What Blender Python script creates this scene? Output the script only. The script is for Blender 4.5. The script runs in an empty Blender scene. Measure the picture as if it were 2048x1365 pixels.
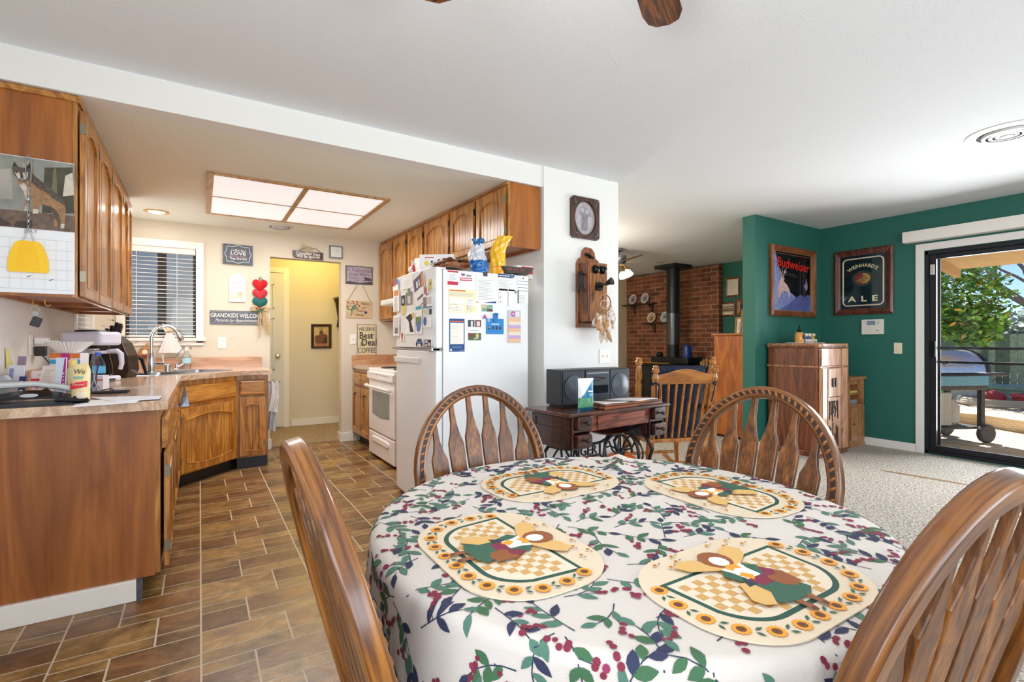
import bpy, bmesh, math, random
from mathutils import Vector, Matrix, Euler
R_ = math.radians
SC = bpy.context.scene
COL = SC.collection
rnd = random.Random(7)

# ---------------------------------------------------------------- camera
CAM_H, FPX, YAW = 1.14, 1000.0, R_(32)
cd = bpy.data.cameras.new('camera'); cd.sensor_width = 36; cd.lens = 36*FPX/2048
cam = bpy.data.objects.new('camera', cd); COL.objects.link(cam)
cam.location = (0, 0, CAM_H); cam.rotation_euler = (R_(90), 0, -YAW)
cd.clip_start = 0.02; cd.clip_end = 300
SC.camera = cam

# ---------------------------------------------------------------- world, sun, window daylight, fill lights, exposure
w = bpy.data.worlds.new('world'); SC.world = w; w.use_nodes = True
nt = w.node_tree
bgn = nt.nodes['Background']
sk = nt.nodes.new('ShaderNodeTexSky'); sk.sky_type = 'NISHITA'; sk.sun_disc = False
sk.sun_elevation = R_(50); sk.sun_rotation = R_(200); sk.air_density = .8; sk.dust_density = 0.0; sk.ozone_density = 6.0
nt.links.new(sk.outputs[0], bgn.inputs[0]); bgn.inputs[1].default_value = 0.17
sl = bpy.data.lights.new('sun', 'SUN'); sl.energy = 12; sl.angle = R_(0.6); sl.color = (1, .95, .86)
so = bpy.data.objects.new('sun', sl); COL.objects.link(so)
so.rotation_euler = Vector((-0.55, -0.45, -0.75)).to_track_quat('-Z', 'Y').to_euler()

def area(name, loc, d, sx, sy, e, col=(1, 1, 1), spread=180):
    l = bpy.data.lights.new(name, 'AREA'); l.shape = 'RECTANGLE'; l.size = sx; l.size_y = sy; l.energy = e; l.color = col
    l.spread = R_(spread)
    o = bpy.data.objects.new(name, l); COL.objects.link(o); o.location = loc
    o.rotation_euler = Vector(d).to_track_quat('-Z', 'Z').to_euler(); return o
def point(name, loc, e, col=(1, 1, 1), r=.06):
    l = bpy.data.lights.new(name, 'POINT'); l.energy = e; l.color = col; l.shadow_soft_size = r
    o = bpy.data.objects.new(name, l); COL.objects.link(o); o.location = loc; return o
# fill light in added, unseen openings behind the camera; daylight in the sliding door
area('rear_fill_light', (1.9, -2.95, 1.5), (-.05, 1, .3), 5.0, 1.4, 132, (.90, .95, 1))
area('side_fill_light', (-.9, -.3, 1.5), (1, 0.3, .1), 1.6, 1.2, 40, (.90, .95, 1))
area('daylight_sliding_door', (6.4, 1.13, 1.05), (-1, .1, .08), 1.8, 1.9, 150, (.92, .96, 1))
area('daylight_kitchen_window', (-.77, 5.3, 1.6), (1, -.25, .1), .6, .8, 7, (.95, .98, 1))
# lamps: kitchen panel, recessed can, hall lamp, living room fan lamp, added unseen dining fill lamp
area('kitchen_panel_light', (.68, 4.6, 2.27), (0, 0, -1), 1.15, 1.15, 36, (1, .98, .95))
point('hall_lamp_light', (1.25, 6.55, 2.3), 19, (1, .72, .20), .08)
point('dining_fill_light', (.77, .82, 1.95), 19, (1, .98, .96), .12)
area('recessed_can_light', (-.326, 5.45, 2.27), (0, 0, -1), .1, .1, 1.5, (1, .93, .82))
point('living_room_fan_light', (3.72, 5.0, 1.98), 78, (1, .88, .72), .12)
vs = SC.view_settings
vs.view_transform = 'Standard'; vs.look = 'None'; vs.exposure = 0.08; vs.gamma = 1.0; vs.use_curve_mapping = False
SC.cycles.max_bounces = 8; SC.cycles.diffuse_bounces = 7; SC.cycles.transparent_max_bounces = 24
SC.cycles.caustics_reflective = False; SC.cycles.caustics_refractive = False
SC.cycles.sample_clamp_indirect = 6

# ---------------------------------------------------------------- pixel helpers: a photo pixel on a known plane -> a point of the room
FW = (math.sin(YAW), math.cos(YAW)); RT = (FW[1], -FW[0])
def _d(u, v):
    a = (u-1024)/FPX
    return FW[0]+RT[0]*a, FW[1]+RT[1]*a, (682.5-v)/FPX
def PX(u, v, x): q = _d(u, v); t = x/q[0]; return Vector((x, t*q[1], CAM_H+t*q[2]))
def PY(u, v, y): q = _d(u, v); t = y/q[1]; return Vector((t*q[0], y, CAM_H+t*q[2]))
def PZ(u, v, z): q = _d(u, v); t = (z-CAM_H)/q[2]; return Vector((t*q[0], t*q[1], z))

# ---------------------------------------------------------------- materials
def lin(c): return tuple((x/12.92 if x <= .04045 else ((x+.055)/1.055)**2.4) for x in c)
def h(s): return tuple(int(s[i:i+2], 16)/255 for i in (0, 2, 4))
_mc = {}
def _new(name):
    m = bpy.data.materials.new(name); m.use_nodes = True
    return m, m.node_tree, m.node_tree.nodes['Principled BSDF']
def M(hexc, rough=.5, metal=0, bump=0, bscale=150, emit=0, var=0, vscale=6, coat=0, sheen=0, spec=None):
    k = ('M', hexc, rough, metal, bump, bscale, emit, var, vscale, coat, sheen, spec)
    if k in _mc: return _mc[k]
    m, t, b = _new('paint_'+hexc); c = lin(h(hexc))
    b.inputs['Base Color'].default_value = (*c, 1); b.inputs['Roughness'].default_value = rough; b.inputs['Metallic'].default_value = metal
    if coat: b.inputs['Coat Weight'].default_value = coat; b.inputs['Coat Roughness'].default_value = .12
    if sheen: b.inputs['Sheen Weight'].default_value = sheen
    if spec is not None: b.inputs['Specular IOR Level'].default_value = spec
    if emit: b.inputs['Emission Color'].default_value = (*c, 1); b.inputs['Emission Strength'].default_value = emit
    if bump or var:
        tc = t.nodes.new('ShaderNodeTexCoord')
    if var:
        n = t.nodes.new('ShaderNodeTexNoise'); n.inputs['Scale'].default_value = vscale; n.inputs['Detail'].default_value = 5
        t.links.new(tc.outputs['Object'], n.inputs['Vector'])
        r = t.nodes.new('ShaderNodeValToRGB')
        r.color_ramp.elements[0].position = .3; r.color_ramp.elements[1].position = .7
        r.color_ramp.elements[0].color = (*[x*(1-var) for x in c], 1); r.color_ramp.elements[1].color = (*[min(1, x*(1+var*.6)) for x in c], 1)
        t.links.new(n.outputs[0], r.inputs[0]); t.links.new(r.outputs[0], b.inputs['Base Color'])
    if bump:
        n2 = t.nodes.new('ShaderNodeTexNoise'); n2.inputs['Scale'].default_value = bscale; n2.inputs['Detail'].default_value = 3
        t.links.new(tc.outputs['Object'], n2.inputs['Vector'])
        bp = t.nodes.new('ShaderNodeBump'); bp.inputs['Strength'].default_value = bump; bp.inputs['Distance'].default_value = .004
        t.links.new(n2.outputs[0], bp.inputs['Height']); t.links.new(bp.outputs[0], b.inputs['Normal'])
    _mc[k] = m; return m
def wood(dark, light, axis='z', scale=1.0, rough=.35, coat=.25, contrast=1.0, pores=.35, src='Object'):
    k = ('W', dark, light, axis, scale, rough, coat, contrast, pores, src)
    if k in _mc: return _mc[k]
    m, t, b = _new('wood_'+light+'_'+axis)
    tc = t.nodes.new('ShaderNodeTexCoord'); oi = t.nodes.new('ShaderNodeObjectInfo')
    add = t.nodes.new('ShaderNodeVectorMath'); add.operation = 'ADD'
    mul = t.nodes.new('ShaderNodeVectorMath'); mul.operation = 'SCALE'; mul.inputs[3].default_value = 7.3
    t.links.new(oi.outputs['Random'], mul.inputs[0]); t.links.new(tc.outputs[src], add.inputs[0]); t.links.new(mul.outputs[0], add.inputs[1])
    def mapped(al, ac):
        mp = t.nodes.new('ShaderNodeMapping'); s = [ac, ac, ac]; s['xyz'.index(axis)] = al
        mp.inputs['Scale'].default_value = s; t.links.new(add.outputs[0], mp.inputs[0]); return mp
    n = t.nodes.new('ShaderNodeTexNoise'); n.inputs['Scale'].default_value = 1; n.inputs['Detail'].default_value = 5; n.inputs['Distortion'].default_value = 1.4
    t.links.new(mapped(1.1*scale, 9*scale).outputs[0], n.inputs['Vector'])
    w_ = t.nodes.new('ShaderNodeMath'); w_.operation = 'MULTIPLY'; w_.inputs[1].default_value = 9*contrast
    t.links.new(n.outputs[0], w_.inputs[0])
    fr = t.nodes.new('ShaderNodeMath'); fr.operation = 'PINGPONG'; fr.inputs[1].default_value = 1.0
    t.links.new(w_.outputs[0], fr.inputs[0])
    n2 = t.nodes.new('ShaderNodeTexNoise'); n2.inputs['Scale'].default_value = 1; n2.inputs['Detail'].default_value = 3
    t.links.new(mapped(6*scale, 140*scale).outputs[0], n2.inputs['Vector'])
    r = t.nodes.new('ShaderNodeValToRGB')
    r.color_ramp.elements[0].position = 0; r.color_ramp.elements[1].position = .9
    r.color_ramp.elements[0].color = (*lin(h(dark)), 1); r.color_ramp.elements[1].color = (*lin(h(light)), 1)
    t.links.new(fr.outputs[0], r.inputs[0])
    mx = t.nodes.new('ShaderNodeMix'); mx.data_type = 'RGBA'; mx.blend_type = 'MULTIPLY'; mx.inputs[0].default_value = pores
    r2 = t.nodes.new('ShaderNodeValToRGB'); r2.color_ramp.elements[0].position = .38; r2.color_ramp.elements[1].position = .58
    r2.color_ramp.elements[0].color = (.32, .26, .22, 1); r2.color_ramp.elements[1].color = (1, 1, 1, 1)
    t.links.new(n2.outputs[0], r2.inputs[0]); t.links.new(r.outputs[0], mx.inputs[6]); t.links.new(r2.outputs[0], mx.inputs[7])
    t.links.new(mx.outputs[2], b.inputs['Base Color'])
    b.inputs['Roughness'].default_value = rough; b.inputs['Coat Weight'].default_value = coat; b.inputs['Coat Roughness'].default_value = .15
    _mc[k] = m; return m
def glass(name='clear_glass', tint=(1, 1, 1), refl=.07):
    k = ('G', name, tint, refl)
    if k in _mc: return _mc[k]
    m, t, b = _new(name); t.nodes.remove(b)
    tr = t.nodes.new('ShaderNodeBsdfTransparent'); tr.inputs[0].default_value = (*tint, 1)
    g = t.nodes.new('ShaderNodeBsdfGlossy'); g.inputs['Roughness'].default_value = .02
    lw = t.nodes.new('ShaderNodeFresnel'); lw.inputs[0].default_value = 1.3
    mx = t.nodes.new('ShaderNodeMixShader')
    t.links.new(lw.outputs[0], mx.inputs[0]); t.links.new(tr.outputs[0], mx.inputs[1]); t.links.new(g.outputs[0], mx.inputs[2])
    t.links.new(mx.outputs[0], t.nodes['Material Output'].inputs[0]); _mc[k] = m; return m
def lampmat(hexc, s):
    k = ('L', hexc, s)
    if k in _mc: return _mc[k]
    m, t, b = _new('lit_'+hexc); b.inputs['Base Color'].default_value = (*lin(h(hexc)), 1)
    b.inputs['Emission Color'].default_value = (*lin(h(hexc)), 1); b.inputs['Emission Strength'].default_value = s
    _mc[k] = m; return m

# ---------------------------------------------------------------- mesh builder
class MB:
    def __init__(s): s.v = []; s.f = []; s.mi = []; s.cur = 0; s.M = None
    def add(s, vs, fs, mi=None):
        o = len(s.v)
        if s.M is not None: vs = [s.M @ Vector(p) for p in vs]
        s.v += [tuple(p) for p in vs]; s.f += [tuple(i+o for i in f) for f in fs]; s.mi += [s.cur if mi is None else mi]*len(fs)
        return s
    def box(s, x0, x1, y0, y1, z0, z1, mi=None):
        return s.add([(x0,y0,z0),(x1,y0,z0),(x1,y1,z0),(x0,y1,z0),(x0,y0,z1),(x1,y0,z1),(x1,y1,z1),(x0,y1,z1)],
                     [(0,3,2,1),(4,5,6,7),(0,1,5,4),(1,2,6,5),(2,3,7,6),(3,0,4,7)], mi)
    def prism(s, poly, z0, z1, mi=None):
        n = len(poly)
        return s.add([(p[0],p[1],z0) for p in poly]+[(p[0],p[1],z1) for p in poly],
                     [tuple(range(n-1,-1,-1)), tuple(range(n,2*n))]+[(i,(i+1)%n,n+(i+1)%n,n+i) for i in range(n)], mi)
    def poly(s, pts, mi=None): return s.add(pts, [tuple(range(len(pts)))], mi)
    def tube(s, pts, r, n=8, closed=False, mi=None, flat=None, up=None, cap=True):
        pts = [Vector(p) for p in pts]; k = len(pts); vs = []
        ref = Vector(up) if up else None
        prev = None
        for i, p in enumerate(pts):
            if closed: t = pts[(i+1) % k]-pts[i-1]
            else: t = pts[min(i+1,k-1)]-pts[max(i-1,0)]
            t.normalize()
            if ref is not None: a = ref-t*ref.dot(t)
            elif prev is None:
                a = Vector((0,0,1)) if abs(t.z) < .9 else Vector((1,0,0)); a = a-t*a.dot(t)
            else: a = prev-t*prev.dot(t)
            a.normalize(); prev = a; b = t.cross(a)
            ri = r[i] if isinstance(r, (list, tuple)) else r
            ra, rb = (ri, ri) if flat is None else (ri, ri*flat)
            for j in range(n):
                g = 2*math.pi*(j+.5)/n
                vs.append(p+a*(ra*math.cos(g))+b*(rb*math.sin(g)))
        fs = []
        for i in range(k if closed else k-1):
            i2 = (i+1) % k
            for j in range(n):
                j2 = (j+1) % n
                fs.append((i*n+j, i*n+j2, i2*n+j2, i2*n+j))
        if not closed and cap: fs += [tuple(range(n-1,-1,-1)), tuple((k-1)*n+j for j in range(n))]
        return s.add(vs, fs, mi)
    def cyl(s, p0, p1, r, r1=None, n=16, mi=None): return s.tube([p0, p1], [r, r if r1 is None else r1], n, mi=mi)
    def lathe(s, prof, n=20, c=(0,0,0), mi=None, axis='z', sx=1, sy=1):
        vs = []
        for (r, z) in prof:
            for j in range(n):
                a = 2*math.pi*j/n; x, y = r*math.cos(a)*sx, r*math.sin(a)*sy
                q = (x,y,z) if axis == 'z' else ((z,x,y) if axis == 'x' else (x,z,y))
                vs.append((q[0]+c[0], q[1]+c[1], q[2]+c[2]))
        fs = []
        for i in range(len(prof)-1):
            for j in range(n):
                j2 = (j+1) % n; fs.append((i*n+j, i*n+j2, (i+1)*n+j2, (i+1)*n+j))
        fs += [tuple(range(n-1,-1,-1)), tuple((len(prof)-1)*n+j for j in range(n))]
        return s.add(vs, fs, mi)
    def ball(s, c, r, n=12, m=8, mi=None):
        if not isinstance(r, (tuple, list)): r = (r, r, r)
        vs = [(c[0],c[1],c[2]-r[2])]
        for i in range(1, m):
            ph = -math.pi/2+math.pi*i/m
            for j in range(n):
                a = 2*math.pi*j/n
                vs.append((c[0]+r[0]*math.cos(ph)*math.cos(a), c[1]+r[1]*math.cos(ph)*math.sin(a), c[2]+r[2]*math.sin(ph)))
        vs.append((c[0],c[1],c[2]+r[2])); fs = []
        for j in range(n): fs.append((0, 1+(j+1) % n, 1+j))
        for i in range(m-2):
            for j in range(n): fs.append((1+i*n+j, 1+i*n+(j+1) % n, 1+(i+1)*n+(j+1) % n, 1+(i+1)*n+j))
        L = len(vs)-1
        for j in range(n): fs.append((L, 1+(m-2)*n+j, 1+(m-2)*n+(j+1) % n))
        return s.add(vs, fs, mi)
    def grid(s, fn, nu, nv, mi=None):
        vs = [fn(i/nu, j/nv) for j in range(nv+1) for i in range(nu+1)]
        return s.add(vs, [(j*(nu+1)+i, j*(nu+1)+i+1, (j+1)*(nu+1)+i+1, (j+1)*(nu+1)+i) for j in range(nv) for i in range(nu)], mi)
    def build(s, name, mats, parent=None, smooth=35, bevel=0, loc=None, rot=None, recalc=True, seg=2):
        me = bpy.data.meshes.new(name); me.from_pydata(s.v, [], s.f)
        if not isinstance(mats, (list, tuple)): mats = [mats]
        for m in mats: me.materials.append(m)
        me.polygons.foreach_set('material_index', s.mi)
        if recalc:
            b = bmesh.new(); b.from_mesh(me); bmesh.ops.recalc_face_normals(b, faces=b.faces); b.to_mesh(me); b.free()
        if smooth:
            me.polygons.foreach_set('use_smooth', [True]*len(me.polygons)); me.set_sharp_from_angle(angle=R_(smooth))
        me.update()
        o = bpy.data.objects.new(name, me); COL.objects.link(o)
        if parent: o.parent = parent
        if loc is not None: o.location = loc
        if rot is not None: o.rotation_euler = rot
        if bevel:
            md = o.modifiers.new('soft_edges', 'BEVEL'); md.width = bevel; md.segments = seg; md.limit_method = 'ANGLE'; md.angle_limit = R_(40)
        return o
def tag(o, label, cat, group=None, kind=None):
    o['label'] = label; o['category'] = cat
    if group: o['group'] = group
    if kind: o['kind'] = kind
    return o
def thing(name, label, cat, loc=(0,0,0), rot=(0,0,0), group=None):
    o = bpy.data.objects.new(name, None); COL.objects.link(o); o.empty_display_size = .1
    o.location = loc; o.rotation_euler = rot; return tag(o, label, cat, group)
def struct(o): o['kind'] = 'structure'; return o
def dup(root, label, loc=None, rot=None, group=None):
    r = root.copy(); COL.objects.link(r); r['label'] = label
    if loc is not None: r.location = loc
    if rot is not None: r.rotation_euler = rot
    if group: r['group'] = group
    for ch in list(root.children):
        c = ch.copy(); COL.objects.link(c); c.parent = r
        for g in list(ch.children):
            d = g.copy(); COL.objects.link(d); d.parent = c
    return r
FY = (R_(90), 0, 0)            # faces -Y : local x -> +X, local y -> up, local z -> towards the camera side
FX = (R_(90), 0, R_(-90))      # faces -X : local x -> -Y
FXP = (R_(90), 0, R_(90))      # faces +X : local x -> +Y
def lettering(parent, txt, size, x, y, z, mat, name='lettering', bold=0, shear=0, wscale=1.0, align='CENTER', spacing=1.0, arc=None, rz=0):
    c = bpy.data.curves.new('t', 'FONT'); c.body = txt; c.size = size; c.align_x = align; c.align_y = 'CENTER'
    c.shear = shear; c.offset = bold*size; c.space_character = spacing; c.resolution_u = 2
    t = bpy.data.objects.new('t', c); COL.objects.link(t)
    dg = bpy.context.evaluated_depsgraph_get(); me = bpy.data.meshes.new_from_object(t.evaluated_get(dg))
    bpy.data.objects.remove(t); bpy.data.curves.remove(c)
    for v in me.vertices:
        v.co.x *= wscale
        if arc: # bend along a circle of radius arc (positive: arch)
            a = v.co.x/arc; rr = arc+v.co.y
            v.co.x, v.co.y = rr*math.sin(a), rr*math.cos(a)-arc
        v.co.z = 0
    me.materials.clear(); me.materials.append(mat)
    me.name = name
    o = bpy.data.objects.new(name, me); COL.objects.link(o); o.parent = parent; o.location = (x, y, z); o.rotation_euler = (0, 0, rz)
    return o
def rr(w, hh, r, n=5, cx=0, cy=0):   # rounded rectangle outline
    p = []
    for (sx, sy, a0) in ((1,1,0),(-1,1,90),(-1,-1,180),(1,-1,270)):
        for i in range(n+1):
            a = R_(a0+90*i/n); p.append((cx+sx*(w/2-r)+r*math.cos(a), cy+sy*(hh/2-r)+r*math.sin(a)))
    return p
def circ(cx, cy, r, n=16, ry=None): return [(cx+r*math.cos(2*math.pi*i/n), cy+(ry or r)*math.sin(2*math.pi*i/n)) for i in range(n)]
def deco(mb, items, w, hh, z):
    """flat printed shapes: ('r',x0,y0,x1,y1,mi) ('c',cx,cy,r,mi) ('p',pts,mi), in fractions of w,hh from the lower left"""
    for k, it in enumerate(items):
        zz = z+.00025*(1+k % 6)
        if it[0] == 'r': pts = [(it[1],it[2]),(it[3],it[2]),(it[3],it[4]),(it[1],it[4])]
        elif it[0] == 'c': pts = [(a, it[2]+(b-it[2])*w/hh) for a, b in circ(it[1], it[2], it[3], 14)]
        else: pts = it[1]
        mb.poly([((a-.5)*w, (b-.5)*hh, zz) for a, b in pts], it[-1])
def flat(name, label, cat, fr, mats, items=(), th=.0015, group=None, texts=(), outline=None, off=0, tilt=0):
    """a thin flat thing (paper, sign, photo) hung at frame fr = (loc, rot, w, h)"""
    loc, rot, w, hh = fr
    mb = MB(); mb.prism(outline(w, hh) if outline else [(-w/2,-hh/2),(w/2,-hh/2),(w/2,hh/2),(-w/2,hh/2)], .0005+off, th+off, 0)
    deco(mb, items, w, hh, th+off)
    if texts:
        t = thing(name, label, cat, loc, rot, group)
        mb.build('panel', mats, t, smooth=0, recalc=False)
        for tx in texts:
            s, x, y, size, mat = tx[:5]; kw = tx[5] if len(tx) > 5 else {}
            lettering(t, s, size, (x-.5)*w, (y-.5)*hh, th+off+.002, mat, **kw)
        o = t
    else:
        o = mb.build(name, mats, None, smooth=0, loc=loc, rot=rot, recalc=False); tag(o, label, cat, group)
    if tilt: o.rotation_euler = (Euler(rot).to_matrix() @ Matrix.Rotation(tilt, 3, 'Z')).to_euler()
    return o
def fy(u0, v0, u1, v1, y):
    a, b = PY(u0, v0, y), PY(u1, v1, y); return ((a+b)/2, FY, b.x-a.x, a.z-b.z)
def fx(u0, v0, u1, v1, x):
    a, b = PX(u0, v0, x), PX(u1, v1, x); return ((a+b)/2, FX, a.y-b.y, a.z-b.z)

# ---------------------------------------------------------------- shared materials
WHITE = M('e7e7e4', .7, bump=.25, bscale=90)
CREAM = M('d8cfbc', .7, bump=.25, bscale=90)
CEIL = M('e3e6ea', .85, bump=.55, bscale=110)
GREEN = M('236659', .6, bump=.3, bscale=90)
TRIM = M('ece8e0', .4)
OAK = wood('945c26', 'c88c42', 'z', 1, .3, .35)
OAKX = wood('945c26', 'c88c42', 'x', 1, .3, .35)
OAKY = wood('945c26', 'c88c42', 'y', 1, .3, .35)
PANEL = wood('8c501c', '96582a', 'z', .5, .4, .2, .7, .25)
DKOAK = wood('3f2110', '8a5524', 'z', 1.3, .28, .5, 1.0, .5)
CHROME = M('d8dade', .12, 1)
STEEL = M('b9bcc0', .28, 1)
BLACK = M('16171a', .4)
WPLAST = M('e8e8e6', .35)
# ---------------------------------------------------------------- the room
KY, KR, YB, ZC, ZK, SX = 5.82, 2.18, 3.05, 2.45, 2.293, 6.17
def sbox(name, mat, *b): return struct(MB().box(*b).build(name, mat, smooth=0))
def wall_holes(name, mat, axis, c0, c1, a0, a1, z0, z1, holes):
    """a wall slab with rectangular openings; axis 'x' = slab between x=c0..c1 running in y, 'y' the other way"""
    mb = MB(); hs = sorted(holes); a = a0
    def bx(p, q, zz0, zz1):
        if q-p > 1e-4 and zz1-zz0 > 1e-4:
            mb.box(c0, c1, p, q, zz0, zz1) if axis == 'x' else mb.box(p, q, c0, c1, zz0, zz1)
    for (p, q, zz0, zz1) in hs:
        bx(a, p, z0, z1); bx(p, q, z0, zz0); bx(p, q, zz1, z1); a = q
    bx(a, a1, z0, z1)
    return struct(mb.build(name, mat, smooth=0))
W1 = (-.585, -.03, 1.17, 2.04)      # kitchen window x0,x1,z0,z1
W2 = (4.98, 5.62, 1.17, 2.04)       # corner window on the left wall, y0,y1
DW = (.63, 1.36, 2.03)              # doorway
wall_holes('wall_left', WHITE, 'x', -.95, -.8, -3.1, KY+.12, 0, ZC, [(W2[0], W2[1], W2[2], W2[3]), (-1.2, .6, .9, 2.1)])  # the opening near the camera is unseen, added to let light in
wall_holes('wall_back', CREAM, 'y', KY, KY+.12, -.8, KR, 0, ZK, [W1, (DW[0], DW[1], 0, DW[2])])
mb = MB(); mb.box(KR, KR+.12, 3.17, 7.4, 0, ZC-.001); mb.box(KR, 2.935, YB-.01, 3.17, 0, ZC-.001)
struct(mb.build('wall_partition', WHITE, smooth=0))
sbox('wall_hall', CREAM, .0, KR, 7.15, 7.25, 0, ZC-.02)
sbox('wall_hall_left', CREAM, .0, .08, KY+.12, 7.15, 0, ZC-.02)
sbox('wall_green', GREEN, 4.87, SX, YB, 3.19, 0, ZC-.001)
wall_holes('wall_right', GREEN, 'x', SX, SX+.15, -3.1, 3.19, 0, ZC, [(.2, 2.06, .02, 2.04)])
sbox('wall_living_back', M('d8c9a8', .7, bump=.2, bscale=90), KR+.12, 7.6, 7.42, 7.55, 0, ZC)
sbox('wall_living_right', GREEN, 7.5, 7.6, 3.19, 7.42, 0, ZC)
sbox('wall_living_front', GREEN, SX+.15, 7.6, 3.06, 3.19, 0, ZC)
wall_holes('wall_rear', WHITE, 'y', -3.1, -3.0, -.8, SX, 0, ZC, [(-.6, 4.4, .75, 2.2)])  # wide unseen opening, added so light reaches the room from behind
mb = MB(); mb.box(-.95, SX+.15, -3.1, YB, ZC, ZC+.1); mb.box(KR+.12, 7.6, YB, 7.55, ZC, ZC+.1)
struct(mb.build('ceiling_dining', CEIL, smooth=0))
sbox('ceiling_kitchen', M('e9ebe0', .85, bump=.55, bscale=110), -.8, KR, YB+.12, KY+.12, ZK, ZC+.05)
sbox('beam', WHITE, -.8, KR, YB, YB+.12, ZK, ZC-.001)
sbox('ceiling_hall', CEIL, .0, KR, KY+.12, 7.25, ZC-.02, ZC+.05)

# brick hearth wall
def brickmat():
    m, t, b = _new('brick'); tc = t.nodes.new('ShaderNodeTexCoord'); mp = t.nodes.new('ShaderNodeMapping'); 
    sx = t.nodes.new('ShaderNodeSeparateXYZ'); cx = t.nodes.new('ShaderNodeCombineXYZ'); ad = t.nodes.new('ShaderNodeMath'); ad.operation = 'ADD'
    t.links.new(tc.outputs['Object'], sx.inputs[0]); t.links.new(sx.outputs[0], ad.inputs[0]); t.links.new(sx.outputs[1], ad.inputs[1])
    t.links.new(ad.outputs[0], cx.inputs[0]); t.links.new(sx.outputs[2], cx.inputs[1])
    br = t.nodes.new('ShaderNodeTexBrick'); br.inputs['Scale'].default_value = 1
    br.inputs['Brick Width'].default_value = .225; br.inputs['Row Height'].default_value = .080; br.inputs['Mortar Size'].default_value = .006
    br.inputs['Color1'].default_value = (*lin(h('74402a')), 1); br.inputs['Color2'].default_value = (*lin(h('965a3c')), 1); br.inputs['Mortar'].default_value = (*lin(h('a48d78')), 1)
    br.inputs['Bias'].default_value = -.1
    t.links.new(cx.outputs[0], br.inputs['Vector'])
    n = t.nodes.new('ShaderNodeTexNoise'); n.inputs['Scale'].default_value = 5; t.links.new(cx.outputs[0], n.inputs['Vector'])
    mx = t.nodes.new('ShaderNodeMix'); mx.data_type = 'RGBA'; mx.blend_type = 'OVERLAY'; mx.inputs[0].default_value = .7
    t.links.new(br.outputs[0], mx.inputs[6]); t.links.new(n.outputs[0], mx.inputs[7]); t.links.new(mx.outputs[2], b.inputs['Base Color'])
    bp = t.nodes.new('ShaderNodeBump'); bp.inputs['Strength'].default_value = .7; bp.inputs['Distance'].default_value = .01; bp.invert = True
    t.links.new(br.outputs[1], bp.inputs['Height']); t.links.new(bp.outputs[0], b.inputs['Normal'])
    b.inputs['Roughness'].default_value = .85; return m
sbox('wall_brick', brickmat(), 7.4, 7.5, 5.28, 7.42, 0, ZC-.02)

# ---- floors
def tilemat():
    m, t, b = _new('slate_tile'); at = t.nodes.new('ShaderNodeAttribute'); at.attribute_name = 'tile'
    tc = t.nodes.new('ShaderNodeTexCoord')
    n = t.nodes.new('ShaderNodeTexNoise'); n.inputs['Scale'].default_value = 6.5; n.inputs['Detail'].default_value = 10; n.inputs['Distortion'].default_value = .8
    n.inputs['Roughness'].default_value = .72
    mp = t.nodes.new('ShaderNodeMapping'); mp.inputs['Scale'].default_value = (.9, 1.3, 1); t.links.new(tc.outputs['Object'], mp.inputs[0]); t.links.new(mp.outputs[0], n.inputs['Vector'])
    r = t.nodes.new('ShaderNodeValToRGB'); r.color_ramp.elements[0].position = .3; r.color_ramp.elements[1].position = .72
    r.color_ramp.elements[0].color = (*lin(h('4a3826')), 1); r.color_ramp.elements[1].color = (*lin(h('b89660')), 1)
    e = r.color_ramp.elements.new(.5); e.color = (*lin(h('86683e')), 1)
    t.links.new(n.outputs[0], r.inputs[0])
    mx = t.nodes.new('ShaderNodeMix'); mx.data_type = 'RGBA'; mx.blend_type = 'MULTIPLY'; mx.inputs[0].default_value = 1
    t.links.new(r.outputs[0], mx.inputs[6]); t.links.new(at.outputs[0], mx.inputs[7]); t.links.new(mx.outputs[2], b.inputs['Base Color'])
    b.inputs['Roughness'].default_value = .32
    bp = t.nodes.new('ShaderNodeBump'); bp.inputs['Strength'].default_value = .35; bp.inputs['Distance'].default_value = .004
    n2 = t.nodes.new('ShaderNodeTexNoise'); n2.inputs['Scale'].default_value = 28; n2.inputs['Detail'].default_value = 6; t.links.new(tc.outputs['Object'], n2.inputs['Vector'])
    t.links.new(n2.outputs[0], bp.inputs['Height']); t.links.new(bp.outputs[0], b.inputs['Normal']); return m
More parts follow.
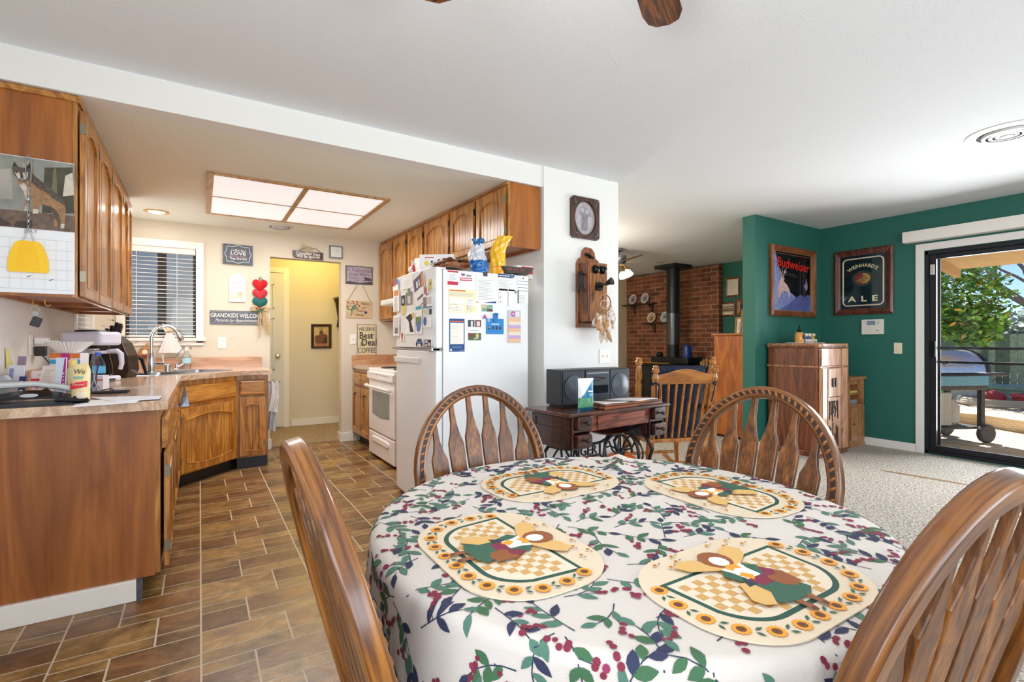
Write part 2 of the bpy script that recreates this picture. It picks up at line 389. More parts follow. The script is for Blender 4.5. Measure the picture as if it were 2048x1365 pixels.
def tile_floor():
    P_ = .4475; g = .0035; vs = []; fs = []; mi = []; cols = []
    tmpl = [(0,.30,0,.08,1.15,0), (.30,P_,0,.08,1.0,0), (0,.30,.08,.23,1.25,0), (.30,P_,.08,.23,.8,1),
            (0,.17,.23,.38,.62,1), (0,.17,.38,P_,.95,0), (.17,P_,.23,.30,1.1,0), (.17,P_,.30,P_,.78,1)]
    def reg(x0, x1, y0, y1):
        return [(max(x0, a), min(x1, b), max(y0, c), min(y1, d)) for (a, b, c, d) in ((-.8, 1.25, -3, 2.9), (-.8, KR, 2.9, KY+.06)) if min(x1, b)-max(x0, a) > .01 and min(y1, d)-max(y0, c) > .01]
    tr = random.Random(3)
    for i in range(-2, 6):
        sh = 0 if i % 2 == 0 else .215
        for j in range(-14, 10):
            ox, oy = .005+i*P_, 2.07+sh+j*P_
            for (a, b, c, d, br, dk) in tmpl:
                k = br*.84*tr.uniform(.82, 1.18); col = (k*(1.08 if not dk else 1.12), k*(1 if not dk else .86), k*(.86 if not dk else .8), 1)
                for (x0, x1, y0, y1) in reg(ox+a+g, ox+b-g, oy+c+g, oy+d-g):
                    o = len(vs); vs += [(x0,y0,0),(x1,y0,0),(x1,y1,0),(x0,y1,0)]; fs.append((o,o+1,o+2,o+3)); mi.append(0); cols += [col]*4
    for (a, b, c, d) in ((-.8, 1.25, -3, 2.9), (-.8, KR, 2.9, KY+.06)):
        o = len(vs); vs += [(a,c,-.001),(b,c,-.001),(b,d,-.001),(a,d,-.001)]; fs.append((o,o+1,o+2,o+3)); mi.append(1); cols += [(1,1,1,1)]*4
        o = len(vs); vs += [(a,c,-.1),(a,d,-.1),(b,d,-.1),(b,c,-.1)]; fs.append((o,o+1,o+2,o+3)); mi.append(1); cols += [(1,1,1,1)]*4
    me = bpy.data.meshes.new('floor'); me.from_pydata(vs, [], fs); me.materials.append(tilemat()); me.materials.append(M('c9b79c', .8))
    me.polygons.foreach_set('material_index', mi)
    ca = me.color_attributes.new('tile', 'FLOAT_COLOR', 'CORNER')
    flatc = []
    for f in fs:
        for vi in f: flatc += list(cols[vi])
    ca.data.foreach_set('color', flatc)
    o = bpy.data.objects.new('floor', me); COL.objects.link(o); struct(o)
tile_floor()
def carpetmat(c0, c1, c2):
    m, t, b = _new('carpet_'+c1); tc = t.nodes.new('ShaderNodeTexCoord')
    n = t.nodes.new('ShaderNodeTexNoise'); n.inputs['Scale'].default_value = 75; n.inputs['Detail'].default_value = 5
    t.links.new(tc.outputs['Object'], n.inputs['Vector'])
    r = t.nodes.new('ShaderNodeValToRGB'); r.color_ramp.elements[0].position = .33; r.color_ramp.elements[1].position = .66
    r.color_ramp.elements[0].color = (*lin(h(c0)), 1); r.color_ramp.elements[1].color = (*lin(h(c2)), 1)
    e = r.color_ramp.elements.new(.48); e.color = (*lin(h(c1)), 1)
    t.links.new(n.outputs[0], r.inputs[0]); t.links.new(r.outputs[0], b.inputs['Base Color']); b.inputs['Roughness'].default_value = .95
    bp = t.nodes.new('ShaderNodeBump'); bp.inputs['Strength'].default_value = 1; bp.inputs['Distance'].default_value = .02
    t.links.new(n.outputs[0], bp.inputs['Height']); t.links.new(bp.outputs[0], b.inputs['Normal']); return m
CARPET = carpetmat('6f6456', 'bcb2a4', 'e2dbd0')
def carpet(name, mat, *b): return struct(MB().box(*b, -.1, .012).build(name, mat, smooth=0))
mb = MB()
for (a, b, c, d) in ((1.25, SX, -3, 2.9), (KR, SX, 2.9, 3.19), (2.3, 7.5, 3.19, 7.42)): mb.box(a, b, c, d, -.1, .012)
struct(mb.build('floor_carpet', CARPET, smooth=0))
carpet('floor_hall', carpetmat('6a5844', 'a08a6e', 'c0ac90'), .0, KR, KY+.06, 7.15)
# ================================================================ kitchen: trims, windows, cabinets, appliances
def trimbox(name, *b, mat=None): return struct(MB().box(*b).build(name, mat or TRIM, smooth=0, bevel=.003))
# baseboards
trimbox('baseboard_slider', SX-.014, SX, 2.135, YB, .012, .095)
trimbox('baseboard_green', 4.87, SX-.014, YB-.014, YB, .012, .095)
trimbox('baseboard_green_end', 4.856, 4.87, YB-.014, 3.19, .012, .095)
trimbox('baseboard_partition', KR, 2.949, YB-.024, YB-.01, 0, .09)
trimbox('baseboard_doorway_right', DW[1]-.012, DW[1]+.13, KY-.014, KY, 0, .10)
trimbox('baseboard_doorway_right_reveal', DW[1]-.012, DW[1], KY, KY+.13, 0, .10)
trimbox('baseboard_doorway_left', .535, DW[0]+.012, KY-.014, KY+.13, 0, .10)
trimbox('baseboard_hall', 1.03, KR, 7.136, 7.15, .012, .10)
trimbox('baseboard_cabinet_end', -.8, -.235, 2.728, 2.75, 0, .092)

# hall door on the hall's back wall
HD0, HD1, HDZ = .16, .93, 2.03
mb = MB()
for a, b, c, d in ((HD0-.07, HD0, 0, HDZ+.07), (HD1, HD1+.07, 0, HDZ+.07), (HD0, HD1, HDZ, HDZ+.07)): mb.box(a, b, 7.128, 7.15, c, d)
struct(mb.build('trim_1', TRIM, smooth=0, bevel=.004))
d1 = thing('door_1', 'white six panel hall door seen through the kitchen doorway', 'door', (HD0, 7.14, .02), FY); d1['kind'] = 'structure'
W_, H_ = HD1-HD0, HDZ-.025
mb = MB(); mb.box(0, W_, 0, H_, -.005, .012)
for (y0, y1) in ((.12, .62), (.74, 1.42), (1.54, 1.86)):
    for x0 in (.11, W_/2+.045):
        x1 = x0+W_/2-.155
        for (a, b, c, d) in ((x0, x1, y0, y0+.02), (x0, x1, y1-.02, y1), (x0, x0+.02, y0, y1), (x1-.02, x1, y0, y1)): mb.box(a, b, c, d, .012, .020)
        mb.box(x0+.04, x1-.04, y0+.04, y1-.04, .012, .018)
mb.build('panels', M('dcdcd8', .4), d1, smooth=0, bevel=.004)
mb = MB(); mb.lathe([(.028,.012),(.028,.017),(.012,.02),(.011,.045),(.026,.052),(.030,.066),(.022,.08),(.001,.082)], 18, (W_-.07, .93, 0))
mb.build('door_knob', M('c9b88c', .25, 1), d1)

# kitchen windows: casing, sash, pane, blinds
def kwin(name, W, ax, bname, lab, dark):
    a0, a1, z0, z1 = W; w, hh = a1-a0, z1-z0
    loc, rot = ((a0, KY, z0), FY) if ax == 'y' else ((-.8, a0, z0), FXP)
    t = thing(name, 'white trimmed window', 'window', loc, rot); t['kind'] = 'structure'; del t['label']; del t['category']
    mb = MB()
    for b in ((-.065, 0, -.05, hh+.07), (w, w+.065, -.05, hh+.07), (0, w, hh, hh+.07)): mb.box(*b, 0, .018)
    mb.box(-.065, w+.065, -.075, -.03, 0, .018); mb.box(-.085, w+.085, -.03, 0, -.02, .04)
    mb.build('window_frame', TRIM, t, smooth=0, bevel=.004)
    mb = MB()
    for b in ((0, .025, 0, hh), (w-.025, w, 0, hh), (0, w, 0, .025), (0, w, hh-.025, hh), (w/2-.035, w/2+.035, 0, hh)): mb.box(*b, -.09, -.06)
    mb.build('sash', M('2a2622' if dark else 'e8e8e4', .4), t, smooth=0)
    mb = MB(); mb.box(.02, w-.02, .02, hh-.02, -.08, -.076); mb.build('pane', glass(), t, smooth=0)
    b = thing(bname, lab, 'blinds', loc, rot)
    mb = MB(); mb.box(.005, w-.005, hh-.055, hh, -.055, .0); mb.build('headrail', M('eee4d8', .5), b, smooth=0, bevel=.003)
    mb = MB(); n = int((hh-.08)/.038)
    for i in range(n):
        y = .045+i*.038
        mb.add([(.008, y+.005, -.05), (w-.008, y+.005, -.05), (w-.008, y-.001, -.01), (.008, y-.001, -.01), (.008, y+.007, -.05), (w-.008, y+.007, -.05), (w-.008, y+.0025, -.01), (.008, y+.0025, -.01)],
               [(0,3,2,1),(4,5,6,7),(0,1,5,4),(1,2,6,5),(2,3,7,6),(3,0,4,7)])
    mb.build('slats', M('efe6da', .5), b, smooth=0)
    mb = MB(); mb.box(.005, w-.005, .008, .026, -.05, -.01); mb.build('bottom_rail', M('efe6da', .5), b, smooth=0, bevel=.003)
    for x in (w*.15, w*.72):
        mb = MB(); mb.cyl((x, .02, -.008), (x, hh-.05, -.008), .0018, n=6); mb.build('cord', M('efe6da', .6), b)
    return t
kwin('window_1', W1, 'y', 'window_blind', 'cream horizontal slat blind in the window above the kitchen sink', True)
kwin('window_2', W2, 'x', 'window_blind', 'pale slat blind in the corner window behind the coffee maker', False)
# neighbouring pale fence outside the kitchen windows
struct(MB().box(-3.2, 2.3, 8.2, 8.3, -.2, 2.6).build('wall_yard', M('c6c8c4', .8, var=.06, vscale=2), smooth=0))

# ---- cabinet parts
def door_part(parent, x, y, w, hh, name='door', arch=.03, z=.0, mat=None, plank=.05, barch=0, knob=None, hinge=None, s=.052):
    """framed door with an arched top rail and beaded planks; lower left corner at x,y of the parent's frame"""
    mb = MB(); T = .021
    mb.box(0, s, 0, hh, 0, T); mb.box(w-s, w, 0, hh, 0, T)
    n = 10; iw = w-2*s
    def arc(k, base, rise): return [(s+iw*i/n, base+rise*(1-(2*i/n-1)**2)) for i in range(n+1)]
    top = arc(n, hh-s-.012-arch, arch)
    for i in range(n): mb.prism([top[i], top[i+1], (top[i+1][0], hh), (top[i][0], hh)], 0, T)
    bot = arc(n, s+(barch if barch else 0), -barch)
    for i in range(n): mb.prism([(bot[i][0], 0), (bot[i+1][0], 0), bot[i+1], bot[i]], 0, T)
    m = max(1, round(iw/plank)); pw = iw/m
    for i in range(m): mb.box(s+i*pw+.0015, s+(i+1)*pw-.0015, s-.01, hh-s+.0, .004, .0105)
    mb.box(s-.01, w-s+.01, s-.01, hh-s+.01, .001, .004)
    mb.tube([(p[0], p[1]+.004, T) for p in top], .0055, 6); mb.tube([(p[0], p[1]-.004, T) for p in bot], .0045, 6)
    mb.tube([(s-.003, bot[0][1], T-.001), (s-.003, top[0][1], T-.001)], .004, 6); mb.tube([(w-s+.003, bot[0][1], T-.001), (w-s+.003, top[0][1], T-.001)], .004, 6)
    o = mb.build(name, mat or OAKY, parent, smooth=40, loc=(x, y, z), bevel=.0025, seg=1)
    if hinge is not None:
        for yy in (.07, hh-.11):
            hb = MB(); hx = -.006 if hinge == 'l' else w-.004
            hb.box(hx, hx+.010, yy, yy+.05, .002, .024); hb.build('hinge', M('8c8674', .35, 1), o, smooth=0)
    return o
def drawer_part(parent, x, y, w, hh, z=0, mat=None):
    mb = MB(); mb.box(x, x+w, y, y+hh, z, z+.012)
    mb.add([(x,y,z+.012),(x+w,y,z+.012),(x+w,y+hh,z+.012),(x,y+hh,z+.012),(x+.014,y+.014,z+.022),(x+w-.014,y+.014,z+.022),(x+w-.014,y+hh-.014,z+.022),(x+.014,y+hh-.014,z+.022)],
           [(0,1,5,4),(1,2,6,5),(2,3,7,6),(3,0,4,7),(4,5,6,7)])
    return mb.build('drawer_front', mat or OAKX, parent, smooth=0)
def carcass(parent, w, hh, depth, name='carcass', mat=None, frame=True, open_bottom=True, stiles=()):
    mb = MB(); mb.box(0.0165, w-.0165, .02 if open_bottom else 0, hh-.001, -depth+.017, -.0195); mb.box(0, .016, 0, hh, -depth, -.0192); mb.box(w-.016, w, 0, hh, -depth, -.0192); mb.box(0.0162, w-.0162, 0, hh, -depth, -depth+.016)
    mb.build(name, mat or PANEL_Y, parent, smooth=0)
    fb = MB(); fb.box(-.001, .038, -.001, hh, -.019, 0); fb.box(w-.038, w+.001, -.001, hh, -.019, 0); fb.box(.038, w-.038, -.001, .038, -.019, 0); fb.box(.038, w-.038, hh-.038, hh, -.019, 0)
    for sx in stiles: fb.box(sx-.02, sx+.02, .038, hh-.038, -.019, 0)
    fb.build('face_frame', OAKY, parent, smooth=0, bevel=.002, seg=1)
PANEL_Y = wood('84460f', 'ac651f', 'y', .5, .35, .3, .6, .2)
PANEL_END = wood('84481a', 'a4622a', 'y', .45, .4, .2, .8, .2)

# left upper cabinets (front faces +X)
LX = -.488
upl = [(3.08, [(3.085, 3.47), (3.49, 3.945)], 'nearest unit of the left upper cabinets, with the calendar on its end'),
       (3.96, [(3.965, 4.475)], 'middle unit of the left upper oak cabinets, one wide arched door'),
       (4.49, [(4.495, 4.80), (4.81, 5.03)], 'far unit of the left upper oak cabinets beside the sink window')]
for i, (y0, drs, lab) in enumerate(upl):
    y1 = drs[-1][1]+.008
    t = thing('upper_cabinet', lab, 'cabinet', (LX, y0, 1.345), FXP, 'upper cabinets on the left wall')
    carcass(t, y1-y0, ZK-1.345-.003, .308)
    for (a, b) in drs: door_part(t, a-y0+.006, .006, b-a-.006, .88, z=.006, arch=.05, hinge='l')
    mb = MB(); mb.box(0, y1-y0, ZK-1.345-.03, ZK-1.345-.003, 0, .012)
    if i == 0: mb.box(-.012, 0, ZK-1.345-.03, ZK-1.345-.003, -.308, .012)
    mb.build('top_trim', OAKX, t, smooth=0, bevel=.002, seg=1)

# right upper cabinets (front faces -X); the run is set very slightly off square, as in the photo
ANG = R_(1.6)
RU = (R_(90), 0, R_(-90)+ANG)
def rup(y): return Vector((1.884-math.tan(ANG)*(y-3.07), y, 0))
def u2y(u):
    q = _d(u, 0); k = math.tan(ANG); t = (1.884+k*3.07)/(q[0]+k*q[1]); return t*q[1]
ur = [('short oak cabinet above the fridge, nearest of the right upper run', (1017, 905), [(1014, 957), (952, 905)], 1.825),
      ('short oak cabinet above the fridge back, middle of the right upper run', (905, 818), [(901, 853), (849, 819)], 1.825),
      ('oak upper cabinet above the range, behind the fridge top', (818, 789.5), [(815, 790.5)], 1.62),
      ('tall oak upper cabinet at the back wall beside the fisherman sign', (789.5, 756), [(788, 757)], 1.37)]
for lab, (ua, ub), drs, z0 in ur:
    ya, yb_ = u2y(ua)+.003, min(u2y(ub), KY-.01)
    p = rup(yb_); t = thing('upper_cabinet', lab, 'cabinet', (p.x, yb_, z0), RU, 'upper cabinets on the right wall')
    L = (yb_-ya)/math.cos(ANG); hh = ZK-z0-.003
    dep = .285
    carcass(t, L, hh, dep)
    for (da, db) in drs:
        y1, y0 = min(u2y(db), KY-.02), u2y(da)
        door_part(t, (yb_-y1)/math.cos(ANG)+.004, .02, (y1-y0)/math.cos(ANG)-.008, hh-.06, z=.004, arch=.05, hinge='r')
    mb = MB(); mb.box(0, L, hh-.02, hh, 0, .01); mb.build('top_trim', OAKX, t, smooth=0)

# base cabinets, left run (front faces +X)
BX, BT = -.15, .834
pe = thing('base_cabinet', 'peninsula base cabinet with a plain cherry brown end panel facing the room', 'cabinet', (BX, 2.75, 0), FXP, 'base cabinets on the left')
w = .78
mb = MB(); mb.box(0, w, .1, BT, -.645, -.019); mb.box(0, .012, .09, .1, -.645, -.019); mb.build('carcass', PANEL_END, pe, smooth=0)
fb = MB(); fb.box(0, .03, .1, BT, -.019, 0); fb.box(w-.03, w, .1, BT, -.019, 0); fb.box(.03, w-.03, .1, .13, -.019, 0); fb.box(.03, w-.03, BT-.05, BT, -.019, 0); fb.box(.03, w-.03, .62, .65, -.019, 0)
fb.build('face_frame', OAKY, pe, smooth=0)
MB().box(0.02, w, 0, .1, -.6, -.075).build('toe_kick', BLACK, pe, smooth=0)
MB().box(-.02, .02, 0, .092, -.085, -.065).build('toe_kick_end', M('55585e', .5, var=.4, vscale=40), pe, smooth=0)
drawer_part(pe, .02, .655, .36, .135, z=.004); drawer_part(pe, .40, .655, .36, .135, z=.004)
door_part(pe, .02, .115, .36, .52, z=.012, hinge='l'); door_part(pe, .40, .115, .36, .52, z=.004, hinge='r')
p2 = thing('base_cabinet', 'oak base cabinet between the peninsula end and the sink corner', 'cabinet', (BX, 3.535, 0), FXP, 'base cabinets on the left')
w = 1.06
mb = MB(); mb.box(0, w-.35, .1, BT, -.645, -.019); mb.build('carcass', PANEL_Y, p2, smooth=0)
fb = MB(); fb.box(0, .03, .1, BT, -.019, 0); fb.box(w-.03, w, .1, BT, -.019, 0); fb.box(.03, w-.03, .1, .13, -.019, 0); fb.box(.03, w-.03, BT-.05, BT, -.019, 0); fb.box(.03, w-.03, .62, .65, -.019, 0); fb.box(.51, .55, .1, BT, -.019, 0)
fb.build('face_frame', OAKY, p2, smooth=0)
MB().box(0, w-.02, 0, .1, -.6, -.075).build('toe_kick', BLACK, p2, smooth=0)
for x0 in (.02, .54): drawer_part(p2, x0, .655, .49, .135, z=.004); door_part(p2, x0, .115, .49, .52, z=.004, hinge='r')
# diagonal sink cabinet
SA, SB, SCx = Vector((-.15, 4.60, 0)), Vector((.28, 5.05, 0)), Vector((.53, 5.05, 0))
dv = (SB-SA); DL = dv.length; ang = math.atan2(dv.y, dv.x)
sc_ = thing('sink_base_cabinet', 'diagonal corner oak sink cabinet with false drawer and arched planked door', 'cabinet', SA, (R_(90), 0, ang))
OAK2X = wood('a86820', 'dc9840', 'x', 1, .3, .35); OAK2Y = wood('a86820', 'dc9840', 'y', 1, .3, .35)
mb = MB(); mb.box(.03, DL-.03, .1, .66, -.40, -.0195); mb.box(.03, DL-.03, .66, BT-.002, -.055, -.0195); mb.build('carcass', PANEL_Y, sc_, smooth=0)
fb = MB(); fb.box(0, .03, .1, BT, -.019, 0); fb.box(DL-.03, DL, .1, BT, -.019, 0); fb.box(.03, DL-.03, .1, .13, -.019, 0); fb.box(.03, DL-.03, BT-.05, BT, -.019, 0); fb.box(.03, DL-.03, .60, .65, -.019, 0)
fb.build('face_frame', OAK2Y, sc_, smooth=0)
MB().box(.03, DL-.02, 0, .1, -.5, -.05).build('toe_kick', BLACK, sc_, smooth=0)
drawer_part(sc_, .02, .645, DL-.045, .145, z=.002, mat=OAK2X)
door_part(sc_, .02, .115, DL-.045, .50, z=.002, mat=OAK2Y, arch=.035, barch=.03, hinge='l')
en = thing('base_cabinet', 'narrow oak end cabinet beside the hanging dish towel', 'cabinet', SB, FY, 'base cabinets on the left')
w = SCx.x-SB.x
mb = MB(); mb.box(0.03, w, .1, BT, -.74, -.0195); mb.build('carcass', PANEL_Y, en, smooth=0)
fb = MB(); fb.box(0, .03, .1, BT, -.019, 0); fb.box(w-.03, w, .1, BT, -.019, 0); fb.box(.03, w-.03, .1, .13, -.019, 0); fb.box(.03, w-.03, BT-.04, BT, -.019, 0); fb.box(.03, w-.03, .62, .65, -.019, 0)
fb.build('face_frame', OAKY, en, smooth=0)
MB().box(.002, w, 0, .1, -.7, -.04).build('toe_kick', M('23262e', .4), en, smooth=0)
drawer_part(en, .02, .655, w-.045, .135, z=.002)
do = door_part(en, .02, .115, w-.045, .52, z=.002, arch=.018, hinge='r', plank=.05, s=.05)

# countertop with a cut-out for the sink
LAM = wood('b58058', 'd0a47c', 'x', .9, .18, .3, .8, .2)
LAMY = wood('b8957a', 'd8ba9e', 'y', .9, .18, .3, .8, .2)
sdir = dv.normalized(); sin_ = Vector((-sdir.y, sdir.x, 0)); scen = (SA+SB)/2+sin_*.32+Vector((0,0,.875))
def countertop(name, outer, hole, mat, z0, z1):
    b = bmesh.new(); es = []
    for loop in ([outer] + ([hole] if hole else [])):
        vs_ = [b.verts.new((p[0], p[1], z1)) for p in loop]
        es += [b.edges.new((vs_[i], vs_[(i+1) % len(vs_)])) for i in range(len(vs_))]
    bmesh.ops.triangle_fill(b, use_beauty=True, use_dissolve=False, edges=es)
    r = bmesh.ops.extrude_face_region(b, geom=b.faces[:])
    for v in [g for g in r['geom'] if isinstance(g, bmesh.types.BMVert)]: v.co.z = z0
    bmesh.ops.recalc_face_normals(b, faces=b.faces)
    me = bpy.data.meshes.new(name); b.to_mesh(me); b.free(); me.materials.append(mat)
    o = bpy.data.objects.new(name, me); COL.objects.link(o); return o
out = [(-.79, 2.70), (-.12, 2.70), (-.115, 4.575), (.29, 5.005), (.56, 5.005), (.56, KY-.02), (-.79, KY-.02)]
hole = [(scen+sdir*x+sin_*y) for x, y in rr(.76, .42, .06)]
ct = thing('countertop', 'wood look laminate countertop wrapping the left kitchen wall and sink corner', 'countertop', (0,0,0))
top = countertop('worktop', out, hole, LAMY, .835, .875); top.parent = ct
mb = MB(); mb.box(-.79, .55, KY-.02, KY, .835, .98); mb.box(-.8, -.78, 2.75, KY-.02, .835, .98)
mb.build('backsplash', LAM, ct, smooth=0, bevel=.003)
# sink
sk_ = thing('kitchen_sink', 'stainless double bowl drop in sink in the corner countertop', 'sink', scen, (0, 0, ang))
mb = MB()
def ringpair(o, i, zo, zi):
    n = len(o); mb.add([(p[0], p[1], zo) for p in o]+[(p[0], p[1], zi) for p in i], [(k, (k+1) % n, n+(k+1) % n, n+k) for k in range(n)])
ringpair(rr(.82, .48, .07, 6), rr(.80, .46, .06, 6), .001, .006); 
for cx in (-.195, .195):
    o_ = rr(.40, .46, .05, 6, cx); i_ = rr(.34, .34, .07, 6, cx, -.03)
    ringpair(o_, i_, .006, .004); ringpair(i_, rr(.30, .30, .07, 6, cx, -.03), .004, -.16)
    mb.prism(rr(.30, .30, .07, 6, cx, -.03), -.165, -.16)
mb.build('basin', STEEL, sk_, smooth=50, recalc=False)
for cx in (-.195, .195): MB().lathe([(.04, -.158), (.04, -.154), (.02, -.153)], 16, (cx, -.03, 0)).build('drain', STEEL, sk_)
def fpos(u, v): return PZ(u, v, .88)
fa = thing('kitchen_faucet', 'chrome pull down gooseneck faucet behind the sink', 'faucet', scen+sin_*.185+sdir*-.06+Vector((0,0,.005)), (0, 0, ang-R_(35)))
mb = MB(); mb.lathe([(.034,0),(.034,.012),(.03,.02),(.03,.09),(.026,.13),(.020,.16)], 20); mb.build('faucet_body', CHROME, fa)
gp = [(0,0,.15), (0,0,.27)]+[(.10-.10*math.cos(a), 0, .27+.12*math.sin(a)) for a in [R_(x) for x in range(15, 140, 12)]]
lastp = gp[-1]; gp.append((lastp[0]+.012, 0, lastp[2]-.02))
mb = MB(); mb.tube(gp, .0135, 12, up=(0,1,0)); mb.build('gooseneck', CHROME, fa)
e = Vector(gp[-1]); mb = MB(); mb.cyl(e, e+Vector((.022,0,-.045)), .016, .024); mb.cyl(e+Vector((.022,0,-.045)), e+Vector((.032,0,-.07)), .025, .021); mb.build('spray_head', CHROME, fa)
mb = MB(); mb.cyl((.02,-.005,.07), (.085,-.03,.07), .013); mb.cyl((.08,-.028,.07), (.075,-.028,.14), .007, .005); mb.build('lever_handle', CHROME, fa)
ff = thing('filter_faucet', 'slim chrome filtered water tap right of the main faucet', 'faucet', scen+sin_*.16+sdir*.16+Vector((0,0,.005)), (0,0,ang-R_(25)))
mb = MB(); mb.lathe([(.02,0),(.02,.01),(.012,.02),(.012,.06)], 14); mb.cyl((0,0,.03),(.05,-.01,.06),.008); mb.build('tap_body', CHROME, ff)
mb = MB(); mb.tube([(0,0,.05),(0,0,.12),(.03,0,.17),(.065,0,.21),(.09,0,.222),(.11,0,.21),(.118,0,.185)], .006, 8, up=(0,1,0)); mb.build('spout', CHROME, ff)
mb = MB(); mb.lathe([(.022,0),(.022,.055),(.018,.06)], 18); tag(mb.build('air_gap_cap', STEEL, None, loc=scen+sin_*.18+sdir*.09+Vector((0,0,.005))), 'short steel air gap cap between the two sink taps', 'sink fitting')

# right side: base cabinets, counter, range, hood
rb = thing('base_cabinet', 'oak base cabinet in the back corner left of the white range', 'cabinet', (1.50, KY-.005, 0), FX, 'base cabinets on the right')
w = KY-.005-5.06
mb = MB(); mb.box(0, w, .1, BT, -.66, -.019); mb.build('carcass', PANEL_Y, rb, smooth=0)
fb = MB(); fb.box(0, .03, .1, BT, -.019, 0); fb.box(w-.03, w, .1, BT, -.019, 0); fb.box(.03, w-.03, .1, .13, -.019, 0); fb.box(.03, w-.03, BT-.04, BT, -.019, 0); fb.box(.03, w-.03, .62, .65, -.019, 0); fb.build('face_frame', OAKY, rb, smooth=0)
MB().box(0, w, 0, .1, -.6, -.07).build('toe_kick', BLACK, rb, smooth=0)
for k in range(2):
    x0 = .015+k*(w/2-.005); ww = w/2-.03
    drawer_part(rb, x0, .655, ww, .135, z=.002); door_part(rb, x0, .115, ww, .52, z=.002, arch=.03, barch=.02, hinge='r')
ct2 = thing('countertop', 'short laminate countertop in the back corner under the coffee sign', 'countertop')
countertop('worktop', [(1.475, 5.055), (2.17, 5.055), (2.17, KY-.02), (1.475, KY-.02)], None, LAMY, .835, .875).parent = ct2
mb = MB(); mb.box(1.475, 2.17, KY-.02, KY, .835, .98); mb.box(2.16, KR, 5.055, KY-.02, .835, .98); mb.build('backsplash', LAM, ct2, smooth=0, bevel=.003)
nb = thing('base_cabinet', 'sliver of oak base cabinet between the range and the fridge', 'cabinet', (1.50, 4.265, 0), FX, 'base cabinets on the right')
mb = MB(); mb.box(0, .44, .1, BT, -.66, -.019); mb.build('carcass', PANEL_Y, nb, smooth=0)
MB().box(0, .44, 0, .1, -.6, -.07).build('toe_kick', BLACK, nb, smooth=0)
drawer_part(nb, .02, .655, .40, .135); door_part(nb, .02, .115, .40, .52, hinge='l')
mb = MB(); mb.box(1.475, 2.17, 3.83, 4.262, .835, .875); tag(mb.build('countertop', LAMY, None, smooth=0, bevel=.004), 'narrow counter piece between range and fridge', 'countertop')
RX, RY0, RY1 = 1.45, 4.275, 5.05
rg = thing('kitchen_range', 'white electric kitchen range with a grey oven window', 'range', (RX, RY1, 0), FX)
w = RY1-RY0; RW = M('efe9e6', .25, coat=.3)
mb = MB(); mb.box(.0, w, .02, .83, -.64, -.03); mb.build('range_body', RW, rg, smooth=0)
mb = MB(); mb.box(-.003, w+.003, .835, .872, -.68, .0); mb.build('cooktop', RW, rg, smooth=0, bevel=.008)
mb = MB(); mb.box(.004, w-.004, .265, .775, -.03, .0); od = mb.build('oven_door', RW, rg, smooth=0, bevel=.008)
mb = MB(); mb.prism([(.13,.43),(w/2,.41),(w-.13,.43),(w-.13,.66),(.13,.66)], .0, .003); mb.build('oven_window', M('8d8f8c', .12, var=.15, vscale=9), od, smooth=0)
mb = MB(); mb.tube([(.02,.70,.02),(.03,.70,.045),(w-.03,.70,.045),(w-.02,.70,.02)], .016, 8, flat=.7, up=(0,1,0)); mb.build('door_handle', RW, od)
mb = MB(); mb.prism(rr(w, .07, .01, 4, w/2, .805), -.03, .018); cp = mb.build('control_strip', RW, rg, smooth=0, bevel=.004)
mb = MB()
for x in (.08, .2, .29, .33, .42, .52, .58, .66): mb.box(x, x+.035, .815, .821, .018, .0188)
mb.build('vent_pattern', M('3a3a3c', .5), cp, smooth=0)
mb = MB(); mb.box(.004, w-.004, .03, .25, -.03, .0); dw = mb.build('warming_drawer', RW, rg, smooth=0, bevel=.008)
mb = MB(); mb.prism(rr(.5, .05, .024, 5, w/2, .19), .0, .012); mb.build('drawer_pull', M('f4efec', .3), dw, smooth=40, bevel=.004)
mb = MB(); mb.box(0, w, .872, .97, -.68, -.61); mb.build('backguard', RW, rg, smooth=0, bevel=.012)
for (bx, bz) in ((.2, -.16), (.57, -.16), (.2, -.45), (.57, -.45)):
    mb = MB()
    for r_ in (.03, .05, .07, .088): mb.tube([(bx+r_*math.cos(a), .876, bz+r_*math.sin(a)) for a in [2*math.pi*i/20 for i in range(20)]], .006, 6, closed=True)
    mb.build('burner_coil', M('202022', .5), rg)
hd = thing('range_hood', 'white range hood under the upper cabinets', 'range hood', (1.60, RY1, 1.50), FX)
mb = MB(); mb.M = None
mb.add([(0,.0,.03),(w,.0,.03),(w,.05,.03),(0,.05,.03),(0,0,-.56),(w,0,-.56),(w,.118,-.56),(0,.118,-.56),(0,.118,-.25),(w,.118,-.25)],
       [(0,1,2,3),(3,2,9,8),(8,9,6,7),(4,7,6,5),(0,4,5,1),(0,3,8,7,4),(1,5,6,9,2)])
mb.build('hood_shell', M('eceae6', .35), hd, smooth=0, bevel=.006)
mb = MB()
for k in range(4): mb.box(.02, w-.02, .008+k*.011, .013+k*.011, .03, .033)
mb.build('grille_lines', M('bdbab4', .4), hd, smooth=0)
ts = thing('toaster', 'black and steel two slice toaster on the corner counter', 'toaster', PZ(771, 724, .875)+Vector((.14, .10, 0)), (0, 0, R_(80)))
mb = MB(); mb.prism(rr(.17, .15, .045, 5, 0, .085), -.11, .11); o = mb.build('toaster_body', STEEL, ts, smooth=40, rot=(R_(90),0,0), bevel=.01)
for s in (-1, 1):
    mb = MB(); mb.prism(rr(.175, .165, .05, 5, 0, .085), -.015, .015); mb.build('end_cap', BLACK, ts, smooth=40, rot=(R_(90),0,0), loc=(0, s*.125, 0), bevel=.006)
mb = MB(); mb.box(-.03, .03, -.155, -.135, .09, .105); mb.build('lever', BLACK, ts, smooth=0, bevel=.003)
mb = MB()
for x in (-.03, .03): mb.box(x-.012, x+.012, -.09, .09, .158, .1615)
mb.build('bread_slots', BLACK, ts, smooth=0)

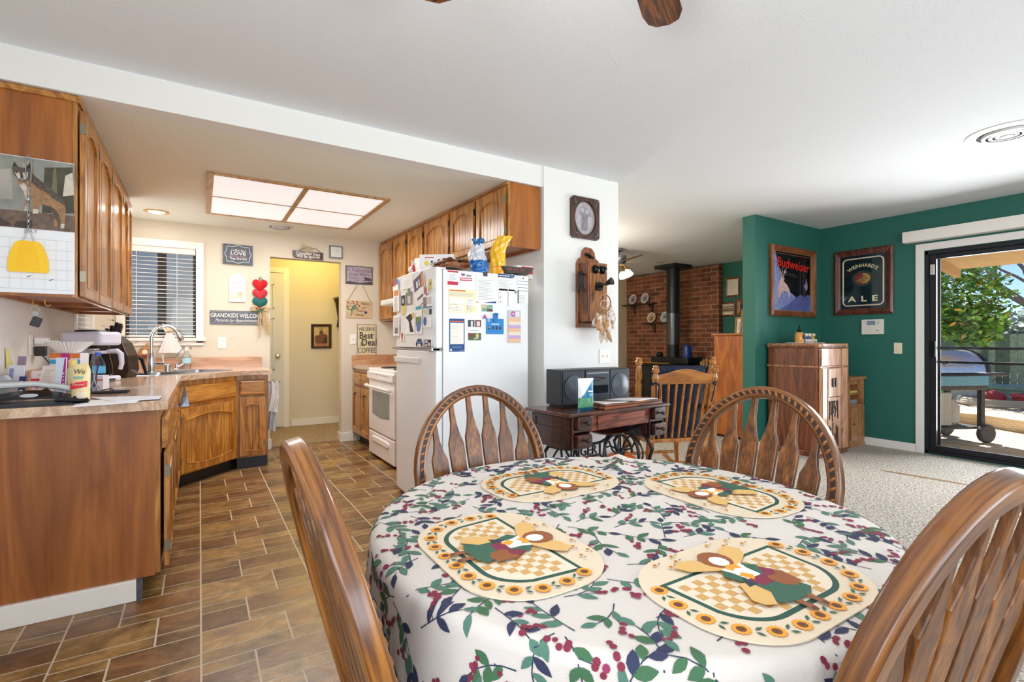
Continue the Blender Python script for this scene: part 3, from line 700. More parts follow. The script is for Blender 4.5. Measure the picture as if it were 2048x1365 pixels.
# fridge
FR = thing('refrigerator', 'white top freezer refrigerator covered with papers and magnets', 'refrigerator', (1.26, 3.735, 0), FX)
w = .76; FW_ = M('eaebeb', .3, bump=.05, bscale=300, coat=.2)
mb = MB(); mb.box(0.004, w, .03, 1.605, -.735, -.075); mb.build('fridge_body', FW_, FR, smooth=0, bevel=.006)
mb = MB(); mb.box(.03, w-.03, 0, .03, -.6, -.08); mb.build('base_grille', M('888a8c', .5), FR, smooth=0)
def curved_door(y0, y1):
    n = 14; f = []
    for i in range(n+1):
        x = w*i/n; f.append((x, -.012+.016*(1-(2*i/n-1)**2)-(.014 if i in (0, n) else 0)))
    mb = MB(); vs = []; poly = [(x, z) for x, z in f]+[(w, -.068), (0, -.068)]
    m = len(poly)
    mb.add([(x, y0, z) for x, z in poly]+[(x, y1, z) for x, z in poly], [tuple(range(m)), tuple(range(2*m-1, m-1, -1))]+[(i, m+i, m+(i+1) % m, (i+1) % m) for i in range(m)])
    return mb
fz = curved_door(1.095, 1.618).build('freezer_door', FW_, FR, smooth=30, bevel=.004)
fd = curved_door(.045, 1.075).build('fridge_door', FW_, FR, smooth=30, bevel=.004)
mb = MB(); mb.prism([(.03,1.025),(.06,.985),(w-.22,.985),(w-.19,1.025)], .0, .010); mb.build('door_grip', M('dcdfe2', .25), fd, smooth=0, bevel=.004)
mb = MB(); mb.box(.0, w, 1.078, 1.092, -.06, -.004); mb.build('gasket', M('9a9c9e', .4), FR, smooth=0)
for hb_ in ((w-.07, w, 1.076, 1.094, -.05, .006), (.0, .05, 1.08, 1.092, -.03, .008)): MB().box(*hb_).build('hinge', M('a7a9aa', .3, 1), FR, smooth=0)
mb = MB(); mb.box(w-.09, w-.01, 1.607, 1.619, -.10, -.03); mb.build('top_hinge_cover', M('e2e3e3', .4), FR, smooth=0, bevel=.003)

# kitchen ceiling fittings
pl = thing('ceiling_light_panel', 'square wood framed fluorescent ceiling light with four panels', 'ceiling light', (.68, 4.6, ZK))
mb = MB(); X0, X1, Y0, Y1 = -.635, .635, -.635, .635
for b in ((X0, X1, Y0, Y0+.028), (X0, X1, Y1-.028, Y1), (X0, X0+.04, Y0+.028, Y1-.028), (X1-.04, X1, Y0+.028, Y1-.028), (-.018, .018, Y0+.028, Y1-.028)): mb.box(*b, -.014, -.001)
mb.build('wood_frame', wood('a87a48', 'cda06c', 'y', 1, .4, .1), pl, smooth=0)
mb = MB()
for x0, x1 in ((X0+.04, -.018), (.018, X1-.04)): mb.box(x0, x1, -.006, .006, -.012, -.001)
mb.build('cross_bar', M('b08c66', .5), pl, smooth=0)
for x0, x1 in ((X0+.04, -.018), (.018, X1-.04)):
    for y0, y1 in ((Y0+.028, -.006), (.006, Y1-.028)):
        MB().box(x0, x1, y0, y1, -.007, -.002).build('diffuser', lampmat('f0f2f6', .55), pl, smooth=0)
rc = thing('recessed_light', 'lit round recessed ceiling light near the kitchen window', 'ceiling light', (-.326, 5.45, ZK))
MB().lathe([(.095, -.001), (.095, -.006), (.075, -.010), (.065, -.004), (.065, -.001)], 28).build('trim_ring', M('d8b27a', .35, .6), rc)
MB().lathe([(.064, -.006), (.05, -.012), (.02, -.016)], 24).build('bulb', lampmat('fff2d8', 4.0), rc)
def vent(name, lab, loc, r):
    v = thing(name, lab, 'vent', loc)
    MB().lathe([(r, -.001), (r, -.004), (r*.78, -.014), (r*.72, -.010), (r*.72, -.001)], 32).build('flange', M('d8d8d6', .4), v)
    MB().lathe([(r*.70, -.001), (r*.70, -.003), (.01, -.003)], 28).build('dark_throat', M('3a3a3a', .8), v)
    for k in (.62, .46, .30):
        MB().lathe([(r*k, -.006), (r*(k-.02), -.022), (r*(k-.12), -.024), (r*(k-.1), -.016), (r*(k-.05), -.006)], 28).build('ring', M('c8c8c6', .35), v)
    MB().lathe([(r*.14, -.004), (r*.16, -.028), (.004, -.03)], 20).build('hub', M('d8d8d6', .4), v)
vent('ceiling_vent', 'small round white vent on the kitchen ceiling', (.686, 5.5, ZK), .13)
vent('ceiling_vent', 'round slotted metal vent on the dining room ceiling', (4.30, 1.015, ZC), .20)
# ================================================================ kitchen: small things, signs, fridge papers
INK = M('2b2b30', .7); GREY = M('9a9ca2', .7); PAPER = M('f1f1ef', .7); CHALK = M('e9e6df', .7)
def line_rows(y0, y1, n, x0, x1, mi, seed=0, th=.45):
    q = random.Random(seed); dy = (y1-y0)/n
    return [('r', x0, y0+i*dy, x0+(x1-x0)*q.uniform(.55, 1), y0+i*dy+dy*th, mi) for i in range(n)]

# ---- calendar on the end of the left upper cabinet
CE = 3.078
fr = fy(-30, 303, 150, 590, CE)
loc, rot, w, hh = fr
cal = thing('wall_calendar', 'wolf photo wall calendar hanging on the cabinet end panel', 'calendar', loc, rot)
mb = MB(); mb.grid(lambda u, v: ((u-.5)*w, (v-.5)*hh, .004+.012*max(0, u-.9)**2/.01*.1), 20, 2)
mb.build('pages', M('eceef2', .7), cal)
cf = lambda x, y: ((x-.5)*w, (y-.5)*hh)
mb = MB()
def calz(x, y): return .0055
def cp(pts, mi, k): mb.poly([(*cf(x, y), calz(x, y)+.0006+.0004*k) for x, y in pts], mi)
n = 8
for i in range(n):
    for (y0, y1, mi) in ((.475, .60, 1), (.60, .80, 0), (.80, .995, 0)): cp([(i/n, y0), ((i+1)/n, y0), ((i+1)/n, y1), (i/n, y1)], mi, 0)
for (a, b, c, d, mi) in ((.05, .16, .6, .98, 3), (.62, .995, .60, .97, 2), (.0, .3, .66, .9, 3), (.72, .80, .70, .96, 4), (.38, .5, .78, .98, 5), (.86,.995,.74,.93, 9)): cp([(a, c), (b, c+.02), (b-.02, d), (a+.03, d-.03)], mi, .6+.3*mi)
cp([(0, .53), (.12, .55), (.28, .5), (.28, .48), (0, .48)], 6, 3.6); cp([(.34, .52), (.52, .54), (.5, .48), (.3, .48)], 6, 3.6)
wc_ = lambda L: [((a*.381+30)/180, 1-(b*.381-163)/287) for a, b in L]
for L, mi, k in (([(60,500),(70,460),(90,490),(130,490),(150,455),(165,500),(180,530),(225,560),(290,610),(330,640),(345,690),(340,770),(335,805),(315,808),(318,760),(300,720),(295,770),(300,800),(278,803),(282,750),(262,690),(215,680),(200,690),(195,735),(165,740),(168,690),(160,640),(150,650),(145,725),(122,728),(130,660),(118,620),(95,590),(85,555),(65,530)], 7, 3),
    ([(150,500),(180,530),(225,560),(290,610),(330,640),(340,675),(300,655),(240,622),(190,590),(160,565)], 8, 4), ([(60,500),(70,460),(90,490),(130,490),(150,455),(160,500),(152,545),(122,572),(95,565),(70,535)], 8, 5),
    ([(95,590),(118,620),(130,665),(150,650),(150,600),(118,575)], 9, 4), ([(74,522),(96,518),(104,548),(92,558)], 9, 6), ([(114,518),(144,512),(140,545),(120,556)], 9, 6), ([(98,548),(122,546),(118,564),(104,565)], 11, 6), ([(104,538),(116,537),(114,548),(106,548)], 10, 7),
    ([(66,488),(72,466),(84,488)], 10, 6), ([(136,486),(148,462),(155,492)], 10, 6), ([(284,700),(305,730),(296,770),(284,752),(264,692)], 8, 5), ([(122,728),(126,700),(146,700),(145,725)], 9, 5), ([(165,740),(168,712),(196,712),(195,735)], 9, 5), ([(315,808),(317,780),(339,780),(335,805)], 9, 5), ([(215,600),(260,630),(300,670),(260,680),(215,670)], 7, 6)): cp(wc_(L), mi, k+1.5)
for a in (84, 128): cp(wc_([(a-5,520),(a+6,517),(a+4,525),(a-4,526)]), 10, 9.2)
mb.build('wolf_photo', [M('8e9088', .6, var=.25, vscale=14), M('6e5a4e', .6, var=.35, vscale=40), M('4a4636', .6, var=.4, vscale=22), M('a9a49c', .6, var=.2, vscale=12), M('6b6a4c', .6, var=.3, vscale=30), M('b3a79c', .6),
                        M('4a3e38', .7, var=.3, vscale=40), M('a07a58', .7, var=.3, vscale=70), M('5a4f48', .7, var=.45, vscale=90), M('cfc4b6', .7, var=.15, vscale=60), M('262220', .6), M('8a7c70', .7)], cal, smooth=0, recalc=False)
mb = MB()
for i in range(8): cp([(.0+.13*i, .03), (.003+.13*i, .03), (.003+.13*i, .40), (.13*i, .40)], 0, 1)
for j in range(6): cp([(0, .03+.074*j), (.98, .03+.074*j), (.98, .033+.074*j), (0, .033+.074*j)], 0, 1)
for (a, b) in ((.03,.28),(.05,.26),(.64,.24),(.70,.10),(.45,.12)): cp([(a,b),(a+.05,b+.012),(a+.05,b+.006),(a,b-.006)], 1, 2)
mb.build('date_grid', [M('c6c9d2', .7), M('6a6d78', .7)], cal, smooth=0, recalc=False)
lettering(cal, 'JULY', .022, 0, -.042*hh-.0, .009, M('7a7d88', .7), 'month_name')

# fly swatter
p = PY(57, 310, CE-.012)
fs = thing('fly_swatter', 'yellow fly swatter with twisted wire handle hanging over the calendar', 'fly swatter', p, FY)
zz = lambda v: PY(57, v, CE-.012).z-p.z
mb = MB(); mb.tube([(-.008, zz(362), 0), (-.010, zz(318), 0), (0, zz(309), 0), (.010, zz(318), 0), (.008, zz(362), 0)], .0022, 6, up=(0,0,1))
for s in (0, math.pi):
    mb.tube([(.0045*math.cos(s+i*.9), zz(362)+(zz(455)-zz(362))*i/30, .0045*math.sin(s+i*.9)) for i in range(31)], .002, 5)
mb.tube([(0, zz(455), 0), (-.018, zz(482), 0)], .0022, 5); mb.tube([(0, zz(455), 0), (.018, zz(482), 0)], .0022, 5)
mb.build('wire_handle', M('b9bcbd', .3, 1), fs)
b0, b1 = zz(545), zz(482); hw = .068
outl = [(-hw, b0+.004), (-hw+.006, b0), (hw-.006, b0), (hw, b0+.004), (hw*1.0, b0+.05), (hw*.9, b0+.085), (hw*.66, b1-.012), (.028, b1), (-.028, b1), (-hw*.66, b1-.012), (-hw*.9, b0+.085), (-hw, b0+.05)]
mb = MB(); mb.prism(outl, -.003, .003)
for i in range(6):
    x = -.036+i*.0144; mb.tube([(x, b0+.008, .003), (x*.9, b0+.045, .003), (x*.55, b1-.008, .003)], .0022, 5)
mb.build('swatter_paddle', M('f6c60e', .4), fs, smooth=30)

# keys / tag hanging on a hook under the cabinet
kz = 1.345
k = thing('key_bunch', 'key bunch with black fob hanging on a hook under the cabinet', 'keys', PY(66, 612, 3.16), FY)
mb = MB(); mb.tube([(0, .028, 0), (0, .012, 0), (.008, .0, 0), (.016, .006, 0)], .002, 6, up=(0,0,1)); mb.build('hook', M('b59a4e', .3, 1), k)
mb = MB(); mb.tube([(.008+.014*math.cos(a), -.016+.014*math.sin(a), 0) for a in [2*math.pi*i/16 for i in range(16)]], .0015, 5, closed=True); mb.build('key_ring', M('a0a09c', .3, 1), k)
for a, c in ((-.3, 'a08a4a'), (.1, '8e9094')):
    mb = MB(); mb.M = Matrix.Translation((.008, -.03, .003*(1 if a > 0 else -1))) @ Matrix.Rotation(a, 4, 'Z'); mb.prism(circ(0, -.008, .012, 12), -.001, .001); mb.box(-.003, .003, -.045, -.018, -.001, .001); mb.build('key', M(c, .35, 1), k, smooth=0)
mb = MB(); mb.M = Matrix.Translation((.012, -.075, .004)) @ Matrix.Rotation(-.35, 4, 'Z'); mb.prism(rr(.036, .046, .006, 3), -.006, .006); mb.build('black_fob', M('1c2024', .35), k, smooth=0, bevel=.002)
k2 = MB(); k2.tube([(0, .03, 0), (0, .012, 0), (.01, .0, 0), (.02, .008, 0)], .002, 6, up=(0,0,1)); tag(k2.build('cup_hook', M('b59a4e', .3, 1), None, loc=PY(90, 613, 3.12), rot=FY), 'bare brass cup hook under the left upper cabinet', 'hook')

# outlets and plugs
def plate(name, lab, fr, kind, cat, col='efece4'):
    loc, rot, w, hh = fr
    t = thing(name, lab, cat, loc, rot)
    mb = MB(); mb.prism(rr(w, hh, .006, 3), .0005, .006); mb.build('cover_plate', M(col, .4), t, smooth=0, bevel=.002)
    if kind == 'outlet':
        for y in (.021, -.021):
            mb = MB(); mb.prism(rr(.034, .03, .01, 3, 0, y), .006, .0075, 0)
            for x in (-.006, .006): mb.box(x-.0012, x+.0012, y-.005, y+.006, .0075, .0078, 1)
            mb.build('socket', [M(col, .4), M('55524c', .6)], t, smooth=0)
    elif kind == 'switch2':
        for x in (-.023, .023):
            mb = MB(); mb.box(x-.005, x+.005, -.012, .012, .006, .0065); mb.box(x-.004, x+.004, -.002, .008, .0065, .014); mb.build('toggle', M('d9d4c8', .4), t, smooth=0)
    else:
        mb = MB(); mb.box(-.005, .005, -.012, .012, .006, .0065); mb.box(-.004, .004, -.002, .009, .0065, .014); mb.build('toggle', M('ded8ca', .4), t, smooth=0)
    return t
def fit(u, v, w, hh, wall, c): return ((PY(u, v, c), FY, w, hh) if wall == 'y' else ((PX(u, v, c), FXP if c < 0 else FX, w, hh)))
plate('wall_outlet', 'outlet on the left kitchen wall with white adapter and black charger', fit(60, 690, .075, .118, 'x', -.799), 'outlet', 'outlet')
plate('wall_outlet', 'outlet on the left kitchen wall behind the coffee maker', fit(121, 684, .075, .118, 'x', -.799), 'outlet', 'outlet')
plate('wall_outlet', 'outlet on the cream wall below the grandkids sign', fit(444, 686, .072, .115, 'y', KY-.001), 'outlet', 'outlet')
plate('light_switch', 'light switch on the wall beside the coffee sign', fit(706, 679, .072, .115, 'y', KY-.001), 'switch', 'light switch')
plate('light_switch', 'double light switch on the white wall below the dreamcatcher', fit(1209, 713, .112, .118, 'y', YB-.011), 'switch2', 'light switch')
pl_ = thing('power_adapter', 'white plug adapter in the wall outlet with white cable', 'plug', PX(70, 683, -.793), FXP)
MB().box(-.025, .03, -.015, .02, .0, .06).build('plug_body', WPLAST, pl_, smooth=0, bevel=.004)
mb = MB(); mb.tube([(.0,0,.055),(.03,-.0,.09),(.10,-.02,.12),(.18,-.10,.13),(.22,-.165,.14)], .004, 6); mb.build('cable', WPLAST, pl_)
pl_ = thing('phone_charger', 'black charger plugged into the lower wall socket', 'plug', PX(71, 702, -.79), FXP)
MB().box(-.025, .03, -.03, .025, .0, .045).build('plug_body', BLACK, pl_, smooth=0, bevel=.004)
mb = MB(); mb.tube([(0,-.03,.03),(.01,-.06,.05),(.04,-.085,.06),(.09,-.09,.07)], .003, 6); mb.build('cable', BLACK, pl_)
pl_ = MB(); pl_.box(-.02, .05, -.012, .012, .007, .04); tag(pl_.build('plug', WPLAST, None, smooth=0, bevel=.004, loc=PX(123, 682, -.799), rot=FXP), 'white plug in the outlet behind the coffee maker', 'plug')
sn = MB(); sn.add([(0,0,.001),(.05,-.005,.001),(.045,-.1,.02),(0,-.1,.005)], [(0,1,2,3)]); tag(sn.build('sticky_note', M('e2d98a', .7), None, smooth=0, loc=PX(10, 696, -.798), rot=FXP), 'pale yellow sticky note on the wall by the phone', 'note')

# ---- things on the left counter
CZ = .8755
def on(u, v): return PZ(u, v, CZ)
ph = thing('desk_telephone', 'black corded desk telephone at the near end of the counter', 'telephone', (-.60, 2.80, CZ), (0, 0, R_(6)))
mb = MB()
def phs(u, v):
    x = -.17+.34*u; y = -.055+.11*v; return (x, y, .012+.045*math.sin(math.pi*min(1, u*.9+.05))*(.35+.65*v))
mb.grid(phs, 20, 6); mb.build('phone_base', M('14171c', .25), ph)
mb = MB(); mb.prism([(-.17,-.06),(.17,-.06),(.17,.06),(-.17,.06)], 0, .013); mb.build('foot', BLACK, ph, smooth=0)
mb = MB(); mb.tube([(-.17,.035,.058),(-.08,.035,.082),(.02,.035,.084),(.10,.035,.068),(.165,.03,.045)], [.012,.014,.013,.012,.012], 10, flat=1.6, up=(0,0,1)); mb.build('handset', M('c4c6c8', .3), ph)
mb = MB(); mb.prism(circ(0, 0, .028, 16, .008), 0, .001); mb.build('logo_badge', M('b9bdc4', .3, .6), ph, smooth=0, loc=(.01, -.052, .043), rot=(R_(62), 0, 0))
mb = MB(); path = []
for i in range(60):
    a = i/59; x = .19+.10*a-.30*max(0, a-.5); y = -.05+.05*math.sin(a*6.0); path.append(Vector((x-.05, y-.0, .012+.006*math.sin(a*9))))
coil = []
for i in range(len(path)-1):
    for kx in range(4):
        t_ = kx/4; q = path[i].lerp(path[i+1], t_); an = (i*4+kx)*1.57; d_ = (path[i+1]-path[i]).normalized(); s_ = Vector((-d_.y, d_.x, 0))
        coil.append(q+s_*(.008*math.cos(an))+Vector((0, 0, .002+.008*math.sin(an)+.003)))
mb.tube(coil, .0024, 5); mb.build('coiled_cord', M('14171c', .3), ph)
tr_ = MB(); tr_.prism([(-.79,2.715),(-.43,2.715),(-.40,2.76),(-.79,2.76)], CZ, CZ+.006); tag(tr_.build('black_folder', M('1b1d22', .4), None, smooth=0), 'flat black folder under the desk telephone', 'folder')
def papersheet(name, lab, pts, col, items=(), z=CZ+.0005, mats=(), group=None):
    mb = MB(); mb.prism(pts, z, z+.002, 0)
    o = mb.build(name, [M(col, .6)]+list(mats), None, smooth=0); tag(o, lab, 'paper', group); return o
papersheet('letter', 'white paper with blue edge at the front of the counter', [tuple(on(145, 815)[:2]), tuple(on(272, 806)[:2]), tuple(on(286, 797)[:2]), tuple(on(160, 803)[:2])], 'eef0f6')
papersheet('letter', 'second white envelope lying near the counter corner', [tuple(on(232, 806)[:2]), tuple(on(318, 800)[:2]), tuple(on(324, 794)[:2]), tuple(on(180, 797)[:2])], 'e9ebf4', z=CZ+.003)
def standing(name, lab, cat, u0, u1, vb, hgt, col, tilt=.12, th=.006, items=(), mats=(), texts=(), outline=None, yaw=None, group=None, y_off=0):
    """a flat thing standing on the counter leaning back"""
    a, b = on(u0, vb), on(u1, vb); c = (a+b)/2; w_ = (b-a).length
    c.y += y_off
    ya = math.atan2(b.y-a.y, b.x-a.x) if yaw is None else yaw
    loc = c+Vector((0, 0, hgt/2*math.cos(tilt)+.0015+th*math.sin(tilt)))
    rot = (Matrix.Rotation(ya, 3, 'Z') @ Matrix.Rotation(R_(90)-tilt, 3, 'X')).to_euler()
    fr = (loc, rot, w_, hgt)
    return flat(name, lab, cat, fr, [M(col, .5)]+list(mats), items, th, group, texts, outline)
standing('greeting_card', 'blue and white card standing behind the desk telephone', 'card', 17, 48, 796, .15, 'd4dcea', items=[('r', .05, .3, .35, .9, 1), ('r', .1, .1, .8, .16, 1)], mats=[M('8795b8', .6)])
standing('photo_card', 'mauve photo card leaning among the letters', 'card', 30, 46, 795, .19, '8d7d90', items=[('r', .1, .1, .9, .5, 1)], mats=[M('6c5a66', .6, var=.3, vscale=60)], y_off=.03)
standing('blue_pamphlet', 'small dark blue pamphlet beside the candy box', 'pamphlet', 39, 51, 798, .10, '1e2c66', items=line_rows(.1, .9, 4, .2, .9, 1), mats=[M('dfe3f2', .6)], y_off=-.0)
cb = thing('candy_box', 'white box with red band and yellow candies on the counter', 'box', on(70, 783)+Vector((.06, .06, 0)), (0, 0, R_(10)))
MB().box(-.085, .085, -.04, .04, 0, .105).build('box', M('eceaf0', .5), cb, smooth=0, bevel=.003)
mb = MB(); mb.box(-.0855, .0855, -.0405, -.04, .045, .065); mb.build('red_band', M('d21f22', .5), cb, smooth=0)
mb = MB(); mb.prism([(-.06,.085),(.03,.092),(.06,.082),(-.02,.072)], 0, .001); mb.build('red_swoosh', M('d8352e', .5), cb, smooth=0, rot=FY, loc=(0,-.04,0))
q = random.Random(4); mb = MB()
for i in range(26): mb.ball((q.uniform(-.08, .05), -.0405, q.uniform(.008, .036)), (.008, .003, .006), 8, 5, q.choice([0, 0, 1]))
mb.build('candy_pattern', [M('e0a41e', .5), M('b5421c', .5)], cb)
standing('leaning_letter', 'cream printed letter leaning on the boxes with a black and yellow emblem', 'paper', 79, 113, 795, .15, 'e6dcd4', tilt=.25, th=.002, items=line_rows(.4, .9, 8, .2, .8, 1, 3, .25)+[('p', [(.2,.2),(.5,.3),(.8,.22),(.6,.12)], 2), ('c', .55, .1, .1, 3)], mats=[M('bcaea8', .6), INK, M('d8b93c', .6)])
standing('brown_leaflet', 'brown and tan leaflet tucked behind the letter', 'leaflet', 102, 117, 793, .13, '7c5a4a', tilt=.2, items=[('r', .1, .5, .9, .9, 1)], mats=[M('c9a55c', .6)], y_off=.03)
standing('magazine', 'tall white and magenta magazine standing on end', 'magazine', 113, 133, 803, .19, 'ccd4e6', items=[('p', [(.55,.25),(1,.25),(1,.98),(.85,.98)], 1)]+line_rows(.3, .7, 5, .75, .95, 2), mats=[M('9c1f6c', .5), M('e2b6d2', .6)], tilt=.05)
tb = thing('tea_box', 'tall box with magenta, orange and blue panels under the coffee filters', 'box', on(139, 783)+Vector((.0, .0, 0)), (0, 0, R_(-28)))
MB().box(-.075, .075, -.03, .03, 0, .20).build('box', M('e9e4e8', .5), tb, smooth=0, bevel=.002)
mb = MB()
for (x0, x1, y0, y1, mi) in ((-.075,-.02,.175,.20,0),(-.075,-.02,.145,.168,1),(-.02,.025,.10,.20,2),(.025,.075,.175,.20,0),(.025,.075,.145,.168,1),(.025,.075,.08,.138,3)): mb.box(x0, x1, -.0308, -.03, y0, y1, mi)
mb.build('printed_panels', [M('e07a34', .5), M('3fa8d8', .5), M('c5308a', .5), M('f2b52c', .5)], tb, smooth=0)
cfz = CZ+.2005
fl = thing('coffee_filters', 'stack of white fluted paper coffee filters on the tall box', 'coffee filters', on(139, 783)+Vector((.0, .0, .2005)), (0,0,0))
for kk in range(3):
    mb = MB(); N = 72
    prof = [(.035, 0.0), (.045, .006), (.095, .052)]; vs = []
    for (r_, z_) in prof:
        for j in range(N):
            a = 2*math.pi*j/N; amp = (.004 if r_ > .04 else 0)*r_/.095
            vs.append(((r_+amp*(1 if j % 2 else -1))*math.cos(a), (r_+amp*(1 if j % 2 else -1))*math.sin(a), z_+kk*.004))
    fs_ = [(i*N+j, i*N+(j+1) % N, (i+1)*N+(j+1) % N, (i+1)*N+j) for i in range(2) for j in range(N)]+[tuple(range(N-1, -1, -1))]
    mb.add(vs, fs_); mb.build('filter', M('eeecea', .8), fl, smooth=0, recalc=False)
lo = thing('lotion_bottle', 'tall slim beige bottle between the magazine and the candy bag', 'bottle', on(143, 803)+Vector((.0,.03,0)))
MB().lathe([(.021,0),(.023,.006),(.023,.13),(.018,.145),(.014,.15)], 20).build('bottle', M('cdbd92', .25), lo)
MB().lathe([(.016,.15),(.016,.178),(.012,.182)], 16).build('cap', M('d6b870', .35), lo)
bg = thing('candy_bag', 'cream and red caramel candy bag standing at the counter edge', 'bag', on(160, 806)+Vector((0,.015,0)), (0,0,R_(-22)))
mb = MB()
def bagf(sd):
    def f(u, v):
        wd = .036*(1 if v < .8 else 1-.35*(v-.8)/.2); x = (u-.5)*2*wd; 
        dep = .024*math.sin(math.pi*u)**.6*(1-v)**.5*(1 if v > .02 else .9)+.001
        z = .172*v*(1-.06*(1-u)*v)+.0 if v < .97 else .172*v*(1-.06*(1-u))+0
        return (x+.004*v, sd*dep, z)
    return f
mb.grid(bagf(-1), 12, 16); mb.grid(bagf(1), 12, 16); mb.build('pouch', M('ecd9a0', .3, var=.08, vscale=30), bg, smooth=60)
yf = lambda x, z: -.024*max(0.0, math.cos(x/.036*1.35))**.6*max(0, 1-z/.172)**.5-.0035
mb = MB()
def stripe(x0, x1, za, zb, mi, n=6, skew=0):
    for i in range(n):
        a, b = x0+(x1-x0)*i/n, x0+(x1-x0)*(i+1)/n
        mb.poly([(a, yf(a, za)-.0, za+skew*a), (b, yf(b, za), za+skew*b), (b, yf(b, zb), zb+skew*b), (a, yf(a, zb), zb+skew*a)], mi)
stripe(-.032, .033, .062, .088, 0, 6, .18); stripe(-.004, .03, .02, .045, 1); stripe(-.018,.018,.103,.113,2)
mb.build('printed_bands', [M('d8283a', .4), M('efe0c4', .4), M('8ab8a8', .5)], bg, smooth=0, recalc=False)
for s_, x, z, sz, c, shr in (("We", .004, .133, .030, '2a2a22', .3), ('Caramel', .005, .079, .013, 'f6e6d0', 0)):
    o = lettering(bg, s_, sz, x, yf(x, z)-.004, z, M(c, .5), shear=shr); o.rotation_euler = FY
pc = thing('pen_cup', 'pens and blue marker standing in a dark cup behind the candy bag', 'pen cup', on(172, 785)+Vector((.0,.10,0)))
MB().lathe([(.03,0),(.032,.085),(.029,.085),(.027,.006)], 18).build('cup', M('2a3260', .4), pc)
for (dx, dy, c, tl) in ((.01,.0,'1d2a66',.14),(-.012,.006,'c23a6a',-.1),(0,.012,'2b2b30',.02)):
    mb = MB(); mb.cyl((dx, dy, .008), (dx+tl*.1*2, dy, .15), .0055, n=8); mb.build('pen', M(c, .4), pc)
wb = thing('water_bottle', 'clear plastic water bottle with blue cap in front of the coffee maker', 'bottle', (-.49, 3.66, CZ))
PET = glass('bottle_plastic', (.86, .93, .97))
MB().lathe([(.028,.0),(.034,.004),(.034,.05),(.032,.055),(.034,.06),(.034,.125),(.030,.145),(.015,.172),(.013,.178),(.013,.186)], 24).build('bottle', PET, wb)
MB().lathe([(.0345,.082),(.0345,.122)], 24).build('label', M('58b0dd', .4), wb)
MB().lathe([(.0145,.180),(.0145,.198),(.012,.2)], 18).build('cap', M('2f64c8', .4), wb)
# coffee maker
cm = thing('coffee_maker', 'white drip coffee maker with glass carafe on the counter', 'coffee maker', (-.60, 4.22, CZ), (0, 0, R_(-30)))
CMW = M('dcdcec', .35)
MB().box(-.12, .13, -.09, .09, 0, .035).build('base', CMW, cm, smooth=0, bevel=.012)
MB().box(-.12, -.035, -.09, .09, .03, .24).build('tower', CMW, cm, smooth=0, bevel=.012)
MB().box(-.12, .13, -.095, .095, .235, .325).build('brew_head', CMW, cm, smooth=0, bevel=.018)
MB().lathe([(.085,.325),(.08,.335),(.02,.34)], 24).build('lid', M('2b2b30', .4), cm)
MB().lathe([(.06,.215),(.055,.237)], 20, (.05,0,0)).build('drip_nozzle', BLACK, cm)
MB().lathe([(.055,.036),(.068,.05),(.07,.09),(.055,.16),(.05,.185)], 24, (.055,0,0)).build('carafe', glass('smoked_glass', (.55,.5,.47)), cm)
MB().lathe([(.052,.04),(.066,.052),(.067,.075),(.02,.077)], 24, (.055,0,0)).build('coffee', M('241610', .15), cm)
MB().lathe([(.053,.183),(.055,.20),(.03,.206)], 24, (.055,0,0)).build('carafe_lid', CMW, cm)
mb = MB(); mb.tube([(.10,0,.195),(.165,0,.20),(.19,0,.18),(.195,0,.12),(.185,0,.08)], [.013,.016,.016,.014,.012], 10, up=(0,1,0)); mb.build('carafe_handle', CMW, cm)
MB().box(.12, .133, -.03, .03, .006, .02).build('switch_panel', M('3a3d44', .4), cm, smooth=0)
kb = thing('knife_block', 'dark knife block with black handled knives behind the coffee maker', 'knife block', (-.50, 4.62, CZ), (0, 0, R_(-30)))
mb = MB(); mb.prism([(-.10,0),(.09,0),(.11,.06),(.10,.16),(.06,.25),(-.0,.30),(-.10,.25)], -.055, .055); mb.build('block', wood('1a1210', '35231a', 'z', 1, .35), kb, smooth=0, rot=FY, bevel=.006)
for i in range(7):
    r0 = i % 4; c0 = i//4
    p0 = Vector((-.085+.032*r0, -.03+.05*c0, .258+.012*r0)); dd = Vector((-.28+.0*i, 0, .96)); dd = Vector((.25, 0, .96)).normalized()
    mb = MB(); mb.tube([p0, p0+dd*.03, p0+dd*(.10+.01*(i % 3))], [.008, .0085, .010], 8, flat=1.5); mb.build('knife_handle', M('17181c', .3), kb)
    mb = MB(); mb.cyl(p0-dd*.012, p0, .006, n=8); mb.build('bolster', STEEL, kb)
pt = thing('artificial_plant', 'small dark green leafy plant behind the knife block', 'plant', (-.56, 5.02, CZ))
MB().lathe([(.05,0),(.065,.10),(.06,.10),(.05,.01)], 18).build('pot', M('3a4a34', .5), pt)
q = random.Random(9); mb = MB()
for i in range(130):
    a = q.uniform(0, 6.28); rr_ = q.uniform(.0, .12); z = .12+q.uniform(0, .34)*(1-rr_/.28); c = Vector((rr_*math.cos(a), rr_*math.sin(a), z)); d = Vector((math.cos(a), math.sin(a), q.uniform(-.2, .8))).normalized(); s_ = d.cross(Vector((0,0,1))).normalized(); L = q.uniform(.03, .055)
    mb.add([c, c+d*L*.5+s_*L*.22, c+d*L, c+d*L*.5-s_*L*.22], [(0,1,2,3)], q.choice([0,0,1]))
mb.build('foliage', [M('4a6a34', .5), M('84985a', .5)], pt, smooth=0, recalc=False)
kt = thing('kettle_stand', 'blue black angled stand beside the sink edge', 'stand', (-.40, 4.84, CZ+.0005), (0,0,R_(-20)))
mb = MB(); mb.tube([(-.035,0,.0),(-.03,0,.12),(-.01,0,.135),(.02,0,.12),(.05,0,.006)], [.009,.01,.009,.01,.008], 4, flat=1.6, up=(0,1,0)); mb.build('bracket', M('1d2433', .4), kt, smooth=0)
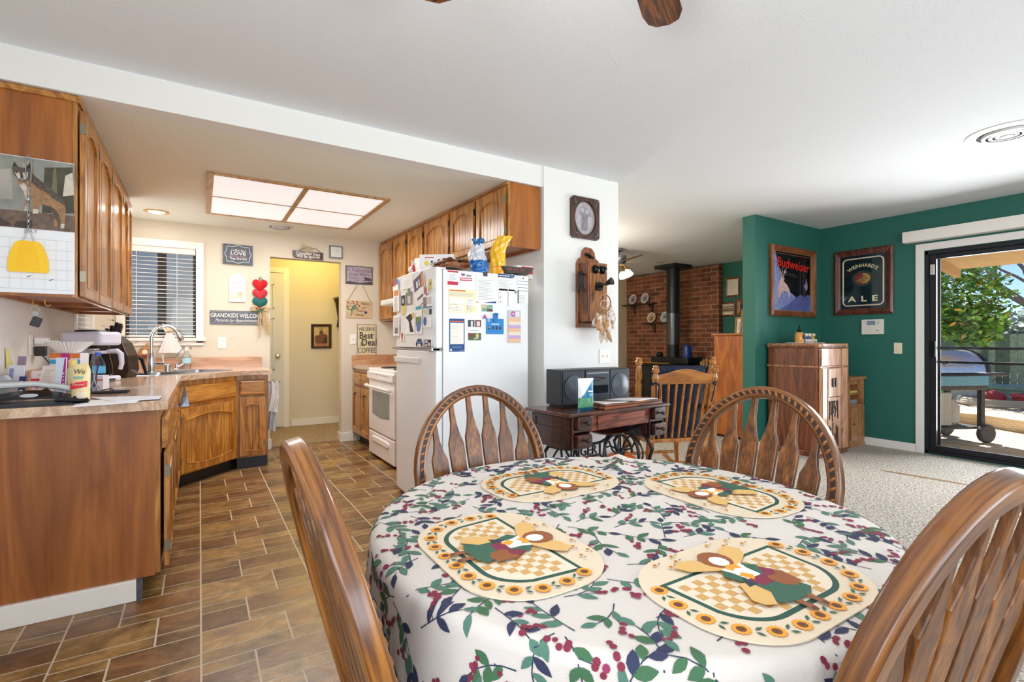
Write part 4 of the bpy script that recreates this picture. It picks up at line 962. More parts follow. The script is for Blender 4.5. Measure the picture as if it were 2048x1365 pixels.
MB().box(-.05, .065, -.025, .025, 0, .01).build('foot', M('23303a', .4), kt, smooth=0, bevel=.003)
dr = thing('coiled_cable', 'coil of black charging cable on the counter', 'cable', on(214, 790)+Vector((0,.06,.0)))
mb = MB(); mb.tube([((.06+.004*k_)*math.cos(a)*(1.25), (.03+.003*k_)*math.sin(a), .004+.003*k_) for k_ in range(3) for a in [2*math.pi*i/18 for i in range(18)]], .0032, 6); mb.tube([(.03,.02,.006),(.0,.06,.02),(-.06,.10,.006),(-.14,.09,.006)], .0028, 6); mb.build('cable_loop', M('202634', .4), dr)
er = MB(); er.tube([(0,0,.003),(.05,.03,.004),(.10,.0,.003),(.16,.05,.004),(.22,.03,.003)], .0018, 5); tag(er.build('earphone_cord', WPLAST, None, loc=on(225, 778)), 'thin white cord trailing across the counter', 'cord')
sc2 = thing('scissors', 'steel scissors leaning behind the candy bag', 'scissors', on(183, 790)+Vector((0,.06,.003)), (R_(-14), 0, 0))
for s_ in (-1, 1):
    mb = MB(); mb.tube([(s_*.012,0,.03),(0,0,.07),(-s_*.008,0,.14)], [.004,.006,.001], 6, flat=.4, up=(0,1,0)); mb.tube([(s_*.014+.011*math.cos(a), 0, .018+.016*math.sin(a)) for a in [2*math.pi*i/14 for i in range(14)]], .003, 6, closed=True); mb.build('blade', STEEL, sc2)
bx = thing('medicine_box', 'small white box with orange stripe beside the coffee maker', 'box', on(186, 783)+Vector((0,.16,0)), (0,0,R_(-25)))
MB().box(-.04, .04, -.025, .025, 0, .075).build('box', M('eceaf2', .5), bx, smooth=0); MB().box(-.0405, .0405, -.0255, -.025, .045, .055).build('orange_stripe', M('e8843c', .5), bx, smooth=0)
gv = MB(); gv.lathe([(.045,0),(.05,.02),(.05,.10),(.035,.12),(.032,.12),(.04,.02)], 22); tag(gv.build('grey_canister', M('8f9094', .5), None, loc=(-.725, 2.93, CZ)), 'blurred grey canister at the far left of the counter', 'canister')
# window sill and sink wall bits
rf = thing('rooster_figurine', 'small brown and red rooster plaque on the wall beside the sink', 'figurine', PY(290, 702, KY-.02), FY)
mb = MB(); mb.prism([(-.05,-.03),(-.03,-.055),(.03,-.06),(.055,-.03),(.05,.01),(.02,.03),(.03,.07),(.015,.075),(.0,.035),(-.04,.02)], 0, .018); mb.build('rooster_body', M('b7793e', .5, var=.45, vscale=45), rf, smooth=0, bevel=.005)
mb = MB(); mb.prism(circ(0, -.01, .022, 12), .0185, .021); mb.build('chest', M('eadfc6', .5), rf, smooth=0)
mb = MB(); mb.prism([(-.05,-.04),(.055,-.04),(.06,-.058),(.0,-.065),(-.055,-.055)], .0, .024); mb.build('red_base', M('7a3426', .5), rf, smooth=0)
cr = thing('draped_cloth_figure', 'pale pink lace cloth doll hanging behind the faucet', 'ornament', PY(338, 660, KY-.055), FY)
mb = MB(); mb.ball((0,0,0), (.035,.03,.03)); mb.build('head', M('dcbfa0', .7), cr)
mb = MB()
def skirt(u, v):
    a = 2*math.pi*u; r_ = .02+.075*v; rr_ = r_*(1+.14*math.sin(9*a)*v); return (rr_*math.cos(a)+.02*v, -.02-.20*v, .35*rr_*math.sin(a))
mb.grid(skirt, 60, 10); mb.build('lace_skirt', M('e2d8d4', .8, bump=.4, bscale=60), cr, smooth=80)
mb = MB(); mb.tube([(-.02,-.02,.02),(-.05,.03,.02),(-.045,.055,.02)], .008, 8); mb.build('arm', M('e6dcd2', .7), cr)
sb = thing('soap_bottle', 'clear dish soap bottle with aqua label behind the sink taps', 'bottle', Vector((PY(373, 735, KY-.08).x, KY-.08, .8755)))
MB().lathe([(.034,0),(.036,.01),(.036,.12),(.015,.15),(.012,.17)], 20, sy=.6).build('bottle', glass('soap_plastic', (.93,.95,.96)), sb)
MB().lathe([(.0365,.05),(.0365,.10)], 20, sy=.62).build('label', M('a6d8e2', .5), sb); MB().lathe([(.012,.17),(.012,.20),(.004,.205)], 12).build('pump', WPLAST, sb)
# blue plastic bag and towel
pb = MB(); q = random.Random(5)
pb.grid(lambda u, v: (.03+.03*math.sin(u*9+v*4)*v, (u-.5)*.16*(.35+.65*v), -.16*v+.0*u), 14, 10)
tag(pb.build('plastic_bag', M('9fb8d8', .2, var=.35, vscale=30, coat=.5), None, smooth=70, loc=(-.122, 4.36, .825), recalc=False), 'crumpled blue and white plastic bag hanging at the cabinet drawer', 'bag')
tw = thing('dish_towel', 'grey and white dish towels hanging on a bar at the end cabinet', 'towel', (.531, 5.16, .755))
MB().tube([(-.004,0,0),(.115,0,0)], .006, 8).build('towel_bar', M('2c2a2a', .4), tw)
for nm, x0, x1, yo, z1, c in (('towel', .012, .10, 0, -.26, 'e2dfda'), ('towel', .02, .088, .022, -.44, 'c5c9cf')):
    mb = MB(); mb.grid(lambda u, v: (x0+(x1-x0)*u+.012*math.sin(5*v)*v, -.012+yo+.014*math.sin(u*13+2*v), .009+(z1-.009)*v-.03*u*v), 24, 12)
    if not yo: mb.grid(lambda u, v: (x0+(x1-x0)*u, .012+yo*.5+.008*math.sin(u*11), .009-.20*v), 16, 6)
    mb.build(nm, M(c, .85, var=.22, vscale=22, bump=.3, bscale=80), tw, smooth=70, recalc=False)

# ---- wall signs on the kitchen back wall
WY = KY-.001
CHARC = M('565e6c', .6, var=.25, vscale=30)
fr = fy(446, 488, 505, 531.5, WY)
sg = flat('coffee_love_sign', 'dark grey box sign with white LOVE lettering high on the wall', 'sign', fr, [CHARC, M('c2c6cc', .6)], th=.03,
     texts=[('Coffee And', .5, .70, .028, CHALK, dict(shear=.2, bold=.008)), ('LOVE', .5, .54, .046, CHALK, dict(bold=.02, wscale=1.25)), ('Are Best When', .5, .40, .024, M('c98f86', .6), dict(shear=.2)), ('They Are Hot', .5, .28, .032, CHALK, dict(bold=.014, wscale=.85))])
mb = MB(); w_, h_ = fr[2], fr[3]; N = 60
mb.tube([(w_*.42*math.cos(a)*(1+.05*math.cos(8*a))/max(.78, abs(math.cos(a))**.5+.0), h_*.42*math.sin(a)*(1+.07*math.cos(8*a))/max(.78, abs(math.sin(a))**.5), .0312) for a in [2*math.pi*i/N for i in range(N)]], .0025, 5, closed=True)
mb.build('scroll_border', CHALK, sg)
fr = fy(458, 546, 490, 605, WY); 
def plaq(w, hh): return [(-w/2,-hh/2),(w/2,-hh/2),(w/2,hh*.36),(w*.3,hh*.4),(w*.12,hh*.47),(0,hh*.5),(-w*.12,hh*.47),(-w*.3,hh*.4),(-w/2,hh*.36)]
flat('prayer_plaque', 'pale lilac plaque with scalloped top and teacup picture', 'plaque', fr, [M('e4dde2', .5), M('bba8ae', .6), M('e6d2b4', .6), M('d8b8a4', .6), M('cfd6de', .6)], line_rows(.45, .82, 8, .22, .82, 1, 2, .22)+[('p',[(.1,.1),(.9,.1),(.9,.36),(.1,.3)],2),('c',.33,.24,.14,4),('c',.7,.28,.14,3),('r',.12,.06,.88,.12,4)], .014, outline=plaq)
fr = fy(420, 621, 525, 650, WY)
flat('grandkids_sign', 'long grey GRANDKIDS WELCOME sign with white lettering', 'sign', fr, [M('5c6470', .6, var=.15, vscale=30), M('c8cbd0', .6)], [('r', .01+.02*i, .06, .02+.02*i, .085, 1) for i in range(49)]+[('r', .01+.02*i, .91, .02+.02*i, .935, 1) for i in range(49)], .012,
     texts=[('GRANDKIDS WELCOME', .5, .64, .060, CHALK, dict(bold=.012, wscale=.72)), ('Parents by Appointment!', .5, .29, .045, CHALK, dict(shear=.45, wscale=.85))])
# hearts on a string
hb = thing('heart_wall_hanging', 'three stuffed fabric hearts with raffia bow hanging beside the doorway', 'wall hanging', PY(520, 570, WY-.02), FY)
def heart(cy, s, m, nm='heart'):
    mb = MB(); pts = []
    for i in range(28):
        a = 2*math.pi*i/28; pts.append((.0625*s*math.sin(a)**3, cy+s*(.052*math.cos(a)-.02*math.cos(2*a)-.008*math.cos(3*a)-.004*math.cos(4*a))))
    vs = [(x, y, 0) for x, y in pts]+[(x*.75, cy+(y-cy)*.75, .022) for x, y in pts]+[(x*.75, cy+(y-cy)*.75, -.012) for x, y in pts]; n = 28
    mb.add(vs+[(0,cy,.03),(0,cy,-.014)], [(i,(i+1)%n,n+(i+1)%n,n+i) for i in range(n)]+[(i,(i+1)%n,2*n+(i+1)%n,2*n+i) for i in range(n)]+[(n+i,n+(i+1)%n,3*n) for i in range(n)]+[(2*n+i,2*n+(i+1)%n,3*n+1) for i in range(n)])
    mb.build(nm, m, hb, smooth=70)
heart(.0, 1.15, M('c80f1e', .8)); heart(-.098, 1.15, M('c4303c', .8)); heart(-.185, 1.15, M('14605c', .8))
mb = MB(); mb.tube([(0,.04,0),(-.008,.07,0),(.005,.085,0),(.012,.06,0),(.03,.055,0)], .004, 6); mb.build('ribbon_loop', M('1f5a34', .6), hb)
mb = MB(); q = random.Random(2); RAF = M('cdb184', .8, var=.25, vscale=50)
for i in range(36):
    x1 = q.uniform(-.03, .14); L = q.uniform(.16, .30); mb.tube([(0,-.255,.01),(x1*.5,-.30,.018+q.uniform(0,.01)),(x1*q.uniform(.7,1.1),-.255-L,.008+q.uniform(0,.015))], .0022, 4)
for s_ in (-1, 1): mb.tube([(0,-.25,.01),(s_*.05,-.225,.02),(s_*.085,-.24,.02),(s_*.07,-.27,.015),(0,-.255,.012)], .011, 6)
mb.build('raffia_bow', RAF, hb)
mb = MB()
for (x, y, c) in ((-.02,-.235,0),(.0,-.245,0),(-.035,-.25,0)): mb.ball((x, y, .035), .008, 8, 6, 0)
for a in (-2.6, -2.0, -1.2, -.4, .2): mb.add([(0,-.255,.03),(.022*math.cos(a)-.007*math.sin(a), -.255+.022*math.sin(a)+.007*math.cos(a), .034),(.05*math.cos(a), -.255+.05*math.sin(a), .032),(.022*math.cos(a)+.007*math.sin(a), -.255+.022*math.sin(a)-.007*math.cos(a), .034)], [(0,1,2,3)], 1)
mb.build('holly_sprig', [M('b01a22', .5), M('2c5a34', .6)], hb, recalc=False)
# wood plank sign above the doorway
fr = fy(585, 501, 645.5, 521, WY)
def plank(w, hh): return [(-w*.47,-hh*.36),(-w*.36,-hh*.46),(w*.5,-hh*.5),(w*.5,hh*.46),(0,hh*.44),(-w*.5,hh*.5),(-w*.5,hh*.1)]
sg = flat('carved_wood_sign', 'dark brown rustic wood sign with raffia bow above the doorway', 'sign', fr, [wood('2c1710', '4a2a1c', 'x', 1, .5)], th=.025, outline=plank,
     texts=[('Complaint Dept', .5, .66, .044, CHALK, dict(bold=.008, wscale=.85)), ('Will Be Ignored', .5, .28, .046, CHALK, dict(bold=.008, wscale=.8))])
mb = MB(); w_, h_ = fr[2], fr[3]; mb.tube([(-w_*.3,h_*.45,.012),(-w_*.12,h_*.9,.012),(0,h_*1.15,.012),(w_*.15,h_*.95,.012),(w_*.25,h_*1.0,.012),(w_*.45,h_*.45,.012)], .003, 5); mb.build('wire_hanger', M('3a3632', .4), sg)
mb = MB(); q = random.Random(3)
for i in range(22): a = q.uniform(2.2, 5.6); mb.tube([(0,h_*1.1,.02),(.06*math.cos(a),h_*1.1+.04*math.sin(a),.03),(q.uniform(.06,.13)*math.cos(a),h_*1.1+.09*math.sin(a),.02)], .002, 4)
mb.build('raffia_bow', RAF, sg)
fr = fy(658, 491, 685, 519, WY)
flat('framed_quote', 'small square grey framed quote at the top right of the wall', 'picture', fr, [M('7b8486', .6, var=.2, vscale=50), M('e4e6e2', .6)], [('r', .12, .12, .88, .88, 1)]+[('p', [(.22+.1*i, y), (.25+.1*i, y+.14*(1+i % 2)*.6), (.27+.1*i, y+.14*(1+i % 2)*.6), (.25+.1*i, y)], 0) for i in range(6) for y in (.64, .46, .24)], .02)
fr = fy(691, 531, 745, 571, WY)
sg = flat('fisherman_sign', 'grey weathered metal A Fisherman Lives Here sign', 'sign', fr, [M('4e464e', .5, var=.3, vscale=20), M('a9a0ac', .5, var=.2, vscale=14), M('4a444a', .6)], [('p', [(.03,.12),(.4,.05),(.97,.2),(.96,.94),(.5,.97),(.04,.93)], 1), ('p', [(.62,.18),(.72,.28),(.66,.36),(.72,.42),(.9,.38),(.98,.28),(.9,.2),(.74,.22)], 2), ('p', [(.03,.03),(.97,.03),(.97,.14),(.5,.08),(.1,.16)], 2)], .006,
     texts=[('A Fisherman', .5, .76, .052, M('7a5a68', .6), dict(wscale=1.05)), ('Lives Here', .5, .55, .052, M('7a5a68', .6), dict(wscale=1.05)), ('With the catch of', .38, .34, .022, M('6d6470', .6), dict(shear=.4)), ('his life', .38, .22, .022, M('6d6470', .6), dict(shear=.4))])
w_, h_ = fr[2], fr[3]; MB().tube([(-.04,h_*.5,.003),(0,h_*.55,.003),(.05,h_*.5,.003)], .0015, 5).build('wire_hanger', GREY, sg)
fr = fy(692, 601, 743, 637, WY)
sg = flat('flower_house_sign', "tan hand painted sign reading Nana's and Papa's House with flowers", 'sign', fr, [M('cdb28a', .6, var=.12, vscale=20), M('2a7a68', .6), M('a8283a', .6), M('3a4a8a', .6)],
     [('p', [(.17,.1),(.2,.1),(.22,.45),(.33,.75),(.3,.76),(.19,.5)], 1), ('p', [(.24,.2),(.26,.2),(.27,.5),(.45,.85),(.42,.86),(.25,.55)], 1), ('p', [(.2,.5),(.05,.5),(.06,.46),(.2,.44)], 1), ('p', [(.26,.5),(.45,.6),(.46,.55),(.27,.44)], 1)]+[('c', x, y, r_, 2) for x, y, r_ in ((.07,.88,.035),(.26,.95,.03),(.42,.92,.03),(.05,.62,.04),(.36,.62,.035),(.5,.7,.04),(.28,.82,.03))]+[('p', [(x,y),(x+.05,y+.05),(x+.09,y+.03),(x+.04,y-.03)], 1) for x, y in ((.1,.7),(.3,.7),(.14,.82),(.38,.78),(.02,.5),(.18,.62))]+[('c', .76, .32, .06, 3), ('c', .79, .30, .03, 2)], .01,
     texts=[("Nana's", .74, .84, .036, INK, dict(bold=.006)), ('and', .70, .60, .032, INK, dict(bold=.006)), ("Papa's", .56, .42, .034, INK, dict(bold=.006)), ('House', .52, .18, .036, INK, dict(bold=.006))])
w_, h_ = fr[2], fr[3]; top_ = PY(718, 571, WY).z-fr[0].z
for s_ in (-1, 1): MB().tube([(s_*w_*.44, h_*.5, .006), (s_*.03+.01, top_, .006)], .0025, 5).build('hanging_cord', M('8a7a5a', .8), sg)
fr = fy(714, 649, 752, 712, WY)
sg = flat('coffee_sign', 'cream tin WE SERVE Best Deal COFFEE sign standing on the backsplash', 'sign', fr, [M('6a5a40', .6), M('d9cba6', .5, var=.06, vscale=14), INK], [('r', .025, .015, .975, .985, 1)]+[('p', [(.16+.0*i,.30+.025*i),(.34,.37+.025*i),(.34,.378+.025*i),(.16,.31+.025*i)], 2) for i in range(5)]+[('p', [(.66,.55+.03*i),(.9,.62+.03*i),(.9,.628+.03*i),(.66,.56+.03*i)], 2) for i in range(4)], .008,
     texts=[('WE SERVE', .5, .845, .058, INK, dict(wscale=.72, bold=.006)), ('Best', .46, .64, .105, INK, dict(bold=.014, wscale=.85)), ('Deal', .62, .42, .115, INK, dict(bold=.014, wscale=.85)), ('COFFEE', .5, .17, .084, INK, dict(wscale=.72, bold=.006))])
# hall picture and the dark bracket at the hall's right edge
fr = fy(622, 648, 662.5, 697, 7.148)
hp = thing('hall_picture', 'dark framed interior painting on the yellow hall wall', 'picture', fr[0], fr[1])
def frame(parent, w, hh, bw, th, mat, name='picture_frame', step=True):
    mb = MB()
    o = [(-w/2,-hh/2),(w/2,-hh/2),(w/2,hh/2),(-w/2,hh/2)]
    lv = [(0, .001), (0, th*.7), (bw*.35, th), (bw*.7, th*.75), (bw, th*.5), (bw, .001)]
    vs = []
    for ins, z in lv: vs += [(x-math.copysign(ins, x), y-math.copysign(ins, y), z) for x, y in o]
    fs = [(k*4+i, k*4+(i+1) % 4, (k+1)*4+(i+1) % 4, (k+1)*4+i) for k in range(len(lv)-1) for i in range(4)]
    mb.add(vs, fs); return mb.build(name, mat, parent, smooth=0, recalc=False)
w_, h_ = fr[2], fr[3]; frame(hp, w_, h_, .035, .022, wood('24130c', '4a2c1c', 'y', 1, .35))
mb = MB(); mb.box(-w_/2+.03, w_/2-.03, -h_/2+.03, h_/2-.03, .001, .006, 0)
deco(mb, [('r',.14,.12,.86,.88,0),('p',[(.2,.2),(.8,.2),(.8,.5),(.6,.72),(.3,.72),(.2,.5)],1),('p',[(.55,.2),(.8,.2),(.78,.45),(.66,.5)],2),('p',[(.15,.5),(.4,.55),(.42,.8),(.15,.85)],3),('r',.3,.14,.75,.2,4),('p',[(.6,.6),(.85,.55),(.85,.86),(.6,.85)],3)], w_, h_, .006)
mb.build('painting', [M('a08a62', .6, var=.3, vscale=30), M('6a4030', .6, var=.4, vscale=40), M('3c2c24', .6), M('c0aa78', .6, var=.3, vscale=40), M('b0483a', .6)], hp, smooth=0, recalc=False)
wk = MB(); wk.M = None; x_, z0_, z1_ = PY(675, 600, 7.14).x, PY(675, 655, 7.14).z, PY(675, 597, 7.14).z
wk.tube([(x_, 7.12, z0_), (x_+.015, 7.10, z0_+.12), (x_-.01, 7.09, z1_-.06), (x_-.03, 7.07, z1_)], [.018,.02,.03,.045], 8); tag(wk.build('wall_sconce', M('3a241a', .4), None), 'dark carved wood wall ornament at the hall edge', 'wall ornament')

# ---- fridge papers: right side (faces -Y) and doors (face -X)
SYF = 3.735-.76-.0012
def fside(u0, v0, u1, v1): return fy(u0, v0, u1, v1, SYF)
PG = 'papers on the fridge side'
PR = [PAPER, GREY, M('c22742', .6), M('f3e6c2', .7), M('d0632e', .6), M('1c4586', .5), M('f6f2e4', .7), M('2a4a72', .6), M('8c5a8a', .6), M('5f8f9a', .6)]
flat('printed_card', 'white card with red bars at the top left of the fridge side', 'paper', fside(895, 541, 916, 571), PR, [('r',.0,.88,1,1,2),('r',0,0,1,.24,2)]+line_rows(.3,.8,7,.1,.9,1,1,.3), group=PG)
flat('printed_magnet', 'white magnet with red phone number strip on the fridge side', 'magnet', fside(920, 546, 943.5, 563), PR+[PR[2]], [('r',0,0,1,.4,2),('r',.05,.14,.95,.28,0),('r',.1,.62,.4,.95,8),('r',.5,.55,.95,.85,1)], group=PG)
flat('notice_sheet', 'pale yellow printed notice on the fridge side', 'paper', fside(897, 577, 953, 627), PR, [('r',.02,.9,.6,.95,4)]+line_rows(.7,.86,4,.03,.95,1,5,.25)+[('r',.03,.36,.55,.62,6),('r',.6,.3,.95,.62,6),('r',.03,.05,.26,.3,6),('r',.3,.05,.55,.3,6)]+line_rows(.08,.6,8,.08,.5,1,6,.2)+line_rows(.08,.6,8,.64,.93,1,7,.2)+[('c',.66,.3,.018,2),('c',.66,.2,.018,2),('c',.05,.3,.015,9),('c',.05,.18,.015,9)], group=PG)
fridge_o = bpy.data.objects['notice_sheet']; fridge_o.data.materials[0] = PR[3]
flat('letter_sheet', 'white letter held by a dark square magnet on the fridge side', 'paper', fside(953, 549, 992, 607), PR, line_rows(.1,.85,14,.08,.92,1,8,.22)+[('p',[(.35,.0),(1,.0),(1,.07)],5),('p',[(.0,.0),(.12,.0),(.0,.05)],2)], group=PG)
flat('square_magnet', 'small dark grey square magnet at the top of the letter', 'magnet', fside(966, 544, 974.5, 553.5), [M('3a3a46', .5)], th=.004)
flat('enrollment_sheet', 'white sheet with a dark blue rounded banner on the fridge side', 'paper', fside(996, 547, 1029, 583), PR, [('p',[(0,.78),(.86,.76),(.98,.84),(1,.98),(0,1)],7),('r',.06,.86,.7,.9,0),('c',.84,.88,.07,9)]+line_rows(.1,.7,6,.05,.9,1,9,.2), group=PG)
flat('blank_form', 'blank white folded form below the blue bannered sheet', 'paper', fside(997.5, 578, 1016, 613), PR, [('r',.08,.75,.14,.85,1),('r',.1,.45,.2,.55,9),('r',.1,.2,.2,.3,4),('r',.95,0,1,1,1)], group=PG)
flat('blank_form', 'blank white form with a small leaf emblem on the fridge side', 'paper', fside(1017, 579, 1037, 614), PR, [('c',.7,.85,.12,9),('c',.62,.92,.06,4)], group=PG)
flat('schedule_strip', 'tall white strip with blue bars at the right edge of the fridge side', 'paper', fside(1035, 553, 1056, 608), PR, [('p',[(.45,.93),(.55,.98),(.6,.93),(.52,.9)],7)]+[('r',.05,.82-.12*i,.98,.835-.12*i,7) for i in range(4)]+line_rows(.02,.34,6,.05,.9,1,11,.2), group=PG)
PH = [PAPER, M('7fae9a', .5, var=.4, vscale=60), M('5a4038', .5, var=.4, vscale=60), M('303a52', .5, var=.5, vscale=60), M('7a3436', .5, var=.4, vscale=50), M('4f6a34', .5, var=.4, vscale=40), M('d8d2cc', .5), M('cfc07a', .5)]
flat('family_photo', 'small pair of outdoor snapshots under the letter', 'photo', fside(963, 609.5, 985, 624), PH, [('r',0,0,.42,1,1),('r',.02,.5,.4,.95,7),('r',.45,0,1,1,1),('r',.45,0,1,.4,2)], group='snapshots on the fridge')
flat('flower_magnet', 'small pink flower magnet between the snapshots', 'magnet', fside(962, 629, 974.5, 639), [M('e6dde6', .5), M('a0508e', .5), M('6a2a4a', .5)], [('c',.5,.5,.2,1),('c',.75,.3,.18,1),('c',.3,.2,.1,2),('c',.6,.85,.1,2)], th=.003, outline=lambda w, hh: circ(0, 0, w*.48, 14, hh*.46))
flat('family_photo', 'pair of indoor snapshots left of the blue clip', 'photo', fside(936, 640, 962, 654.5), PH, [('r',0,0,.48,1,3),('r',.2,0,.36,.85,6),('r',.52,0,1,1,4),('r',.65,.1,.9,.8,6)], group='snapshots on the fridge')
flat('family_photo', 'snapshot of a red blanket on grass at the lower middle', 'photo', fside(936, 666.5, 962, 681), PH, [('r',0,0,1,1,5),('p',[(0,.4),(.35,.5),(.4,1),(0,1)],4),('p',[(.4,.1),(.8,.3),(.75,.45),(.5,.3)],6),('c',.7,.65,.12,7)], group='snapshots on the fridge')
flat('white_card', 'plain white photo card between the indoor and blanket snapshots', 'paper', fside(936, 654.5, 962, 666.5), PR, [('r',.2,.4,.8,.5,1)], group=PG)
flat('checklist_sheet', 'white checklist with a broad navy border on the fridge side', 'paper', fside(898.5, 637.5, 929, 703.5), PR, [('r',.06,.23,.94,.87,6),('r',.05,.9,.95,.93,4),('r',.2,.12,.8,.15,9),('r',.05,.02,.16,.08,6),('c',.74,.04,.02,6),('c',.82,.04,.02,6),('c',.9,.04,.02,6)]+line_rows(.26,.84,12,.1,.9,1,13,.12), group=PG)
bpy.data.objects['checklist_sheet'].data.materials[0] = PR[5]
bc = flat('blue_photo_card', 'bright blue card with four tiny portraits held by a blue clip', 'card', fside(972, 637.5, 1007, 669), [M('1c83c8', .45), M('e8eef4', .5), M('3a2a3a', .5), M('d8a890', .5), M('1565a8', .45)], [('r',.3,.62,.74,.68,1)]+[('r',.13+.2*i,.3,.24+.2*i,.5,2) for i in range(4)]+[('c',.185+.2*i,.43,.035,3) for i in range(4)]+[('c',.14,.88,.06,1),('c',.14,.88,.04,0)], .003)
cl = MB(); cl.prism(rr(.034, .06, .012, 4), .004, .012); cl.prism(circ(-.008, .02, .011, 12), .012, .016); cl.prism(circ(.008, .02, .011, 12), .012, .016)
f_ = fside(984, 628, 996, 643); tag(cl.build('magnetic_clip', M('1a74ba', .35), None, smooth=0, loc=f_[0], rot=f_[1]), 'blue plastic magnetic clip holding the blue card', 'clip')
flat('note_pad', 'striped pastel shopping note pad with donuts on the fridge side', 'note pad', fside(1015.5, 620.5, 1040.5, 686), [M('c8c2c2', .6), M('c2a2cc', .6), M('e6b890', .6), M('e2dac6', .6), M('b466b4', .6), M('eee8ea', .6)], [('r',.02,.02+.105*i,1,.02+.105*(i+1),[2,1,3][i % 3]) for i in range(7)]+[('c',.4,.88,.2,4),('c',.4,.88,.07,0),('c',.72,.88,.17,5),('c',.72,.88,.06,0)], .006)

def ffr(u0, v0, u1, v1): return fx(u0, v0, u1, v1, 1.2555)
DG = 'magnets and photos on the freezer door'
DM = [PAPER, M('4a3a64', .5), M('e08a34', .5), INK, M('8a7c70', .5, var=.5, vscale=60), M('d8c46a', .5), M('3fa0b4', .5), M('b83a3a', .5), M('6a8a5a', .5), M('2a52a8', .4), M('cfcbc8', .6), M('5a7ab0', .5)]
it = [
 ('bookmark_tag', 'purple and orange bookmark tag with white tail on the freezer door', 'tag', (830, 553, 850, 608), [('r',0,.55,1,1,1),('p',[(.7,.5),(1,.5),(1,.95),(.8,.95)],2),('r',.2,.2,.8,.28,1),('r',.25,.62,.4,.85,0),('r',.5,.62,.6,.85,0)]),
 ('drawing_sheet', 'childs pencil drawing on thin paper at the top of the freezer door', 'paper', (804, 557, 826, 575), line_rows(.2, .8, 3, .2, .8, 10, 1, .2)),
 ('yellow_note', 'small yellow note near the freezer door edge', 'note', (858.5, 559, 866, 579), [('r',0,0,1,1,5),('r',.4,.4,.6,.7,3)]),
 ('guitar_magnet', 'red and silver guitar shaped magnet on the freezer door', 'magnet', (848, 565, 855.5, 587), [('c',.5,.25,.4,7),('r',.4,.4,.6,1,4)]),
 ('snapshot', 'framed family snapshot with a green flower magnet on top', 'photo', (812, 586, 826, 609), [('r',0,0,1,1,4),('r',.3,.1,.7,.7,10),('c',.45,1.0,.2,8)]),
 ('snapshot', 'dark narrow snapshot left of the framed one on the freezer door', 'photo', (803, 590, 811, 611), [('r',0,0,1,.9,3),('r',.3,.2,.7,.6,10)]),
 ('calendar_card', 'white printed card with a photo strip and blue base on the freezer door', 'card', (847, 593, 865, 615), [('r',0,0,.4,.9,4),('r',0,0,1,.12,11),('r',.45,.3,.95,.85,10)]),
 ('ribbon_note', 'yellow ribbon and long white note on the left of the freezer door', 'note', (787, 583, 799, 623), [('r',.1,.75,.9,1,2),('r',.2,0,.7,.7,10)]),
 ('red_blue_magnet', 'red and blue striped magnet at the far edge of the freezer door', 'magnet', (786, 561, 797, 580), [('r',0,.4,.5,1,7),('r',.5,.5,1,1,11)]),
 ('calendar_strip', 'teal topped paper strip with a green photo on the freezer door', 'paper', (832, 614, 844, 668), [('r',0,.88,1,1,6),('r',.05,.3,.95,.62,8),('c',.5,.27,.35,11)]),
 ('gold_magnet', 'small square gold magnet on the freezer door', 'magnet', (847, 619, 852.5, 629), [('r',.1,.1,.9,.9,5)]),
 ('black_magnet', 'small black rectangular magnet near the freezer door edge', 'magnet', (859, 618.5, 864.5, 629), [('r',0,0,1,1,3)]),
 ('blue_heart_magnet', 'blue heart magnet holding a white cord ring', 'magnet', (846, 637, 862, 655), [('c',.3,.65,.22,9),('r',.15,.35,.4,.6,9)]),
 ('yellow_card', 'narrow yellow holy card on the freezer door', 'card', (804, 611, 812, 629), [('r',0,0,1,1,5)]),
 ('red_figure_magnet', 'small red figure magnet low on the left of the freezer door', 'magnet', (801, 667, 809, 683), [('p',[(.2,1),(.8,1),(.6,.1),(.4,0)],7)]),
 ('crossed_photo', 'black and white horse photo with dark bow on the freezer door', 'photo', (812, 627, 830, 669), [('p',[(0,.8),(.5,.95),(1,.85),(.6,.6),(.9,.1),(.5,.1),(.35,.6)],3),('c',.85,.85,.14,5)]),
 ('long_photo_strip', 'long lilac photo strip at the lower left of the freezer door', 'photo', (787, 632, 799, 672), [('r',.1,.1,.9,.9,10),('r',.3,.1,.8,.4,4)]),
 ('truck_magnet', 'grey and blue jeep shaped magnet at the bottom of the freezer door', 'magnet', (832, 677, 846.5, 692), [('p',[(.05,.35),(.15,.7),(.35,.95),(.8,.95),(.95,.5),(.95,.2),(.05,.2)],11),('r',.3,.55,.7,.85,3),('c',.15,.2,.12,3),('c',.85,.2,.12,3)]),
 ('recipe_magnet', 'dark grey square magnet with white print at the bottom edge', 'magnet', (850, 680, 863, 694.5), [('r',0,0,1,1,3),('r',.1,.55,.5,.9,10),('r',.55,.15,.9,.6,10),('r',.1,.1,.45,.4,10)]),
]
for nm, lab, cat, b, items in it: flat(nm, lab, cat, ffr(*b), DM, items, .0025, DG, tilt=.28 if nm == 'bookmark_tag' else 0)

